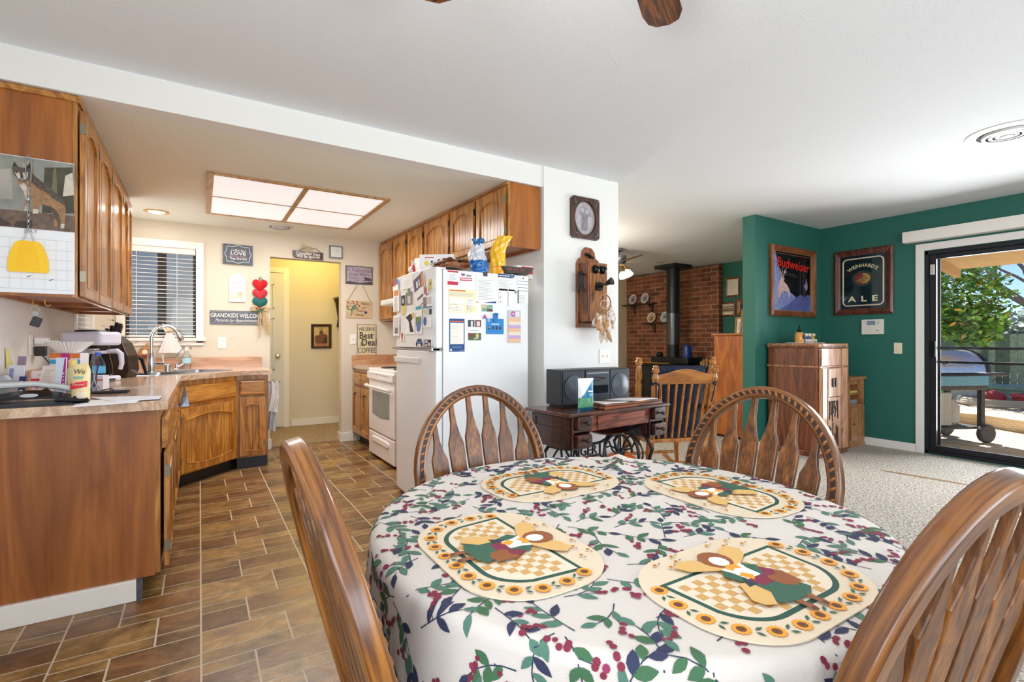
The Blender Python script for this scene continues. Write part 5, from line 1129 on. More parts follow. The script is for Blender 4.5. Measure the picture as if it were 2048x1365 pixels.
# ---- on top of the fridge
TZ = 1.6065
def ftop(u, v): return PZ(u, v, TZ)
dn = thing('donut_box', 'white bakery box with coloured dots standing on the fridge top', 'box', (1.50, 3.42, TZ+.0155), (0, 0, R_(-38)))
MB().box(-.14, .12, -.03, .03, 0, .155).build('box', M('efeeee', .5), dn, smooth=0, bevel=.002)
mb = MB()
for (x, z, r_, mi) in ((-.085,.09,.017,0),(-.045,.10,.009,1),(-.02,.095,.007,4),(.01,.105,.014,2)): mb.prism([(x+a, z+b) for a, b in circ(0, 0, r_, 14)], .0303, .031, mi)
mb.box(-.10, -.03, .128, .134, .0303, .031, 3); mb.box(.03, .09, .10, .104, .0303, .031, 4); mb.box(.03, .08, .115, .119, .0303, .031, 4)
mb.build('dot_print', [M('e6cf3a', .5), M('3a3a4a', .5), M('c21f3e', .5), M('d0584e', .5), GREY], dn, smooth=0, rot=FY)
tag(MB().box(-.02, .02, -.06, .06, 0, .15).build('white_box', M('f2f2f0', .5), None, smooth=0, loc=(1.43, 3.60, TZ+.0155), rot=(0,0,R_(10))), 'plain white box end beside the dotted bakery box', 'box')
dt = thing('pastry_tray', 'clear plastic tray of brown donuts on the fridge edge', 'tray', (1.425, 3.17, TZ+.0135))
MB().box(-.06, .06, -.2, .15, 0.0005, .006).build('tray', M('6a4a3a', .4), dt, smooth=0)
q = random.Random(1)
for i in range(4):
    mb = MB(); mb.lathe([(.014,.006),(.042,.01),(.05,.026),(.042,.042),(.02,.044),(.014,.03)], 18, (-.0, -.145+.085*i, 0)); mb.build('donut', M('9a6440', .6, var=.3, vscale=50), dt)
mb = MB(); mb.grid(lambda u, v: (-.06+.12*u, -.2+.35*v, .056+.012*math.sin(9*u+7*v)), 8, 16); mb.build('film_lid', glass('film', (.95,.95,.95)), dt, smooth=70)
rw = MB(); q = random.Random(6)
rw.grid(lambda u, v: (.05*math.cos(6.28*u)*(1-v*.75)+.012*math.sin(9*u+12*v), .06*math.sin(6.28*u)*(1-v*.7), .13*v+.012*math.sin(13*u)*v), 20, 8)
o = rw.build('snack_bag', [M('dcd4d8', .3, var=.3, vscale=40), M('c81e3a', .35)], None, smooth=60, loc=(1.40, 3.68, TZ+.0155), recalc=False); tag(o, 'crumpled red and clear plastic bag at the far fridge corner', 'bag')
for i, p_ in enumerate(o.data.polygons):
    if 0 < (p_.center.x+.02) and p_.center.z < .1: p_.material_index = 1
def bag(name, lab, loc, rz, w, hgt, dep, lean, mats, split, knot=None):
    t = thing(name, lab, 'bag', loc, (0, 0, rz))
    def side(s):
        def f(u, v):
            ww = w*(1-.35*max(0, v-.55)/.45 if knot else 1-.08*abs(v-.5)); x = (u-.5)*ww
            d = dep*(math.sin(math.pi*u)**.7)*(1-.75*max(0, v-.5)/.5 if knot else math.sin(math.pi*min(.97, v*.94+.04))**.6)
            wr = .006*math.sin(17*u+11*v)+.005*math.sin(29*v-9*u)
            return (x+lean*v*v*hgt+.01*math.sin(7*v), s*d+wr*math.sin(math.pi*u), hgt*v)
        return f
    mb = MB(); mb.grid(side(-1), 18, 22, 0); mb.grid(side(1), 18, 22, 1)
    o = mb.build('bag_body', mats, t, smooth=60, recalc=False)
    for p_ in o.data.polygons:
        if p_.material_index == 0 and split(p_.center.x, p_.center.z/hgt): p_.material_index = 2
    if knot:
        mb = MB(); c = Vector((lean*hgt, 0, hgt)); mb.ball(c, (.028,.022,.02), 10, 6); mb.ball(c+Vector((.02,0,.02)), (.03,.02,.022), 10, 6); mb.tube([c+Vector((-.015,0,.01)), c+Vector((-.035,0,.04))], [.008,.02], 6, flat=.3); mb.build('tied_end', knot, t)
    return t
bag('bread_bag', 'tied white and blue bread bag on the fridge top', (1.66, 3.11, TZ+.002), R_(-40), .135, .215, .05, .0, [M('d5d9e2', .2, var=.12, vscale=30, coat=.5), M('cfd4dc', .3), M('1668b4', .25, var=.2, vscale=25, coat=.5)], lambda x, z: z < .45+.02*math.sin(90*x), M('1a6aa8', .3))
bag('chip_bag', 'yellow chip bag leaning on the upper cabinet door', (1.775, 3.05, TZ+.002), R_(-20), .11, .275, .035, .22, [M('f2bd1c', .25, var=.15, vscale=20, coat=.5), M('cfd2da', .3, var=.1, vscale=20), M('f0a916', .25, var=.2, vscale=20, coat=.5)], lambda x, z: z < .25)
tk = thing('black_food_tray', 'dark plastic food tray tilted on the fridge back corner', 'tray', (1.93, 3.06, TZ+.012), (R_(-5), 0, R_(-2)))
mb = MB(); 
for o_, i_, a, b in ((rr(.2,.11,.02), rr(.27,.14,.02), 0, .042),): 
    n_ = len(o_); mb.add([(p_[0],p_[1],a) for p_ in o_]+[(p_[0],p_[1],b) for p_ in i_], [(k_,(k_+1)%n_,n_+(k_+1)%n_,n_+k_) for k_ in range(n_)]+[tuple(range(n_-1,-1,-1)), tuple(range(n_,2*n_))])
mb.build('tray', M('47413d', .35), tk, smooth=0)
mb = MB(); 
for i in range(3): mb.box(-.09+.05*i, -.055+.05*i, -.0658, -.0648, .018, .028)
mb.build('label_marks', M('8a3a34', .5), tk, smooth=0)
rbx = thing('red_white_box', 'red and white food carton behind the dark tray', 'box', (2.06, 3.155, TZ+.0005), (0,0,0)); 
MB().box(-.07, .07, -.04, .03, 0, .095).build('carton', M('e9e4e2', .5), rbx, smooth=0); MB().box(-.03, .0705, -.0405, -.04, .035, .088).build('red_panel', M('c42430', .5), rbx, smooth=0)
# ================================================================ dining table, cloth, placemats, chairs, fan
TC, TR, TZ0 = Vector((.80, .83, 0)), .535, .758
tb_ = thing('dining_table', 'round oak pedestal dining table under the berry tablecloth', 'table', TC)
mb = MB(); mb.lathe([(TR-.015, .728), (TR-.008, .735), (TR-.008, TZ0-.004), (TR-.02, TZ0-.002)], 64); mb.build('tabletop', DKOAK, tb_)
mb = MB(); mb.lathe([(.14,.10),(.15,.16),(.09,.22),(.07,.32),(.085,.45),(.11,.55),(.09,.62),(.13,.70),(.2,.728)], 28); mb.build('pedestal', DKOAK, tb_)
for k in range(4):
    a = R_(45+90*k); c, s = math.cos(a), math.sin(a)
    mb = MB(); mb.tube([(.10*c,.10*s,.15),(.22*c,.22*s,.12),(.34*c,.34*s,.05),(.40*c,.40*s,.022)], [.04,.036,.03,.022], 8); mb.build('leg', DKOAK, tb_)
# cloth : a flat disc of fabric mapped over the table edge
RB, HANG = .022, .30
RID = math.atan2(1.175-TC.y, 1.136-TC.x)
def drape(x, y, off=0.0):
    r = math.hypot(x, y); th = math.atan2(y, x)
    if r < 1e-6: return Vector((0, 0, TZ0+off))
    c, s = math.cos(th), math.sin(th); R0 = TR-RB+.004
    if r <= R0:
        z = TZ0+.0006*math.sin(14*x+3)*math.sin(11*y)
        d = x*math.cos(RID)+y*math.sin(RID); e = -x*math.sin(RID)+y*math.cos(RID)
        z += .013*math.exp(-(e/.022)**2)*max(0, min(1, (d-.22)/.22)) + .002*math.exp(-(x/.012)**2)+.0016*math.exp(-((y-.02)/.01)**2)
        return Vector((x, y, z+off))
    q = r-R0
    if q < RB*math.pi/2:
        a = q/RB; return Vector(((R0+(RB+off)*math.sin(a))*c, (R0+(RB+off)*math.sin(a))*s, TZ0-RB+(RB+off)*math.cos(a)+ .013*math.exp(-((th-RID)*TR/.022)**2)*math.cos(a)))
    dz = q-RB*math.pi/2; k = min(1, dz/.22)
    fold = .014*k*(math.sin(11*th+1.0)+.5*math.sin(17*th+2.2)); rr_ = R0+RB+.010*k+fold+off
    return Vector((rr_*c, rr_*s, TZ0-RB-dz*.985))
def cloth():
    vs, fs, mi = [], [], []
    def addpoly(pts, m, k=1):
        o = len(vs); vs.extend([drape(x, y, .0009+.00016*k) for x, y in pts]); fs.append(tuple(range(o, o+len(pts)))); mi.append(m)
    NR, NT = 44, 220; rad = [TR*.95*i/14 for i in range(15)]
    R0 = TR-RB+.004
    rad = [R0*i/16 for i in range(17)]+[R0+RB*math.pi/2*i/6 for i in range(1, 7)]+[R0+RB*math.pi/2+HANG*i/14 for i in range(1, 15)]
    vs.append(drape(0, 0))
    for r in rad[1:]:
        for j in range(NT): a = 2*math.pi*j/NT; vs.append(drape(r*math.cos(a), r*math.sin(a)))
    for j in range(NT): fs.append((0, 1+j, 1+(j+1) % NT)); mi.append(0)
    for i in range(len(rad)-2):
        for j in range(NT): a, b = 1+i*NT, 1+(i+1)*NT; fs.append((a+j, b+j, b+(j+1) % NT, a+(j+1) % NT)); mi.append(0)
    q = random.Random(21); RM = rad[-1]-.012; cen = []
    tries = 0
    while tries < 9000:
        tries += 1; x, y = q.uniform(-RM, RM), q.uniform(-RM, RM)
        if math.hypot(x, y) < RM-.03 and all((x-a)**2+(y-b)**2 > .057**2 for a, b in cen): cen.append((x, y))
    def ok(p): return math.hypot(*p) < RM
    def leaf(px, py, a, L, Wd, m):
        pts = []
        for t, w in ((0,0),(.15,.55),(.4,1),(.65,.85),(.88,.35),(1,0),(.88,-.35),(.65,-.85),(.4,-1),(.15,-.55)):
            pts.append((px+L*t*math.cos(a)-Wd*w*math.sin(a), py+L*t*math.sin(a)+Wd*w*math.cos(a)))
        if all(ok(p) for p in pts):
            o = len(vs); k_ = .0009+.00016*q.choice([2, 3, 4]); vs.extend([drape(x, y, k_) for x, y in pts])
            for f in ((0,1,9), (1,2,8,9), (2,3,7,8), (3,4,6,7), (4,5,6)): fs.append(tuple(o+i for i in f)); mi.append(m)
    def seg(p, q_, w, m):
        dx, dy = q_[0]-p[0], q_[1]-p[1]; l = math.hypot(dx, dy) or 1; nx, ny = -dy/l*w, dx/l*w
        pts = [(p[0]+nx, p[1]+ny), (q_[0]+nx*.7, q_[1]+ny*.7), (q_[0]-nx*.7, q_[1]-ny*.7), (p[0]-nx, p[1]-ny)]
        if all(ok(t) for t in pts): addpoly(pts, m, 1)
    for (cx, cy) in cen:
        a = q.uniform(0, 6.28); L = .021; bend = q.uniform(-.35, .35); p = (cx-1.6*L*math.cos(a), cy-1.6*L*math.sin(a)); n = q.choice([3, 4, 4])
        green = q.choice([1, 1, 2, 3]); side = q.choice([-1, 1])
        for i in range(n):
            nx = (p[0]+L*math.cos(a), p[1]+L*math.sin(a)); seg(p, nx, .0011, 3); p = nx; a += bend
            if i < n-1:
                for s_ in ((-1, 1) if i % 2 else (side,)):
                    leaf(p[0], p[1], a+s_*q.uniform(.6, 1.0), q.uniform(.024, .036), q.uniform(.0055, .0085), green if q.random() < .75 else q.choice([1, 2, 3, 3]))
        leaf(p[0], p[1], a, q.uniform(.024, .032), .0065, q.choice([1, 3]))
        bp = (cx+.018*math.cos(a+side*1.6), cy+.018*math.sin(a+side*1.6)); seg((cx, cy), bp, .0009, 3); ba = a+side*1.4
        for i in range(q.choice([4, 5, 6, 7])):
            bx_, by_ = bp[0]+.0065*i*math.cos(ba)+q.uniform(-.006, .006), bp[1]+.0065*i*math.sin(ba)+q.uniform(-.006, .006); r_ = q.uniform(.0038, .0055)
            pts = circ(bx_, by_, r_, 8)
            if all(ok(t) for t in pts): addpoly(pts, 4 if q.random() < .85 else 5, 3+i)
    me = bpy.data.meshes.new('tablecloth'); me.from_pydata([tuple(v) for v in vs], [], fs)
    for m in (M('c8c0b7', .85, bump=.25, bscale=500, sheen=.2), M('476f5e', .8), M('38603f', .8), M('262c48', .8), M('761f36', .8), M('86294e', .8)): me.materials.append(m)
    me.polygons.foreach_set('material_index', mi); me.polygons.foreach_set('use_smooth', [True]*len(fs)); me.update()
    o = bpy.data.objects.new('tablecloth', me); COL.objects.link(o); o.location = TC
    return tag(o, 'white tablecloth with berry sprigs covering the round dining table', 'tablecloth')
cloth()
# placemats
MATC = [M('d9c9ae', .5), M('1f4a3e', .6), M('dccfb8', .6), M('c49a5c', .6), M('e2992a', .6), M('6a3c1c', .6), M('2f5b48', .6), M('d3ab68', .6), M('8a4f28', .6), M('7a2240', .6), M('f2ece0', .6), M('5c3318', .6), M('23303a', .6), M('c9842f', .6)]
def placemat_mesh():
    mb = MB(); W_, H_ = .44, .315
    mb.prism(rr(W_, H_, .13, 10), 0, .002, 0)
    lay = [.0022]
    def P(pts, m): lay[0] += .00004; mb.poly([(x, y, lay[0]) for x, y in pts], m)
    # green border: straight outer side, rounded ends, open side towards the table centre
    def bord(o): 
        p = []
        for i in range(9): a = R_(180+20+70*i/8); p.append((-.075+(.10+o)*math.cos(a)*.92, -.0+(.105+o)*math.sin(a)))
        for i in range(9): a = R_(270+70*i/8); p.append((.075+(.10+o)*math.cos(a)*.92, (.105+o)*math.sin(a)))
        return p+[(.172+o, .078+o*.8), (-.172-o, .078+o*.8)]
    P(bord(.0), 1); inner = bord(-.011); P(inner, 2)
    def inside(x, y, pl):
        c = False; n = len(pl)
        for i in range(n):
            x1, y1 = pl[i]; x2, y2 = pl[(i+1) % n]
            if (y1 > y) != (y2 > y) and x < (x2-x1)*(y-y1)/(y2-y1)+x1: c = not c
        return c
    cs = .0185; lay[0] += .0002
    for i in range(-10, 10):
        for j in range(-7, 6):
            if (i+j) % 2: continue
            c = [(i*cs, j*cs), ((i+1)*cs, j*cs), ((i+1)*cs, (j+1)*cs), (i*cs, (j+1)*cs)]
            if all(inside(x, y, inner) for x, y in c): mb.poly([(x, y, lay[0]) for x, y in c], 3)
    P([(-.045,.064),(.045,.064),(.045,.09),(-.045,.09)], 0)
    # sunflowers
    def flower(x, y, r):
        P([(x+r*(1 if i % 2 else .8)*math.cos(math.pi*i/14), y+r*(1 if i % 2 else .8)*math.sin(math.pi*i/14)) for i in range(28)], 4); P(circ(x, y, r*.5, 12), 5); P(circ(x, y, r*.24, 10), 11)
    fl = []
    path = rr(.392, .262, .115, 14); path = path[-15:]+path[:-15]
    ring = sorted([p for p in path], key=lambda p: math.atan2(p[0], -p[1]-.03)); ring = [p for p in ring if p[1] < .075]
    acc, tot = 0, sum(math.dist(ring[i], ring[i+1]) for i in range(len(ring)-1)); stp = tot/13; nxt = 0; k = 0
    for i in range(len(ring)-1):
        L = math.dist(ring[i], ring[i+1])
        while nxt <= acc+L+1e-6 and L > 0:
            f = (nxt-acc)/L; fl.append((ring[i][0]*(1-f)+ring[i+1][0]*f, ring[i][1]*(1-f)+ring[i+1][1]*f, math.atan2(ring[i+1][1]-ring[i][1], ring[i+1][0]-ring[i][0]), k % 2)); k += 1; nxt += stp/2
        acc += L
    for x, y, a, odd in fl:
        if not odd: flower(x, y, .0165)
        else:
            for d in (-1, 1):
                ax, ay = x-d*.007*math.sin(a), y+d*.007*math.cos(a); c, s = math.cos(a+d*.6), math.sin(a+d*.6); P([(ax-.008*c, ay-.008*s), (ax-.0035*s, ay+.0035*c), (ax+.009*c, ay+.009*s), (ax+.0035*s, ay-.0035*c)], 6)
    for x, y in ((-.12,.135),(-.07,.125),(-.06,.145),(.05,.142),(.08,.122),(.11,.138),(-.10,.112),(.125,.108)):
        P(circ(x, y, .0048, 8), 13); P(circ(x, y, .002, 6), 11); P([(x+.008, y), (x+.012, y+.002), (x+.016, y), (x+.012, y-.002)], 12)
    # folk angel carrying a wheat sheaf
    P([(-.012,.04),(-.085,.075),(-.10,.105),(-.075,.118),(-.045,.11),(-.012,.075)], 7); P([(.012,.04),(.075,.07),(.095,.095),(.08,.118),(.045,.112),(.012,.08)], 7)
    for x in (-.022, .012): P([(x,-.085),(x+.012,-.085),(x+.013,-.115),(x+.008,-.125),(x-.002,-.118)], 8); P(circ(x+.005, -.119, .006, 8), 11)
    P([(-.030,.0),(.035,.0),(.055,-.075),(.03,-.088),(-.02,-.09),(-.05,-.078)], 6)
    P([(-.028,.0),(.03,.0),(.035,-.03),(-.035,-.03)], 9); P([(-.03,.05),(.03,.05),(.034,.0),(-.034,.0)], 10)
    P([(-.03,.05),(-.048,.03),(-.03,-.03),(-.018,-.03),(-.022,.03)], 6); P([(.03,.05),(.05,.03),(.034,-.02),(.02,-.02),(.022,.03)], 6)
    P([(.015,-.02),(.045,.015),(.068,-.012),(.062,-.055),(.035,-.06),(.018,-.045)], 8); P([(.02,-.01),(.045,.022),(.06,.0),(.045,-.015)], 9)
    P([(-.03,-.01),(-.05,.0),(-.085,-.05),(-.08,-.07),(-.06,-.08),(-.03,-.05)], 7); P([(-.035,.0),(-.02,.01),(-.02,-.02),(-.045,-.02)], 12)
    P(circ(0, .085, .034, 14, .036), 8); P(circ(.0, .076, .019, 12, .021), 10); P([(-.018,.05),(.0,.058),(.018,.05),(.012,.034),(0,.042),(-.012,.034)], 4)
    P([(-.02,.018),(-.005,.024),(.006,.006),(-.01,-.008)], 4)
    return mb
pm = placemat_mesh()
mats_ = [((.475, .782), -90, 'sunflower angel placemat in front of the chair on the tile side'), ((.745, .468), 0, 'sunflower angel placemat nearest the camera'),
         ((.80, 1.085), 180, 'sunflower angel placemat on the fridge side of the table'), ((1.105, .79), 90, 'sunflower angel placemat on the sliding door side of the table')]
pm0 = None
for (x, y), rz, lab in mats_:
    loc = (x, y, TZ0+.0022)
    if pm0 is None: pm0 = pm.build('placemat', MATC, None, smooth=0, recalc=False, loc=loc, rot=(0, 0, R_(rz))); pm0.scale = (.84, .84, 1); tag(pm0, lab, 'placemat', 'placemats on the table')
    else: dup(pm0, lab, loc, (0, 0, R_(rz)))
# chairs
LEAN = .25; ROPE = M('2a140a', .5); CHH = wood('5e3410', '9e662c', 'x', 1.3, .3, .35, .5, .7, 'UV')
CHW = wood('5c3412', '9c642c', 'z', 1.4, .38, .12, .45, .7)
def bk(x, z, dy=0):  # a point of the leaning back plane
    n = Vector((0, 1, LEAN)).normalized(); return Vector((x, -.185-(z-.45)*LEAN, z))+n*dy
def make_chair(lab):
    t = thing('dining_chair', lab, 'chair', group='dining chairs around the table')
    mb = MB(); mb.prism([(-.20,-.20),(.20,-.20),(.225,-.05),(.22,.17),(.12,.22),(-.12,.22),(-.22,.17),(-.225,-.05)], .425, .455); mb.build('seat', CHW, t, smooth=0, bevel=.012)
    for (x, y) in ((-.17,.16),(.17,.16),(-.16,-.15),(.16,-.15)):
        dx, dy = x*.22, y*.28; q0, q1 = Vector((x, y, .43)), Vector((x+dx, y+dy, 0)); mb = MB()
        mb.tube([q0.lerp(q1, f) for f in (0,.12,.16,.2,.4,.55,.6,.65,.85,1)], [.016,.018,.024,.018,.024,.02,.026,.018,.018,.013], 12); mb.build('leg', CHW, t)
    mb = MB(); mb.cyl((-.19,.03,.2), (.19,.03,.2), .012); mb.cyl((-.195,.17,.19), (-.185,-.17,.19), .012); mb.cyl((.195,.17,.19), (.185,-.17,.19), .012); mb.build('stretcher', CHW, t)
    hp = [(-.185,.45),(-.20,.52),(-.216,.60),(-.225,.68)]+[(-.226*math.cos(R_(a)), .712+.258*math.sin(R_(a))) for a in range(6, 175, 7)]+[(.225,.68),(.216,.60),(.20,.52),(.185,.45)]
    mb = MB(); mb.tube([bk(x, z) for x, z in hp], .0225, 4, up=(0, 1, LEAN), flat=1.1); ho = mb.build('hoop_back', CHH, t, smooth=50, bevel=.006)
    cum = [0]
    for i in range(1, len(hp)): cum.append(cum[-1]+math.dist(hp[i], hp[i-1]))
    uvl = ho.data.uv_layers.new(name='UVMap')
    for pl in ho.data.polygons:
        wrap = {ho.data.loops[l].vertex_index % 4 for l in pl.loop_indices} == {0, 3}
        for l in pl.loop_indices:
            vi = ho.data.loops[l].vertex_index; j = vi % 4; uvl.data[l].uv = (cum[vi//4], .033*(4 if wrap and j == 0 else j))
    # carved rope on the front face
    dense = []
    for i in range(len(hp)-1):
        for k in range(4): f = k/4; dense.append((hp[i][0]*(1-f)+hp[i+1][0]*f, hp[i][1]*(1-f)+hp[i+1][1]*f))
    dense = dense[6:-6]
    mb = MB(); fl = [(x, z) for x, z in dense]
    mb.tube([bk(x, z, .0150) for x, z in fl], .0022, 4, up=(0, 1, LEAN), flat=4.2, mi=1)
    acc = 0; n = Vector((0, 1, LEAN)).normalized()
    for i in range(1, len(dense)-1, 1):
        p0, p1 = bk(*dense[i-1], .0192), bk(*dense[i+1], .0192); tv = (p1-p0).normalized(); acc += (p1-p0).length/2
        if acc < .0165: continue
        acc = 0; c = bk(*dense[i], .0154); sv = tv.cross(n).normalized(); d = (sv+tv*.75).normalized()
        mb.tube([c-d*.0085, c-d*.004+n*.0, c+d*.004, c+d*.0085], [.0015,.0042,.0042,.0015], 6, up=n, flat=1.1)
    mb.build('rope_carving', [M('8a5426', .35, var=.2, vscale=40), ROPE], t)
    for k in range(6):
        f = k-2.5; xb, xt = f*.053, f*.066
        ztop = .712+.252*math.sqrt(max(0, 1-(xt/.215)**2))
        prof = [(0,.017),(.3,.0225),(.66,.0275),(.73,.027),(.79,.017),(.86,.0105),(.93,.009),(1,.0085)]
        pl, pr = [], []
        for tt, hw_ in prof:
            z = .452+(ztop-.452)*tt; x = xb+(xt-xb)*tt; pl.append((x-hw_, z)); pr.append((x+hw_, z))
        poly = pl+pr[::-1]; m = len(poly); mb = MB()
        mb.add([bk(x, z, .006) for x, z in poly]+[bk(x, z, -.006) for x, z in poly], [tuple(range(m)), tuple(range(2*m-1, m-1, -1))]+[(i, m+i, m+(i+1) % m, (i+1) % m) for i in range(m)])
        mb.build('splat', CHW, t, smooth=0, bevel=.003)
    return t
chA = make_chair('oak hoop back chair in front of the fridge')
chA.location = (.805, 1.53-.32, 0.0); chA.rotation_euler = (0, 0, R_(180))
for lab, loc, rz in (('oak hoop back chair on the carpet in front of the radio cabinet', (1.475-.32, .885, .012), 90),
                     ('oak hoop back chair on the tile side, seen edge on at the lower left', (.122+.32, .83, 0), -90),
                     ('oak hoop back chair cropped by the lower right corner of the photo', (.83, .186+.315, 0), -5)):
    dup(chA, lab, loc, (0, 0, R_(rz)))
# ceiling fan over the table: only blade tips reach the picture
fan = thing('ceiling_fan', 'ceiling fan over the dining table with dark walnut grained blades', 'ceiling fan', (.77, .82, ZC), (0, 0, 0))
BRS = M('b08a4a', .25, 1)
MB().lathe([(.075,-.001),(.07,-.04),(.02,-.06),(.015,-.16),(.09,-.18),(.11,-.22),(.10,-.27),(.05,-.30)], 28).build('motor_housing', BRS, fan)
BLW = wood('3a1c0c', '8a5226', 'x', 1.4, .35, .3, 1.2, .5)
tipA = PZ(1330, 48, 2.24); a0 = math.atan2(tipA.y-.82, tipA.x-.77); Lb = math.hypot(tipA.y-.82, tipA.x-.77)
for k in range(5):
    a = a0+k*2*math.pi/5
    mb = MB(); out = [(.20,-.045),(.40,-.06),(Lb-.07,-.068),(Lb-.02,-.05),(Lb+.005,-.015),(Lb+.01,.03),(Lb-.01,.055),(Lb-.06,.066),(.40,.058),(.20,.045)]
    mb.prism(out, -.003, .003); mb.M = None
    b = mb.build('blade', BLW, fan, smooth=0, bevel=.002, loc=(0, 0, -.21), rot=(R_(8), 0, a))
    mb = MB(); mb.box(.09, .24, -.02, .02, .004, .009); mb.build('blade_iron', BRS, b, smooth=0)
MB().ball((0, 0, -.36), (.10,.10,.07), 20, 10).build('added_lamp_globe', lampmat('fff4e2', 1.5), fan)  # unseen glowing globe, added to go with the dining fill light
# ================================================================ partition wall, sewing table, rocker, living room, radio corner
PW = YB-.0105
DKW = wood('1c0e0a', '46241a', 'y', 1, .3, .4); PHW = wood('5a2e14', '96582a', 'y', 1, .35, .3)
fr = fy(1139.5, 391, 1195, 483, PW); w_, h_ = fr[2], fr[3]
op = thing('oval_portrait', 'antique sepia group portrait in an oval carved dark frame', 'picture', fr[0], fr[1])
mb = MB(); n = 40; ov = [(w_*.36*math.cos(2*math.pi*i/n), h_*.39*math.sin(2*math.pi*i/n)) for i in range(n)]
sq = []
for i in range(n):
    a = 2*math.pi*i/n; c, s = math.cos(a), math.sin(a); k = min(w_/2/abs(c) if abs(c) > 1e-6 else 9, h_/2/abs(s) if abs(s) > 1e-6 else 9); sq.append((c*k, s*k))
for q_, z0 in ((sq, .001), (sq, .026)): pass
mb.add([(x, y, .001) for x, y in sq]+[(x, y, .024) for x, y in sq]+[(x*1.07, y*1.07, .026) for x, y in ov]+[(x, y, .012) for x, y in ov], [(k*n+i, k*n+(i+1) % n, (k+1)*n+(i+1) % n, (k+1)*n+i) for k in range(3) for i in range(n)])
mb.build('picture_frame', wood('2c1812', '5a3628', 'y', 1.5, .4), op, smooth=30, recalc=False)
mb = MB(); mb.prism(ov, .004, .010, 0)
deco(mb, [('p',[(.3,.25),(.5,.2),(.7,.3),(.72,.6),(.6,.75),(.4,.78),(.28,.6)],1),('c',.42,.7,.06,2),('c',.58,.66,.055,2),('p',[(.4,.2),(.58,.2),(.6,.6),(.4,.62)],3),('p',[(.2,.3),(.34,.25),(.36,.55),(.24,.6)],2),('p',[(.62,.25),(.76,.3),(.72,.55),(.62,.56)],2)], w_, h_, .010)
mb.build('old_photograph', [M('a9a4a8', .5, var=.2, vscale=25), M('98939a', .5, var=.3, vscale=50), M('b4aeb0', .5, var=.2, vscale=60), M('837e86', .5, var=.35, vscale=60)], op, smooth=0, recalc=False)
mb = MB(); q = random.Random(8)
for sx in (-1, 1):
    for sy in (-1, 1):
        for i in range(9): a = q.uniform(0, 6.28); mb.ball((sx*(w_/2-.02-.012*q.random()*3), sy*(h_/2-.02-.014*q.random()*3), .026), (.009,.006,.005), 6, 4)
m = 26
for i in range(m):
    f = i/(m-1)-.5; mb.ball((f*w_*.96, h_/2-.007, .026), (.004,.004,.003), 6, 4); mb.ball((f*w_*.96, -h_/2+.007, .026), (.004,.004,.003), 6, 4)
mb.build('filigree', M('6e6a68', .4, .6), op)

fr = fy(1146, 492, 1206, 657, PW); w_, h_ = .24, fr[3]
tp = thing('antique_wall_telephone', 'antique oak crank wall telephone with black mouthpiece', 'telephone', fr[0]+Vector((-.012, 0, 0)), fr[1])
b0 = -h_/2
mb = MB(); mb.prism([(-.12,b0),(.12,b0),(.12,b0+.50),(.10,b0+.535),(.07,b0+.55),(.06,b0+.60),(.03,b0+.63),(-.03,b0+.635),(-.06,b0+.605),(-.07,b0+.555),(-.10,b0+.54),(-.12,b0+.50)], .001, .022); mb.build('backboard', PHW, tp, smooth=0, bevel=.005)
MB().box(-.095, .095, b0+.045, b0+.50, .022, .125).build('phone_cabinet', PHW, tp, smooth=0, bevel=.005)
mb = MB(); mb.box(-.088, .088, b0+.05, b0+.495, .125, .133); mb.box(-.055, -.045, b0+.2, b0+.40, .133, .138); mb.box(.045, .055, b0+.2, b0+.40, .133, .138); mb.box(-.045, .045, b0+.2, b0+.21, .133, .138); mb.box(-.045, .045, b0+.39, b0+.40, .133, .138); mb.build('front_door', wood('6a3616', 'a86c34', 'y', 1, .35), tp, smooth=0, bevel=.002)
MB().box(-.12, .12, b0, b0+.035, .022, .10).build('bottom_ledge', PHW, tp, smooth=0, bevel=.006)
for x in (-.036, .036): MB().lathe([(.006,.133),(.034,.140),(.033,.15),(.024,.164),(.008,.170)], 20, (x, b0+.445, 0)).build('bell', M('23221f', .2, .8), tp)
mb = MB(); mb.ball((-.02, b0+.575, .03), (.03,.012,.012), 10, 6); mb.ball((.0, b0+.56, .035), (.012,.012,.02), 10, 6); mb.ball((.03, b0+.555, .03), (.02,.01,.01), 10, 6); mb.build('top_hook', M('1d1a18', .35, .5), tp)
mb = MB(); mb.tube([(0,b0+.315,.133),(0,b0+.315,.15)], [.035,.035], 16); mb.tube([(0,b0+.315,.15),(.0,b0+.315,.18),(.008,b0+.33,.22)], .011, 10); mb.tube([(.008,b0+.33,.215),(.011,b0+.338,.235),(.018,b0+.346,.262)], [.016,.019,.030], 18); mb.build('mouthpiece', M('17171a', .25), tp)
rc_ = MB(); rc_.lathe([(.012,b0+.43),(.017,b0+.42),(.018,b0+.34),(.021,b0+.31),(.030,b0+.29),(.030,b0+.28),(.01,b0+.278)], 18, (-.135, 0, .085), axis='y'); rc_.build('receiver', M('17171a', .25), tp)
mb = MB(); mb.tube([(-.09,b0+.40,.085),(-.12,b0+.415,.085),(-.15,b0+.405,.085),(-.155,b0+.42,.085)], .005, 8); mb.build('receiver_hook', M('17171a', .3, .5), tp)
mb = MB(); mb.tube([(-.135,b0+.28,.085),(-.14,b0+.22,.08),(-.15,b0+.15,.08),(-.14,b0+.115,.09),(-.115,b0+.105,.11),(-.1,b0+.115,.115),(-.1,b0+.3,.10)], .003, 6); mb.build('receiver_cord', M('5a4630', .7), tp)
dc = thing('dreamcatcher', 'dreamcatcher with brown and white feathers hanging from the wall telephone', 'dreamcatcher', PY(1209, 604, PW-.238), FY)
mb = MB(); LEA = M('a5764c', .7, var=.2, vscale=80)
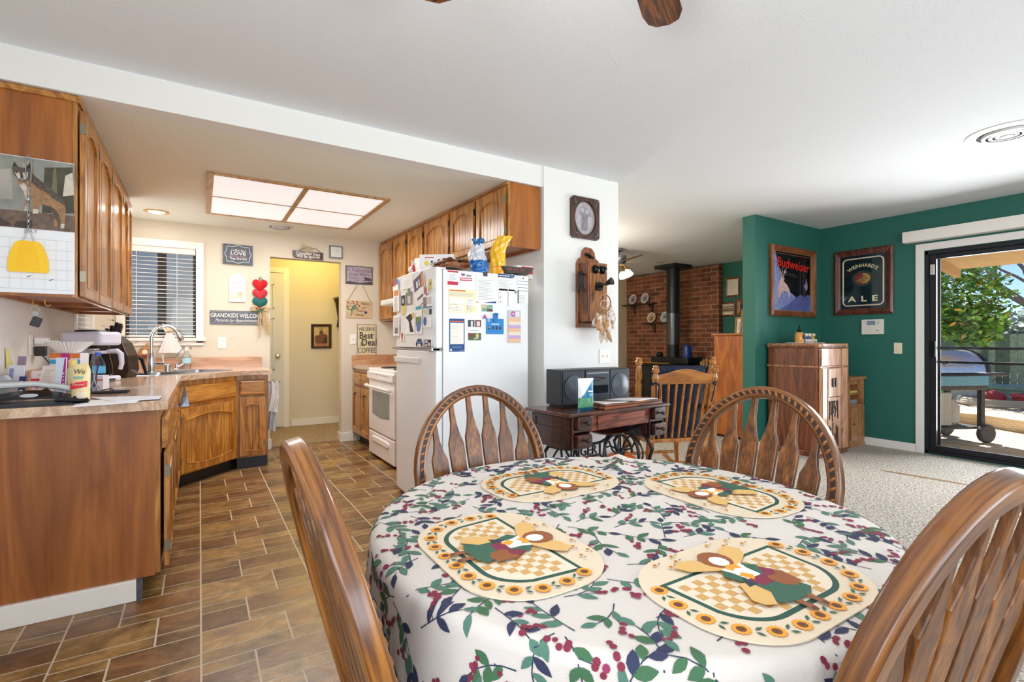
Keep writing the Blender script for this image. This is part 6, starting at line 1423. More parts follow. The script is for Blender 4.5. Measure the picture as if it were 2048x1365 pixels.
mb.tube([(.062*math.cos(a), .066*math.sin(a)-.01, 0) for a in [2*math.pi*i/28 for i in range(28)]], .0055, 7, closed=True); mb.build('hoop', LEA, dc)
mb = MB(); mb.tube([(.0+.045*math.cos(a), -.022+.032*math.sin(a), .004) for a in [2*math.pi*i/24 for i in range(24)]], .003, 6, closed=True)
for i in range(9):
    a, b = 2*math.pi*i/9, 2*math.pi*(i+2)/9; mb.tube([(.06*math.cos(a), .064*math.sin(a)-.01, 0), (.045*math.cos(b)*.6, .045*math.sin(b)*.6-.012, 0)], .0008, 4)
mb.build('web', M('c9a888', .7), dc)
mb = MB(); mb.tube([(-.008,.055,0),(-.016,.09,.004),(-.01,.118,.01),(.01,.118,.01),(.016,.09,.004),(.008,.055,0)], .005, 6); mb.build('hanging_loop', LEA, dc)
q = random.Random(12)
for i in range(42):
    x = q.uniform(-.085, .085); y0 = -.075+.03*(abs(x)/.07) if i > 5 else -.07; L = q.uniform(.06, .10)*(1.25 if abs(x) < .03 else 1); y1 = y0-q.uniform(.01, .13)*(1.2-abs(x)*5); a = -math.pi/2+q.uniform(-.5, .5); c = i % 3
    mb = MB(); d = Vector((math.cos(a), math.sin(a), q.uniform(-.15, .15))); s_ = Vector((-d.y, d.x, .3)).normalized(); p0 = Vector((x, y1, q.uniform(-.01, .03)))
    pts = []
    for t_, wd in ((0,.001),(.2,.012),(.5,.018),(.8,.012),(1,.001)): pts.append((p0+d*L*t_, wd))
    vs = [p+s_*wd for p, wd in pts]+[p+Vector((0,0,.004)) for p, wd in pts]+[p-s_*wd for p, wd in pts]
    mb.add(vs, [(k, k+1, 6+k, 5+k) for k in range(4)]+[(5+k, 6+k, 11+k, 10+k) for k in range(4)], 0)
    mb.tube([Vector((x*.8, y0+.02, 0)), p0], .0012, 4, mi=1)
    mb.build('feather', [M(('e4dad2', 'b58a5e', 'd4beaa')[c], .8, var=.35, vscale=60), LEA], dc, smooth=0, recalc=False)

# ---- treadle sewing table
ST = thing('sewing_table', 'antique dark wood treadle sewing table with iron base against the partition', 'table', (1.785, 2.235, 0), (0, 0, R_(4.5)))
SWT = wood('2c120c', '6a3220', 'x', 1, .25, .6); SWD = wood('28120e', '54281e', 'x', 1, .3, .5); SWY = wood('22100c', '4a241a', 'z', 1, .3, .4)
SL, SD, SZ = .93, .42, .72
mb = MB(); mb.box(0, SL, 0, SD, SZ-.022, SZ); mb.build('tabletop', SWT, ST, smooth=0, bevel=.008)
mb = MB(); mb.box(.30, .86, .012, .232, SZ+.0, SZ+.018); mb.box(.31, .85, .016, .226, SZ+.018, SZ+.032); mb.build('folding_leaf', wood('3a1a10', '8a4c28', 'x', 1, .25, .6), ST, smooth=0, bevel=.006)
for nm, x0 in (('left', .045), ('right', SL-.045-.145)):
    mb = MB(); X1 = x0+.145; mb.box(x0, x0+.012, .025, SD-.02, .51, SZ-.022); mb.box(X1-.012, X1, .025, SD-.02, .51, SZ-.022); mb.box(x0, X1, .025, SD-.02, .505, .515)
    for z in (.612,): mb.box(x0+.012, X1-.012, .025, .05, z-.008, z+.008)
    mb.box(x0-.006, x0, .05, .075, .50, SZ-.03); mb.box(x0-.006, x0, SD-.06, SD-.03, .50, SZ-.03); mb.box(x0-.006, x0, .05, SD-.03, .50, .525); mb.box(x0-.006, x0, .05, SD-.03, .60, .62); mb.box(x0-.006, x0, .05, SD-.03, SZ-.05, SZ-.03)
    mb.build('drawer_case', SWY, ST, smooth=0, bevel=.002)
    for z in (.518, .622):
        mb = MB(); mb.prism(rr(.115, .076, .012, 4, (x0+X1)/2, z+.039), -.0, .032); d = mb.build('drawer', SWD, ST, smooth=0, rot=FY, loc=(0, .025, 0), bevel=.004)
        mb = MB(); mb.lathe([(.005,.03),(.006,.045),(.013,.052),(.014,.06),(.006,.066)], 14, ((x0+X1)/2, z+.042, 0)); mb.build('knob', M('201c1c', .35), d)
mb = MB()
n = 10; ap = [(.20+.53*i/n, .012) for i in range(n+1)]
mb.box(.20, .74, .03, .05, .60, SZ-.022); mb.box(.25, .69, .02, .03, .605, SZ-.03); mb.build('apron', wood('4a1c12', '8a4432', 'x', 1, .25, .5), ST, smooth=0, bevel=.004)
mb = MB(); mb.grid(lambda u, v: (.20+.54*u, .05+.22*v, .60-.06*math.sin(math.pi*u)*math.sin(math.pi*min(1, v+.25))), 16, 8); mb.build('machine_well', SWD, ST, smooth=60, recalc=False)
MB().ball((.47, .0185, .672), .004, 8, 6).build('keyhole', M('9a8a5a', .3, 1), ST)
IRON = M('16171a', .45, .3)
for x in (.13, SL-.14):
    for y in (.06, SD-.06):
        mb = MB(); yo = .03 if y < .2 else -.03
        mb.tube([(x,y+yo*1.5,.50),(x,y-yo*.6,.42),(x,y+yo*.8,.30),(x,y+yo*1.2,.20),(x,y,.10),(x,y-yo*.8,.02)], [.012,.012,.011,.012,.013,.016], 8); mb.build('leg', IRON, ST)
    mb = MB()
    mb.tube([(x,.06,.50),(x,SD-.06,.50)], .010, 8); mb.tube([(x,.08,.30),(x,SD/2,.24),(x,SD-.08,.30)], .008, 8)
    for s_ in (-1, 1):
        mb.tube([(x, SD/2+s_*(.02+.07*math.sin(t_*math.pi)), .26+.22*t_) for t_ in [i/12 for i in range(13)]], .006, 6)
    mb.build('side_scroll', IRON, ST)
mb = MB(); yb_ = SD-.08; mb.tube([(.13,yb_,.47),(.24,yb_,.435),(.60,yb_,.435),(.72,yb_,.47),(.79,yb_,.47)], .010, 8); mb.tube([(.25,yb_,.352),(.60,yb_,.352)], .008, 8); mb.tube([(.24,yb_,.435),(.25,yb_,.352)], .008, 8); mb.tube([(.60,yb_,.435),(.60,yb_,.352)], .008, 8)
mb.tube([(.25,yb_,.352),(.19,yb_,.28),(.13,yb_,.30)], .008, 8); mb.tube([(.60,yb_,.352),(.68,yb_,.28),(.79,yb_,.30)], .008, 8); mb.build('cross_brace', IRON, ST)
for k_ in range(3): pass
o = lettering(ST, 'SINGER', .092, .425, yb_-.004, .392, IRON, 'cast_lettering', bold=.012, wscale=.95); o.rotation_euler = FY
sm = o.modifiers.new('thickness', 'SOLIDIFY'); sm.thickness = .008
wc = Vector((.66, .20, .39))
mb = MB(); mb.tube([wc+Vector((0, .15*math.cos(a), .15*math.sin(a))) for a in [2*math.pi*i/32 for i in range(32)]], .011, 8, closed=True)
for k in range(5):
    a = 2*math.pi*k/5; e = Vector((0, math.cos(a), math.sin(a))); f = Vector((0, math.cos(a+.5), math.sin(a+.5)))
    mb.tube([wc+e*.02, wc+(e+f)*.05, wc+e*.145], .006, 6)
mb.cyl(wc+Vector((-.02,0,0)), wc+Vector((.02,0,0)), .022); mb.build('flywheel', IRON, ST)
w2 = Vector((.52, .10, .40)); mb = MB(); mb.tube([w2+Vector((.135*math.cos(a), .02*math.sin(a), .135*math.sin(a))) for a in [2*math.pi*i/28 for i in range(20)]], .009, 8)
for a in (.4, 1.3, 2.2, 3.1): mb.tube([w2, w2+Vector((.07*math.cos(a+.3), 0, .07*math.sin(a+.3))), w2+Vector((.13*math.cos(a), .02*math.sin(a), .13*math.sin(a)))], .007, 6)
mb.build('wheel_guard', IRON, ST)
mb = MB(); mb.box(.33, .58, .12, .32, .10, .115); mb.build('treadle_plate', IRON, ST, smooth=0)
mb = MB(); mb.tube([(.13,.2,.12),(.79,.2,.12)], .010, 8); mb.build('treadle_bar', IRON, ST)
mb = MB(); mb.tube([(.60,.2,.60),(.64,.12,.56),(.70,.1,.52)], [.03,.045,.02], 8); mb.build('machine_head', IRON, ST)
# boombox, wipes, papers
sm_ = Matrix.Translation(ST.location) @ Matrix.Rotation(R_(4.5), 4, 'Z')
bbx = thing('boombox', 'grey twin speaker boombox standing on the sewing table', 'stereo', sm_ @ Vector((.16, .25, SZ+.0008)), (0, 0, R_(1)))
BG = M('1d2024', .4); BG2 = M('2b3037', .4); L_ = .60; HB = .235
MB().box(0, L_, .0, .16, .008, HB).build('stereo_body', BG, bbx, smooth=0, bevel=.006)
MB().box(.02, L_-.02, .01, .15, 0, .008).build('feet', BLACK, bbx, smooth=0)
for x0, x1 in ((.01, .185), (L_-.185, L_-.01)):
    mb = MB(); mb.box(x0, x1, -.008, .0, .012, HB-.006); s_ = mb.build('speaker_panel', BG2, bbx, smooth=0, bevel=.004)
    mb = MB(); c = (x0+x1)/2; mb.lathe([(.078,.008),(.080,.012),(.070,.013),(.045,.008+.012),(.012,.026),(.002,.026)], 30, (c, .12, 0)); mb.build('speaker_grille', M('4a5058', .35, .2), s_, rot=FY)
mb = MB(); mb.box(.195, L_-.195, -.010, .0, .012, HB-.006); cp = mb.build('tuner_panel', BG2, bbx, smooth=0, bevel=.003)
mb = MB(); X0 = .205
for i in range(6):
    for j in range(2): mb.box(X0+.045+i*.012, X0+.054+i*.012, -.0125, -.010, .175-j*.02, .185-j*.02, 0)
for i in range(3): mb.box(X0+.12+i*.016, X0+.13+i*.016, -.0125, -.010, .165, .18, 0)
mb.box(X0, L_-.205, -.0108, -.010, .205, .213, 1)
for i in range(10): mb.box(X0+.005+i*.018, X0+.018+i*.018, -.0125, -.010, .018, .028, 0)
mb.build('tuner_keys', [BLACK, M('8b9097', .4), M('8a3440', .5)], cp, smooth=0)  # raised tuner buttons and one grey strip
mb = MB(); mb.box(X0+.005, L_-.21, -.0125, -.010, .075, .128); mb.build('cassette_window', M('15181c', .12), cp, smooth=0)
for x0, x1 in ((X0+.005, L_/2-.003), (L_/2+.003, L_-.21)): mb = MB(); mb.box(x0, x1, -.0125, -.010, .035, .068); mb.build('cassette_door', M('2a2f36', .3), cp, smooth=0)
wp = thing('wipes_packet', 'white teal and green packet of wipes standing on the sewing table', 'packet', sm_ @ Vector((.20, .075, SZ+.0005)), (0, 0, R_(-6)))
mb = MB()
def wpf(s):
    return lambda u, v: ((u-.5)*.115*(1-.06*math.sin(math.pi*v)), s*(.022*math.sin(math.pi*u)**.6*math.sin(math.pi*min(.98, .03+v*.95))**.6)+.002*math.sin(9*u+5*v), .195*v)
mb.grid(wpf(-1), 14, 20, 0); mb.grid(wpf(1), 14, 20, 1); o = mb.build('packet_body', [M('e8ecef', .3), M('d5dbe0', .35), M('1a78a0', .3), M('5a9a72', .35, var=.35, vscale=50), M('174f66', .3)], wp, smooth=60, recalc=False)
for p_ in o.data.polygons:
    if p_.material_index: continue
    x, z = p_.center.x/.0575, p_.center.z/.195
    if z < .12: p_.material_index = 4
    elif z < .38: p_.material_index = 3
    elif z < .38+.55*(x+.75)/1.5: p_.material_index = 2
mb = MB()
for i, (x0, x1, z) in enumerate(((.0, .035, .112), (.008, .038, .098), (.012, .036, .088))): mb.box(x0, x1, -.0245, -.0235, z, z+(.009 if i == 0 else .004))
mb.build('printed_lines', WPLAST, wp, smooth=0)
mb = MB(); mb.grid(lambda u, v: (.33+.5*u+.012*math.sin(5*v)*(u-.5), .04+.16*v-.014*abs(math.sin(7*u))*(1-v), SZ+.034+.003*math.sin(9*u+3*v)), 24, 6); o = mb.build('loose_papers', M('e6e2dc', .8), None, smooth=60, recalc=False, loc=ST.location, rot=(0, 0, R_(4.5))); o.modifiers.new('t', 'SOLIDIFY').thickness = .003; tag(o, 'loose white papers lying on the sewing table in front of the boombox', 'papers')
ob = MB(); ob.lathe([(.06,0),(.13,.03),(.145,.12),(.12,.22),(.05,.26)], 20); tag(ob.build('orange_pail', M('e0661a', .5, var=.2, vscale=8), None, loc=(2.78, 2.86, .0125), smooth=60), 'round orange pail on the floor behind the sewing table wheel', 'pail')

# ---- rocking chair seen from behind
RKW = wood('92561e', 'c07e38', 'z', 1.2, .3, .4); NAVY = M('131b34', .9, bump=.3, bscale=300)
RK = thing('rocking_chair', 'honey oak rocking chair with navy cushions, back turned to the table', 'rocking chair', (3.22, 2.80, .0125), (0, 0, -YAW+R_(13)))
def rb(x, z, y=0): return Vector((x, y-.20-(z-.38)*.20, z))   # the chair looks along local +y, its back leans to -y
def post(x, y, zt, xs, nm='back_post', top=True):
    mb = MB(); prof = [(.30,.022),(.45,.022),(.50,.026),(.53,.018),(.56,.026),(.75,.024),(.78,.028),(.81,.018),(.84,.026),(.86,.026),(zt-.075,.020),(zt-.06,.015),(zt-.05,.027),(zt-.03,.028),(zt-.02,.018),(zt-.01,.022),(zt,.012)]
    mb.tube([rb(x*(1+xs*(z-.38)), z, y) for z, r_ in prof], [r_ for z, r_ in prof], 12); return mb.build(nm, RKW, RK)
for s_ in (-1, 1): post(s_*.225, 0, .945, .22); post(s_*.275, .14, 1.0, .28)
mb = MB(); n = 12
def crest(i): x = -.235+.47*i/n; return x, .80, .875+.035*math.sin(math.pi*i/n)**2*1.2
vs = [];
for i in range(n+1):
    x, za, zb = crest(i); vs += [rb(x, za, .012), rb(x, zb, .012), rb(x, zb, -.012), rb(x, za, -.012)]
mb.add(vs, [(4*i+a, 4*i+(a+1) % 4, 4*i+4+(a+1) % 4, 4*i+4+a) for i in range(n) for a in range(4)]+[(0,1,2,3),(4*n+3,4*n+2,4*n+1,4*n)]); mb.build('crest_rail', wood('92561e', 'c07e38', 'x', 1.2, .3, .4), RK, smooth=0, bevel=.005)
for k in range(7): x = -.18+.06*k; MB().tube([rb(x*.95, .38), rb(x, .60), rb(x*1.1, .81)], [.010,.012,.010], 8).build('spindle', RKW, RK)
mb = MB(); mb.box(-.27, .27, -.22, .26, .345, .375); mb.build('seat', RKW, RK, smooth=0, bevel=.008)
for (x, y) in ((-.235,-.17),(.235,-.17),(-.24,.22),(.24,.22)):
    mb = MB(); mb.tube([(x, y, .35), (x, y, .25), (x, y, .2), (x*1.02, y, .065)], [.020,.026,.02,.018], 10); mb.build('leg', RKW, RK)
    if y > 0: MB().tube([(x, y, .36), (x, y, .58)], [.02,.02], 10).build('arm_post', RKW, RK)
for s_ in (-1, 1):
    mb = MB(); mb.tube([(s_*.24, -.52+.095*i, .018+.00+.16*((i-4.9)/5.2)**2*.55) for i in range(11)], .018, 4, up=(1,0,0)); mb.build('rocker', RKW, RK, smooth=0)
    mb = MB(); mb.tube([(s_*.25, -.30, .62), (s_*.27, -.05, .60), (s_*.275, .26, .60)], [.02,.026,.03], 8, flat=1.5, up=(0,0,1)); mb.build('armrest', RKW, RK)
mb = MB(); mb.cyl((-.235,-.17,.17), (.235,-.17,.17), .013); mb.cyl((-.24,.22,.17), (.24,.22,.17), .013); mb.build('stretcher', RKW, RK)
mb = MB()
def cush(s):
    return lambda u, v: rb((u-.5)*.47, .40+.535*v, .05+.045+s*.045*(math.sin(math.pi*u)*math.sin(math.pi*v))**.4)
mb.grid(cush(-1), 14, 14); mb.grid(cush(1), 14, 14); bc_ = mb.build('back_cushion', NAVY, RK, smooth=70, recalc=False)
mb = MB(); q = random.Random(5)
for i in range(9):
    for j in range(10):
        u, v = (i+.5+.5*(j % 2))/9.7, (j+.5)/10; p = cush(-1)(min(.97, u), v)+Vector((0, -.0012, 0)); mb.add([p+Vector((-.003,0,0)), p+Vector((0,0,-.003)), p+Vector((.003,0,0)), p+Vector((0,0,.003))], [(0,1,2,3)], (i+j) % 2)
mb.build('dot_print', [M('b9a06a', .8), M('8a4a5a', .8)], bc_, smooth=0, recalc=False)
mb = MB(); mb.grid(lambda u, v: (-.24+.48*u, -.19+.44*v, .376+.06*(math.sin(math.pi*u)*math.sin(math.pi*v))**.4), 12, 12); mb.grid(lambda u, v: (-.24+.48*u, -.19+.44*v, .376), 2, 2); mb.build('seat_cushion', M('18213c', .9, var=.2, vscale=60), RK, smooth=70, recalc=False)
for s_ in (-1, 1):
    mb = MB(); mb.tube([rb(s_*.23, .80, -.03), rb(s_*.25, .815, -.02), rb(s_*.27, .80, .0)], .009, 6); mb.tube([rb(s_*.25, .80, -.028), rb(s_*.235, .66, -.028)], .005, 5); mb.build('cushion_tie', NAVY, RK)

# ---- living room
BXF = 7.4
def shelf(lab, u0, u1, v, pl, grp):
    a, b = PX(u0, v, BXF-.14), PX(u1, v, BXF-.14); z = a.z
    t = thing('wall_shelf', lab, 'shelf', (BXF-.001, a.y, z), FX)
    L = a.y-b.y
    MB().box(0, L, -.022, 0, .0, .14).build('board', wood('20120c', '3a2218', 'x', 1, .4), t, smooth=0, bevel=.003)
    for x in (L*.3, L*.85):
        mb = MB(); mb.box(x-.012, x+.012, -.20, -.022, .0, .012); mb.box(x-.012, x+.012, -.034, -.022, 0, .12); mb.tube([(x,-.18,.012),(x,-.13,.07),(x,-.07,.06),(x,-.04,.11)], .008, 6); mb.build('bracket', M('1a1412', .5), t, smooth=0)
    for (u, col, lb, k) in pl:
        c = PX(u, v, BXF-.07); r_ = .10
        pt_ = thing('decorative_plate', lb, 'plate', (BXF-.075, c.y, z+.001+r_), FX, grp); pt_.rotation_euler = (R_(78), 0, R_(-90))
        MB().lathe([(.05,0),(.08,.004),(r_,.014),(r_,.017),(.078,.009),(.05,.005),(.001,.005)], 32).build('plate_body', M('e2dedc', .2), pt_)
        mb = MB(); mb.prism(circ(0, 0, .085, 24), .0095, .0105, 0); deco(mb, [('p',[(.2,.5),(.45,.55),(.7,.78),(.62,.55),(.85,.5),(.6,.42),(.5,.25),(.42,.42)],1),('p',[(.2,.2),(.8,.2),(.7,.33),(.3,.33)],2)], .17, .17, .0108); mb.build('painted_scene', [M(col[0], .4, var=.2, vscale=40), M(col[1], .5), M(col[2], .5)], pt_, smooth=0, recalc=False)
G = 'collector plates on the brick wall shelves'
shelf('upper dark wall shelf holding two bird plates on the brick', 1243, 1305, 611, [(1267, ('a9a0b0','2c2c38','7c7688'), 'blue grey bird plate on the upper shelf, the one by the cream wall', 0), (1291, ('b4aebc','3c3c48','8c8698'), 'pale flying bird plate on the upper shelf, nearer the stove pipe', 1)], G)
shelf('lower dark wall shelf behind the stove pipe with two plates', 1283, 1345, 647, [(1304, ('c4a878','8a5a3a','6e7048'), 'tan and green landscape plate on the lower shelf', 2), (1331, ('9ab0b8','3a5a62','c0c4c0'), 'teal seascape plate half hidden by the stove pipe', 3)], G)
SP = Vector((6.95, 5.86, 0))
ws = thing('wood_stove', 'black cast iron wood stove with stove pipe in front of the brick wall', 'stove', SP, (0, 0, 0))
STV = M('141416', .55)
MB().box(-.38, .26, -.45, .45, .18, .72).build('firebox', STV, ws, smooth=0, bevel=.015)
MB().box(-.42, .28, -.48, .48, .72, .745).build('top_plate', STV, ws, smooth=0, bevel=.006)
MB().box(-.12, .26, -.40, .40, .745, .86).build('step_top', STV, ws, smooth=0, bevel=.02)
for (x, y) in ((-.32,-.38),(-.32,.38),(.2,-.38),(.2,.38)): MB().tube([(x,y,.18),(x,y,.10),(x*1.05,y*1.05,0.0125)], [.04,.03,.025], 8).build('leg', STV, ws)
mb = MB(); mb.box(-.39, -.378, -.3, .3, .28, .64); dd = mb.build('stove_door', M('1c1c20', .3), ws, smooth=0, bevel=.004)
MB().tube([(-.44,-.30,.77),(-.44,.24,.77)], .012, 8).build('gold_rail', M('c09a4a', .25, 1), ws)
mb = MB(); mb.ball((-.02,.28,.905), (.06,.06,.05), 12, 8); mb.tube([(-.02,.28,.90),(-.02,.36,.88)], .012, 6); mb.build('damper_ball', STV, ws)
pp = MB(); pp.lathe([(.105,.86),(.105,1.62),(.112,1.625),(.112,1.66),(.108,1.665),(.108,2.40)], 28); p_o = pp.build('stove_pipe', M('2c2e32', .38, .5), ws)
MB().lathe([(.109,1.08),(.109,1.62)], 28).build('heat_shield', M('5a5c60', .3, .7), ws)
mb = MB(); mb.box(-.22, .22, -.22, .22, ZC-.06, ZC-.002); mb.build('ceiling_collar', M('1d1d1f', .5), ws, smooth=0)
ckp = thing('coffee_pot', 'blue enamel coffee pot standing on the wood stove', 'coffee pot', (SP.x-.01, SP.y-.30, .8605), (0, 0, R_(100)))
MB().lathe([(.085,0),(.088,.01),(.062,.19),(.058,.20),(.02,.225),(.012,.24),(.001,.243)], 24).build('pot', M('1c3f7e', .12), ckp)
mb = MB(); mb.tube([(.065,0,.17),(.12,0,.16),(.125,0,.09),(.08,0,.04)], .008, 8); mb.build('handle', M('14202e', .3), ckp)
mb = MB(); mb.tube([(-.06,0,.12),(-.10,0,.17),(-.115,0,.185)], [.02,.012,.01], 8); mb.build('spout', M('1c3f7e', .12), ckp)
ft = thing('fireplace_tool_set', 'black fireplace tool stand with four turned wooden handles', 'fire tools', (6.95, 5.18, .0125))
mb = MB(); mb.lathe([(.14,0),(.14,.015),(.02,.03),(.012,.05),(.012,.70)], 20); mb.build('stand', STV, ft)
for k, (dx, dy, zt) in enumerate(((-.03,.08,.80),(-.04,.03,.83),(-.03,-.02,.85),(-.02,-.08,.82))):
    mb = MB(); mb.tube([(dx,dy,.08),(dx,dy,zt-.14)], .006, 6); tl = mb.build('fire_tool', STV, ft)
    mb = MB(); mb.tube([(dx,dy,zt-.14),(dx,dy,zt-.10),(dx,dy,zt-.07),(dx,dy,zt-.05),(dx,dy,zt-.02),(dx,dy,zt)], [.012,.022,.014,.024,.024,.010], 10); mb.build('wooden_handle', wood('9a6a3a', 'd8a868', 'z', 2, .3), tl)
# hutch / dresser behind the green wall
DR = thing('wood_dresser', 'tall orange brown wooden dresser behind the green wall end', 'dresser', (5.20, 3.24, .0125))
DW_ = wood('9a5018', 'c07028', 'z', .8, .35, .25)
MB().box(0, .46, 0, .54, .03, 1.19).build('case', DW_, DR, smooth=0, bevel=.004); MB().box(-.02, .48, -.02, .56, 1.19, 1.215).build('top', wood('9a5018', 'c07028', 'y', .8, .35, .25), DR, smooth=0, bevel=.006); MB().box(.03, .44, .02, .52, 0, .03).build('plinth', M('3a2010', .5), DR, smooth=0)
for k in range(4): MB().box(.46, .476, .03, .51, .10+.27*k, .34+.27*k).build('drawer', DW_, DR, smooth=0, bevel=.004)
def pframe(nm, lab, fr, bw, fmat, mats, items, lean=0, th=.02, group=None):
    t = thing(nm, lab, 'picture', fr[0], fr[1], group); frame(t, fr[2], fr[3], bw, th, fmat)
    mb = MB(); mb.box(-fr[2]/2+bw*.9, fr[2]/2-bw*.9, -fr[3]/2+bw*.9, fr[3]/2-bw*.9, .001, .005, 0); deco(mb, items, fr[2]-2*bw, fr[3]-2*bw, .005); mb.build('picture', mats, t, smooth=0, recalc=False)
    if lean: t.rotation_euler = (Euler(fr[1]).to_matrix() @ Matrix.Rotation(-lean, 3, 'X')).to_euler()
    return t
GX = 7.499; FRW = wood('5a3014', '9a6030', 'y', 1, .35)
pframe('framed_certificate', 'framed certificate, topmost on the dark green living room wall', fx(1452, 557, 1480, 593, GX), .03, FRW, [M('e4dcc6', .6), GREY], line_rows(.15, .8, 9, .1, .9, 1, 2, .2))
pframe('framed_group_photo', 'framed team photo below the certificate on the green living room wall', fx(1441.5, 606, 1471, 633, GX), .03, FRW, [M('d8c4ae', .6), M('8a6a58', .6, var=.4, vscale=60), M('efe2d0', .6)], [('r',.05,.3,.95,.8,1),('r',.2,.05,.8,.2,2)]+[('c',.1+.09*i,.65,.035,2) for i in range(10)])
t = pframe('framed_oval_portrait', 'wooden frame with a dark oval portrait at the green wall edge', fx(1473, 599, 1502, 630, GX), .07, FRW, [M('7a4a22', .5), M('241c1c', .5)], [('c',.5,.5,.5,1)])
c = PX(1476, 649, 5.42); pf = pframe('framed_snapshot', 'large grey matted photo frame leaning on the dresser', ((5.42, 3.45, 1.216+.15), FX, .24, .31), .02, wood('a87038', 'd8a868', 'y', 1, .35), [M('a8a6aa', .6), M('23304a', .5, var=.4, vscale=40)], [('r',.25,.3,.8,.7,1)], lean=.16)
pf2 = pframe('framed_snapshot', 'small wooden photo frame behind the large one on the dresser', ((5.56, 3.66, 1.216+.105), FX, .15, .21), .018, wood('a87038', 'd8a868', 'y', 1, .35), [M('d8d0c0', .6), M('a89a8a', .6)], [('r',.2,.2,.8,.8,1)], lean=.1)
# living room fan
lf = thing('ceiling_fan', 'living room ceiling fan with glass bell lamps, half hidden by the partition', 'ceiling fan', (5.03, 5.22, ZC))
MB().lathe([(.07,-.001),(.075,-.03),(.03,-.05),(.03,-.08),(.12,-.10),(.13,-.16),(.11,-.21),(.06,-.24)], 28).build('motor_housing', M('9a9ca0', .25, .9), lf)
for k in range(5):
    a = R_(-36)+k*R_(72); mb = MB(); mb.prism([(.18,-.04),(.55,-.065),(.63,-.05),(.65,0),(.63,.05),(.55,.065),(.18,.04)], -.003, .003); b = mb.build('blade', wood('3a2012', '7a4a28', 'x', 1, .35), lf, smooth=0, loc=(0,0,-.20), rot=(R_(10), 0, a))
    MB().box(.09, .22, -.015, .015, .004, .008).build('blade_iron', BRS, b, smooth=0)
for k in range(4):
    a = R_(20)+k*R_(90); c = Vector((.13*math.cos(a), .13*math.sin(a), -.31)); d = Vector((math.cos(a)*.5, math.sin(a)*.5, -.8)).normalized()
    MB().tube([(0,0,-.25), c*.7+Vector((0,0,-.02)), c], .010, 8).build('lamp_arm', BRS, lf)
    MB().tube([c, c+d*.03, c+d*.07, c+d*.10], [.02,.045,.055,.06], 16, cap=False).build('glass_shade', lampmat('f4efe4', .9), lf)

# ---- green corner: mirrors, thermostat, radio cabinet
GW = YB-.0005; RX_ = SX-.0005
CHF = wood('6a3214', '9a5a30', 'y', 1, .35, .3); CHF2 = wood('3a1812', '6e3a28', 'y', 1, .35, .3)
def mirror(nm, lab, fr, bw, fm, gm, th=.03):
    t = thing(nm, lab, 'mirror', fr[0], fr[1]); frame(t, fr[2], fr[3], bw, th, fm)
    mb = MB(); mb.box(-fr[2]/2+bw*.9, fr[2]/2-bw*.9, -fr[3]/2+bw*.9, fr[3]/2-bw*.9, .001, .008); mb.build('mirror_glass', gm, t, smooth=0); return t
fr = fy(1537.5, 488, 1626.5, 636, GW); w_, h_ = fr[2], fr[3]
bm = mirror('beer_mirror', 'red lettered deer beer mirror in a brown frame on the green wall', fr, .058, CHF, M('14161a', .06, .2), .045)
iw, ih = w_-.116, h_-.116
mb = MB()
def bp_(pts, m, k=0): mb.poly([((x-.5)*iw, (y-.5)*ih, .0085+.0003*(k+m)) for x, y in pts], m)
bp_([(0,.0),(1,0),(1,.13),(.75,.17),(.6,.24),(.45,.32),(.30,.42),(.2,.6),(.13,.8),(.06,1),(0,1)], 0)
bp_([(.12,.0),(1,0),(1,.28),(.9,.31),(.82,.26),(.7,.30),(.6,.25),(.5,.18),(.35,.1)], 1)
bp_([(.14,.22),(.14,.42),(.17,.5),(.21,.56),(.24,.58),(.29,.55),(.27,.50),(.36,.44),(.42,.36),(.44,.26),(.40,.22),(.38,.32),(.28,.34),(.2,.3),(.19,.22)], 2)
for p in ([(.22,.57),(.18,.66),(.16,.72),(.20,.66),(.24,.59)], [(.25,.58),(.28,.68),(.34,.73),(.30,.66),(.27,.58)], [(.24,.62),(.22,.74),(.25,.66)], [(.28,.66),(.36,.67),(.30,.64)]): bp_(p, 2, 2)
bp_([(.78,.45),(.84,.50),(.86,.60),(.88,.52),(.90,.44),(.86,.36),(.82,.42)], 3)
for i in range(7): x = .02+.018*i; bp_([(x, .1), (x+.006, .1), (x+.004, .95-.08*i), (x, .95-.08*i)], 4, i)
bp_([(.03,.955),(.97,.955),(.97,.965),(.03,.965)], 5)
mb.build('printed_scene', [M('8a92c8', .4, var=.45, vscale=45), M('5a62a0', .4, var=.6, vscale=60), M('dcb8b4', .4, var=.2, vscale=30), M('9a7aa0', .4), M('c8ccda', .4), M('8a3a30', .5)], bm, smooth=0, recalc=False)
lettering(bm, 'Budweiser', .145, .01, ih*.29, .0125, M('d4281e', .4), bold=.018, wscale=1.04, rz=R_(-3))
mb = MB(); g = .006
for b in ((-iw/2, iw/2, ih/2-g, ih/2), (-iw/2, iw/2, -ih/2, -ih/2+g), (-iw/2, -iw/2+g, -ih/2, ih/2), (iw/2-g, iw/2, -ih/2, ih/2)): mb.box(*b, .008, .02)
mb.build('gilt_liner', M('c8a860', .3, .7), bm, smooth=0)
fr = fx(1669, 506, 1788.5, 627, RX_); w_, h_ = fr[2], fr[3]
am = mirror('ale_mirror', 'dark ale pub mirror with gold lettering and eagle emblem on the slider wall', fr, .068, CHF2, M('0f2a30', .05, .35))
iw, ih = w_-.145, h_-.145; CRM = M('e2d6ac', .4)
mb = MB(); mb.tube([(x*.9, y*.9, .009) for x, y in rr(iw, ih, .05, 6)], .0075, 6, closed=True); mb.build('border_line', M('d8c8b0', .4), am)
lettering(am, "WEINHARD'S", .052, 0, ih*.31, .0095, CRM, bold=.012, wscale=1.0, arc=.22)
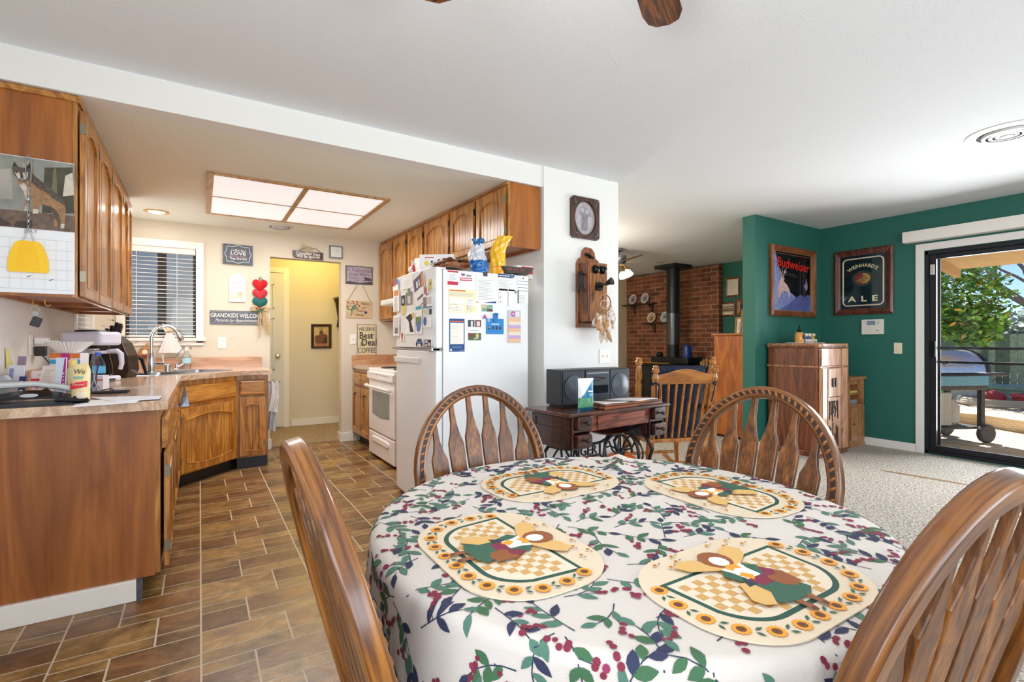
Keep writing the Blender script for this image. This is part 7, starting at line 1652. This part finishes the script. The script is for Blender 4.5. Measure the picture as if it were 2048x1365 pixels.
lettering(am, 'A L E', .085, 0, -ih*.33, .0095, CRM, bold=.026, wscale=1.35, spacing=1.15)
mb = MB(); mb.prism(circ(0, .035, .105, 30, .085), .008, .0086, 0); mb.prism(circ(0, .035, .078, 30, .062), .0086, .0092, 1); mb.prism([(-.01,-.02),(.04,-.015),(.072,.02),(.072,.06),(.035,.09),(.0,.096),(.01,.05)], .0092, .0096, 2)
mb.prism([(-.07,.01),(-.025,.035),(.01,.065),(.035,.07),(.02,.05),(.065,.035),(.03,.02),(.01,-.005),(-.03,.0)], .0096, .0102, 3); mb.build('eagle_emblem', [M('26342f', .4, var=.4, vscale=60), M('7a2222', .4), M('a8873c', .4), M('7d6a44', .4)], am, smooth=0, recalc=False)
ap = thing('alarm_panel', 'white wall keypad panel with small display below the ale mirror', 'control panel', *fx(1725, 640, 1768.5, 669, RX_)[:2]); w_, h_ = fx(1725, 640, 1768.5, 669, RX_)[2:]
mb = MB(); mb.prism(rr(w_, h_, .008, 3), .001, .025); mb.build('panel_case', M('e2ddd2', .4), ap, smooth=0, bevel=.003)
mb = MB(); mb.box(-.05, .03, .02, .065, .025, .0265); mb.build('display', M('7d8a9a', .3), ap, smooth=0)
mb = MB(); mb.box(-.085, -.07, .045, .06, .025, .0265); mb.box(.05, .065, .03, .06, .025, .0265); mb.prism(circ(.05, -.04, .012, 12), .025, .027); mb.build('keys', M('b9b5ac', .4), ap, smooth=0)
plate('light_switch', 'cream light switch on the green wall beside the sliding door', fx(1788, 686, 1804.5, 708, RX_), 'switch', 'light switch', 'e8dcc0')
RC = thing('radio_cabinet', 'antique walnut radio cabinet with fretwork front in the green corner', 'cabinet', (5.025, 2.49, .0125))
RCW = wood('5c2a14', '8a4a26', 'z', .9, .22, .5); RCF = wood('a06a48', 'c89a78', 'z', .9, .2, .5); RCX = wood('8a5230', 'b88058', 'x', .9, .2, .5)
cw, cdp, chh = .56, .53, 1.105
MB().box(.012, cw-.012, .02, cdp, .04, chh-.03).build('case', RCW, RC, smooth=0, bevel=.02)
mb = MB(); mb.prism([(.03,-.01),(cw-.03,-.01),(cw,.02),(cw,cdp),(0,cdp),(0,.02)], chh-.045, chh); mb.build('top', RCX, RC, smooth=0, bevel=.01)
mb = MB(); mb.box(.0, cw, .01, cdp, .0, .055); mb.build('plinth', RCW, RC, smooth=0, bevel=.008)
mb = MB(); mb.box(.0, cw, .0, cdp, .865, .885); mb.build('moulding', RCX, RC, smooth=0, bevel=.006)
for x0, x1 in ((.02, .15), (cw-.15, cw-.02)):
    mb = MB(); mb.box(x0, x1, -.004, .02, .055, .865); mb.box(x0+.012, x0+.02, -.010, -.004, .06, .86); mb.box(x1-.02, x1-.012, -.010, -.004, .06, .86); mb.box(x0, x1, -.004, .02, .885, chh-.05); mb.build('pilaster', RCF, RC, smooth=0, bevel=.004)
mb = MB(); mb.box(.155, cw-.155, .002, .02, .885, chh-.05); mb.build('frieze_panel', RCF, RC, smooth=0, bevel=.004)
mb = MB(); mb.box(.158, cw-.158, -.002, .02, .58, .86); dd = mb.build('tuning_door', RCF, RC, smooth=0, bevel=.004)
for x in (.235, .285): MB().prism([(x-.016,.69),(x,.675),(x+.016,.69),(x+.01,.72),(x+.016,.745),(x,.765),(x-.016,.745),(x-.01,.72)], .002, .014).build('escutcheon_handle', M('1c1612', .35, .4), dd, smooth=0, rot=FY)
mb = MB(); mb.box(.158, cw-.158, .002, .02, .06, .575); gp_ = mb.build('speaker_grille_panel', RCF, RC, smooth=0)
mb = MB()
for k, (x, z0, z1, dx) in enumerate(((.18,.36,.54,0),(.205,.40,.54,.01),(.23,.34,.54,0),(.255,.42,.54,-.012),(.28,.38,.54,.014),(.305,.44,.54,-.01),(.335,.36,.54,0),(.18,.09,.30,0),(.205,.12,.28,.02),(.24,.10,.33,0),(.275,.09,.22,-.02),(.31,.12,.3,0),(.335,.09,.28,0))):
    mb.tube([(x, -.0005, z0), (x+dx, -.0005, (z0*2+z1)/3), (x-dx, -.0005, (z0+z1*2)/3), (x, -.0005, z1)], .0055, 4, up=(0,1,0), flat=1.0)
mb.build('fretwork_openings', M('1a1210', .6), gp_, smooth=0)
mb = MB()
for i in range(22): mb.box(-.004, .0, .05+.02*i, .062+.02*i, chh-.042, chh-.022)
for i in range(20): mb.box(.04+.022*i, .052+.022*i, -.014, -.009, chh-.042, chh-.022)
for i in range(9): mb.tube([(.005,.005,.90+.016*i),(.018,-.008,.908+.016*i)], .004, 5)
mb.build('carved_beading', wood('4a2412', '7a4424', 'z', 1, .35), RC, smooth=0)
dz_ = RC.location.z+chh
tag(MB().box(-.19, .19, -.10, .10, 0, .006).build('white_doily', M('e8e4da', .8), None, smooth=0, loc=(5.36, 2.80, dz_+.0005)), 'white cloth under the trinkets on the radio cabinet', 'cloth')
jr = thing('honey_jar', 'amber jar with black ribbon and dark stopper on the radio cabinet', 'jar', (5.24, 2.80, dz_+.007)); MB().lathe([(.04,0),(.045,.02),(.045,.08),(.035,.10),(.03,.105)], 20).build('jar', M('d89a50', .2), jr); MB().lathe([(.008,.105),(.02,.125),(.008,.15),(.012,.165),(.002,.18)], 14).build('stopper', M('1c1614', .3), jr); MB().ball((-.0,-.046,.06), (.018,.008,.028), 10, 6).build('ribbon', M('1c1614', .5), jr)
for i, (x, c1, c2, lb) in enumerate(((5.33, '2f4a92', 'd8d2c8', 'blue and white bear figurine, nearest the amber jar'), (5.40, '3a4a7a', 'e0d8c8', 'blue capped figurine in the middle of the radio cabinet top'), (5.475, 'b8a04a', 'd8c8a0', 'gold and cream figurine at the end of the trinket row'))):
    f = thing('figurine', lb, 'figurine', (x, 2.79, dz_+.007), group='figurines on the radio cabinet')
    MB().ball((0,0,.035), (.032,.025,.035), 12, 8).build('figurine_body', M(c1, .4, var=.3, vscale=60), f); MB().ball((-.004,-.012,.078), (.022,.02,.02), 12, 8).build('head', M(c2, .4), f)
    for s_ in (-1, 1): MB().ball((s_*.022,-.024,.02), (.014,.014,.018), 10, 6).build('paw', M(c2, .4), f)
sc3 = thing('small_cabinet', 'small light oak shelf cabinet with a door, right of the radio cabinet', 'cabinet', (5.80, 2.585, .0125)); SO = wood('9a6238', 'c08a58', 'z', 1, .35, .2); sw, sd_, sh = .33, .40, .715
mb = MB(); mb.box(0, .03, 0, sd_, .03, sh); mb.box(sw-.03, sw, 0, sd_, .03, sh); mb.box(.03, sw-.03, sd_-.02, sd_, .03, sh); mb.box(.03, sw-.03, 0, sd_-.02, .03, .07); mb.box(.03, sw-.03, 0, sd_-.02, .42, .45); mb.box(.03, sw-.03, 0, .02, sh-.05, sh); mb.build('case', SO, sc3, smooth=0)
MB().box(-.02, sw+.02, -.02, sd_, sh, sh+.03).build('top', SO, sc3, smooth=0, bevel=.005); MB().box(-.01, sw+.01, -.01, sd_, 0, .03).build('plinth', SO, sc3, smooth=0)
MB().box(.03, sw-.03, .005, sd_-.02, .555, .57).build('shelf', SO, sc3, smooth=0)
mb = MB(); mb.box(.02, sw-.02, -.016, -.001, .075, .425); mb.box(.06, sw-.06, -.019, -.016, .12, .38); sdoor = mb.build('door', SO, sc3, smooth=0, bevel=.003); MB().ball((.05, -.026, .25), .009, 10, 6).build('knob', M('3a2412', .35), sdoor)
mb = MB(); mb.box(.05, .25, .03, .3, 0, .02); tag(mb.build('paper_stack', M('d8c46a', .6), None, smooth=0, loc=(5.80, 2.585, .0125+.5705)), 'yellow paper pad on the middle shelf of the small cabinet', 'papers')
mb = MB(); mb.box(.05, .24, .03, .3, 0, .045); tag(mb.build('book', M('8d8f94', .6), None, smooth=0, loc=(5.80, 2.585, .0125+.4505)), 'grey book lying in the small cabinet below the yellow pad', 'book')
mb = MB(); mb.lathe([(.06,0),(.07,.02),(.03,.05),(.005,.06)], 16); tag(mb.build('glass_dish', M('7a8a8a', .2), None, loc=(5.88, 2.78, .0125+sh+.0305)), 'small grey lidded dish on the small oak cabinet', 'dish')
# worn seam in the carpet
q = random.Random(3); a, b = PZ(1762, 941, .013), PZ(1945, 972, .013); mb = MB(); n = 14; up_, dn_ = [], []
for i in range(n+1):
    f = i/n; p = a.lerp(b, f); wd = .012+.014*math.sin(math.pi*f)+q.uniform(0, .008); up_.append((p.x+wd, p.y, .0128)); dn_.append((p.x-wd, p.y, .0128))
mb.add(up_+dn_, [(i, i+1, n+2+i, n+1+i) for i in range(n)]); o = mb.build('carpet_seam', M('8a6a3e', .95, var=.4, vscale=60, bump=1, bscale=120), None, smooth=0, recalc=False); struct(o); o.name = 'floor_carpet_seam'
# ================================================================ sliding door and the yard outside
mb = MB(); mb.box(SX-.10, SX-.001, -.05, 2.215, 2.135, 2.245); struct(mb.build('trim_valance', M('eee8e2', .5), None, smooth=0, bevel=.004))
mb = MB()
for b in ((2.062, 2.132, .012, 2.115), (.13, .2, .012, 2.115), (.2, 2.062, 2.045, 2.115)): mb.box(SX-.016, SX-.001, *b)
struct(mb.build('trim_slider', M('e6e2de', .45), None, smooth=0, bevel=.003))
ALU = M('23242a', .4, .5); ALB = M('141416', .7, spec=.15)
sd2 = thing('door_2', 'dark framed sliding glass door with a screen to the deck', 'door', (SX, 0, 0)); sd2['kind'] = 'structure'
Y0_, Y1_ = .2, 2.06
mb = MB()
for b in ((Y1_-.03, Y1_-.001, .021, 2.039), (Y0_+.001, Y0_+.03, .021, 2.039), (Y0_, Y1_, 2.0, 2.039), (Y0_, Y1_, .021, .05)): mb.box(.0, .12, *b)
mb.build('door_frame', ALU, sd2, smooth=0, bevel=.003)
mb = MB(); 
for b in ((Y1_-.085, Y1_-.031, .05, 2.0), (1.09, 1.14, .05, 2.0), (1.14, Y1_-.085, 1.955, 2.0), (1.14, Y1_-.085, .05, .105)): mb.box(.02, .055, *b)
sash_ = mb.build('sliding_sash', ALU, sd2, smooth=0, bevel=.003); MB().box(.036, .040, 1.14, Y1_-.085, .105, 1.955).build('pane', glass(), sash_, smooth=0)
mb = MB()
for b in ((1.03, 1.09, .05, 2.0), (Y0_+.03, Y0_+.08, .05, 2.0), (Y0_+.08, 1.03, 1.955, 2.0), (Y0_+.08, 1.03, .05, .105)): mb.box(.065, .10, *b)
s2 = mb.build('fixed_sash', ALU, sd2, smooth=0, bevel=.003); MB().box(.081, .085, Y0_+.08, 1.03, .105, 1.955).build('pane', glass(), s2, smooth=0)
MB().box(-.012, .02, Y1_-.085, Y1_-.05, .98, 1.14).build('door_handle', ALB, sd2, smooth=0, bevel=.005)
MB().box(-.004, .02, Y1_-.075, Y1_-.045, 1.80, 1.90).build('latch_plate', M('b8b4ac', .4), sd2, smooth=0)
# screen door on the outer track with two bars and a wire grille below
sc_d = thing('screen_door', 'black screen door with two crossbars and wire grille over its lower half', 'screen door', (SX+.125, 0, 0))
mb = MB(); a, b = 1.06, Y1_-.05
for q_ in ((b-.035, b, .03, 2.0), (a, a+.03, .03, 2.0), (a, b, 1.965, 2.0), (a, b, .03, .075)): mb.box(0, .02, *q_)
mb.build('screen_frame', ALB, sc_d, smooth=0)
for z in (1.07, .93): MB().box(-.002, .022, a, b, z-.012, z+.012).build('crossbar', ALB, sc_d, smooth=0)
mb = MB(); r_ = .0125; wx = .0007; hz = math.sqrt(3)*r_
def strip(p, q_):
    d = Vector((q_[0]-p[0], q_[1]-p[1])); n = Vector((-d.y, d.x)).normalized()*wx
    mb.add([(.010, p[0]+n.x, p[1]+n.y), (.010, q_[0]+n.x, q_[1]+n.y), (.010, q_[0]-n.x, q_[1]-n.y), (.010, p[0]-n.x, p[1]-n.y)], [(0,1,2,3)])
nz = int((.93-.08)/(1.5*r_)); ny = int((b-a-.07)/hz)
for j in range(nz):
    for i in range(ny):
        cy, cz = a+.04+i*hz+(hz/2 if j % 2 else 0), .085+j*1.5*r_
        P0 = [(cy+r_*math.cos(R_(90+60*k)), cz+r_*math.sin(R_(90+60*k))) for k in range(4)]
        for k in range(3): strip(P0[k], P0[k+1])
mb.build('wire_grille', M('3a3836', .5, .5), sc_d, smooth=0, recalc=False)
# eave with rafters
OX = SX+.15
mb = MB(); mb.add([(OX,-6,2.42),(OX+2.3,-6,2.10),(OX+2.3,4,2.10),(OX,4,2.42),(OX,-6,2.46),(OX+2.3,-6,2.14),(OX+2.3,4,2.14),(OX,4,2.46)], [(0,1,2,3),(7,6,5,4),(0,4,5,1),(1,5,6,2),(2,6,7,3),(3,7,4,0)])
struct(mb.build('roof_eave', M('c9ad86', .8, var=.12, vscale=8), None, smooth=0))
for i in range(9):
    y = -5.2+i*1.1; mb = MB(); mb.add([(OX,y,2.30),(OX+2.35,y,1.99),(OX+2.35,y+.06,1.99),(OX,y+.06,2.30),(OX,y,2.42),(OX+2.35,y,2.10),(OX+2.35,y+.06,2.10),(OX,y+.06,2.42)], [(0,3,2,1),(4,5,6,7),(0,1,5,4),(1,2,6,5),(2,3,7,6),(3,0,4,7)])
    if i in (5, 6, 7): struct(mb.build('beam_rafter', M('b8966a', .8), None, smooth=0))
# deck, platform, lawn
def deckmat(c0, c1):
    return wood(c0, c1, 'y', .35, .7, 0, .6, .15)
def boards(name, x0, x1, y0, y1, z, mat, wd=.14):
    mb = MB(); x = x0
    while x < x1-.01: mb.box(x+.003, min(x+wd, x1)-.003, y0, y1, z-.04, z); x += wd
    mb.box(x0, x1, y0, y1, z-.2, z-.05); return struct(mb.build(name, mat, None, smooth=0))
boards('floor_deck', OX, 13, -8, 3.06, -.06, deckmat('cdb08c', 'ecd6b6'))
mb = MB(); pts = [(9.1, 2.05), (9.35, 2.5), (9.1, 3.6), (9.1, 5), (12.4, 5), (12.4, -8), (8.3, -8), (8.9, 1.2)]
mb.prism(pts, -.06, .10); struct(mb.build('floor_platform', deckmat('cdb08c', 'ecd6b6'), None, smooth=0))
MB().add
gmb = MB(); gmb.box(6.4, 60, -40, 40, -.5, -.30); struct(gmb.build('ground_yard', M('6f6a50', .9, var=.3, vscale=3), None, smooth=0))
gr = MB(); q = random.Random(4)
for i in range(9000):
    x, y = q.uniform(12.5, 17.5), q.uniform(-6, 9); hgt = q.uniform(.10, .26); a = q.uniform(0, 6.28); c, s = .012*math.cos(a), .012*math.sin(a)
    gr.add([(x-c, y-s, -.3), (x+c, y+s, -.3), (x+q.uniform(-.05, .05), y+q.uniform(-.05, .05), -.3+hgt)], [(0,1,2)], q.choice([0, 1]))
o = gr.build('lawn_grass', [M('7cb43a', .8), M('9ccc4a', .8)], None, smooth=0, recalc=False); tag(o, 'bright green grass strip between the deck and the fence', 'grass', kind='stuff')
lawn = MB(); lawn.box(12.45, 17.8, -8, 12, -.32, -.295); struct(lawn.build('ground_lawn', M('6f9a38', .9, var=.3, vscale=6), None, smooth=0))
# fence
fx_ = 18.5
fe = thing('board_fence', 'tall weathered grey board fence across the back of the yard', 'fence', (fx_, 0, -.3))
mb = MB(); q = random.Random(6); y = -7.0; FM = wood('988f84', 'd2c8bc', 'z', .6, .9, 0, .7, .4)
while y < 13:
    wd = .145; hh = 1.63+q.uniform(-.02, .02); mb.prism([(y+.012, 0), (y+wd, 0), (y+wd, hh-.06), (y+wd-.03, hh), (y+.03, hh), (y+.012, hh-.06)], 0, .02+q.uniform(0, .008), q.randrange(3)); y += wd
mb.build('fence_boards', [M('8a8078', .9, var=.3, vscale=9), M('a89e94', .9, var=.3, vscale=9), M('716a64', .9, var=.3, vscale=9)], fe, smooth=0, rot=(R_(90), 0, R_(90)))
for z in (.35, 1.3): MB().box(.03, .08, -7, 13, z, z+.09).build('rail', FM, fe, smooth=0)
# trees
def leafcloud(t, name, n, cf, sz, mats, seed):
    q = random.Random(seed); mb = MB()
    for i in range(n):
        c = Vector(cf(q)); a, b = q.uniform(0, 6.28), q.uniform(-.8, .8); d = Vector((math.cos(a)*math.cos(b), math.sin(a)*math.cos(b), math.sin(b))); s_ = d.cross(Vector((q.uniform(-1,1), q.uniform(-1,1), 1))).normalized(); L = sz*q.uniform(.6, 1.3)
        mb.add([c, c+d*L*.5+s_*L*.28, c+d*L, c+d*L*.5-s_*L*.28], [(0,1,2,3)], q.randrange(len(mats)))
    return mb.build(name, mats, t, smooth=0, recalc=False)
def blob(lobes):
    def f(q):
        c, r = q.choice(lobes); 
        while True:
            v = Vector((q.uniform(-1,1), q.uniform(-1,1), q.uniform(-1,1)))
            if .35 < v.length < 1: return (c[0]+v.x*r[0], c[1]+v.y*r[1], c[2]+v.z*r[2])
    return f
LF = [M('5c8a34', .5), M('7cae44', .5), M('a6cc5c', .5), M('466c2c', .5)]
t = thing('leafy_tree', 'bright green leafy tree standing left in the yard behind the grill', 'tree', (13.2, 4.25, -.3))
mb = MB(); mb.tube([(0,0,0),(.03,-.05,1.0),(-.05,-.1,2.0),(0,-.1,3.6)], [.09,.08,.06,.03], 8); mb.build('trunk', M('5e4c3c', .9), t)
leafcloud(t, 'foliage', 7000, blob([((0,0,2.9),(1.1,1.1,1.2)),((-.2,-.55,2.2),(.8,.75,.8)),((0,-.4,3.6),(.9,.9,.9)),((.1,.5,2.1),(.9,.9,.8)),((-.1,-.65,1.75),(.5,.5,.45))]), .13, LF*3+[M('c8a44a', .5)], 3)
def branches(mb, p, d, L, r, depth, q, upb=.12):
    if depth == 0 or r < .006: return
    pts = [p]; n = 4; dd = d.copy()
    for i in range(n):
        dd = (dd+Vector((q.uniform(-.28,.28), q.uniform(-.28,.28), q.uniform(-.20,.24)+upb*.2))).normalized(); pts.append(pts[-1]+dd*L/n)
    mb.tube(pts, [r*(1-.45*i/n) for i in range(n+1)], 5 if depth < 4 else 7, cap=False)
    for k in range(q.choice([2, 2, 3]) if depth > 1 else 2):
        i = q.choice([2, 3, 4]) if k else 4; nd = (dd+Vector((q.uniform(-.9,.9), q.uniform(-.9,.9), q.uniform(-.45,.55)))).normalized()
        branches(mb, pts[i], nd, L*q.uniform(.62, .85), r*.55, depth-1, q, upb)
t = thing('bare_oak_tree', 'large bare spreading oak tree beyond the fence against the sky', 'tree', (25.5, 4.9, -.3))
q = random.Random(17); mb = MB(); mb.tube([(0,0,0),(.1,.1,1.4),(0,.2,2.6)], [.24,.2,.17], 10)
for d in ((.1,.8,.55),(-.2,-.9,.5),(.3,.15,1),(-.5,.4,.7),(0,-.5,.8)): branches(mb, Vector((0,.2,2.4)), Vector(d).normalized(), 2.4, .10, 6, q)
mb.build('branches', M('7a7068', .9, var=.2, vscale=6), t)
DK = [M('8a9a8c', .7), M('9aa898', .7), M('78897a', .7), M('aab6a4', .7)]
for i, (x, y, w_, hz_, lab) in enumerate(((33, 14.2, 1.7, 1.5, 'grey green bushy tree beyond the fence, left of the bare oak'), (34, 10.6, 1.8, 2.0, 'rounded grey green tree beyond the fence behind the bare oak'), (33, 6.9, 1.8, 1.5, 'grey green tree beyond the fence, right of the bare oak'), (38, 19.5, 1.8, 2.4, 'tall grey green tree beyond the fence behind the leafy tree'))):
    t = thing('distant_tree', lab, 'tree', (x, y, -.3), group='trees beyond the fence'); MB().tube([(0,0,0),(0,0,hz_)], [.25,.15], 8).build('trunk', M('4e443a', .9), t)
    leafcloud(t, 'foliage', 3000, blob([((0,0,hz_),(w_*.8,w_*.8,1.5)),((.5,-w_*.5,hz_-.6),(w_*.6,w_*.6,1.2)),((-.5,w_*.5,hz_-.7),(w_*.6,w_*.6,1.2))]), .36, DK, 30+i)
# grill
g = thing('barbecue_grill', 'silver lidded gas barbecue grill standing on the deck outside the slider', 'grill', (7.62, 2.40, -.06), (0, 0, R_(-24)))
GB = M('1e1f22', .45); SIL = M('c4c6c8', .28, .9)
MB().box(-.38, .38, -.25, .25, .62, .82).build('firebox', GB, g, smooth=0, bevel=.02)
mb = MB(); n = 10; pr = [(-.26+.0, .83)]+[(-.26*math.cos(math.pi*i/n), .83+.26*math.sin(math.pi*i/n)*(1 if i < 6 else .9)) for i in range(1, n)]+[(.26, .83)]
mb.prism(pr, -.36, .36); lid = mb.build('lid', SIL, g, smooth=40, rot=(R_(90), 0, R_(90)))
for s_ in (-1, 1): mb = MB(); mb.prism([(p[0]*1.05, .83+(p[1]-.83)*1.06) for p in pr], -.02, .02); mb.build('lid_end', GB, g, smooth=40, rot=(R_(90), 0, R_(90)), loc=(s_*.37, 0, 0))
MB().tube([(-.25,-.27,.93),(-.25,-.32,.95),(.25,-.32,.95),(.25,-.27,.93)], .012, 8).build('lid_handle', SIL, g)
for s_ in (-1, 1): MB().box(min(s_*.40, s_*.70), max(s_*.40, s_*.70), -.22, .22, .78, .82).build('side_shelf', GB, g, smooth=0, bevel=.01)
MB().box(-.36, .36, -.27, -.25, .68, .79).build('control_panel', M('5a8ea6', .3, .5), g, smooth=0)
for (x, y) in ((-.34,-.2),(.34,-.2),(-.34,.2),(.34,.2)): MB().box(x-.025, x+.025, y-.025, y+.025, .09 if x > 0 else 0, .62).build('leg', GB, g, smooth=0)
for y in (-.24, .24):
    mb = MB(); mb.lathe([(.02,-.03),(.10,-.03),(.11,-.02),(.11,.02),(.10,.03),(.02,.03)], 22, (.36, y, .11), axis='y'); mb.build('wheel', M('2a2a2c', .6), g)
MB().box(-.36, .36, -.2, .2, .16, .185).build('bottom_shelf', GB, g, smooth=0)
mb = MB(); mb.lathe([(.12,.19),(.155,.23),(.155,.42),(.11,.50),(.04,.52),(.04,.56)], 20, (.05, 0, 0)); mb.build('gas_tank', M('c9c6bc', .4), g)
MB().box(-.30, -.12, -.255, -.22, .22, .60).build('front_panel', M('c2beb2', .5), g, smooth=0, bevel=.01)
# hose ring, pots
hr = thing('garden_hose_coil', 'coiled pale garden hose lying on the raised deck', 'garden hose', (11.0, 2.6, .1005))
mb = MB(); mb.tube([((.62-.02*(i/24))*math.cos(2*math.pi*i/24), (.62-.02*(i/24))*math.sin(2*math.pi*i/24), .03+.03*(i//24 % 3)+.03*((i % 24)/24)) for i in range(73)], .028, 7); mb.build('hose', M('b4aa9c', .6), hr)
rp = MB(); rp.lathe([(.16,0),(.22,.16),(.24,.17),(.24,.20),(.20,.20),(.18,.04)], 24); tag(rp.build('red_pot', M('d8384a', .5), None, loc=(11.0, 2.32, .1005)), 'red flower pot standing inside the hose coil', 'pot')
pw = MB(); pw.ball((0,0,.12), (.2,.17,.12), 14, 8); tag(pw.build('red_cushion', M('c83a3e', .7), None, loc=(10.95, 2.76, .1005), smooth=60), 'red outdoor cushion heap beside the red pot', 'cushion')
for i, (y, c, lb) in enumerate(((3.35, 'd8d2c8', 'pale stone planter box at the far deck edge'), (2.75, '9ab09a', 'green tinted planter box at the far deck edge'))):
    mb = MB(); mb.box(-.3, .3, -.28, .28, 0, .2); mb.box(-.33, .33, -.31, .31, .2, .26); tag(mb.build('planter_box', M(c, .7, var=.15, vscale=10), None, smooth=0, bevel=.01, loc=(12.0, y, .1005)), lb, 'planter')
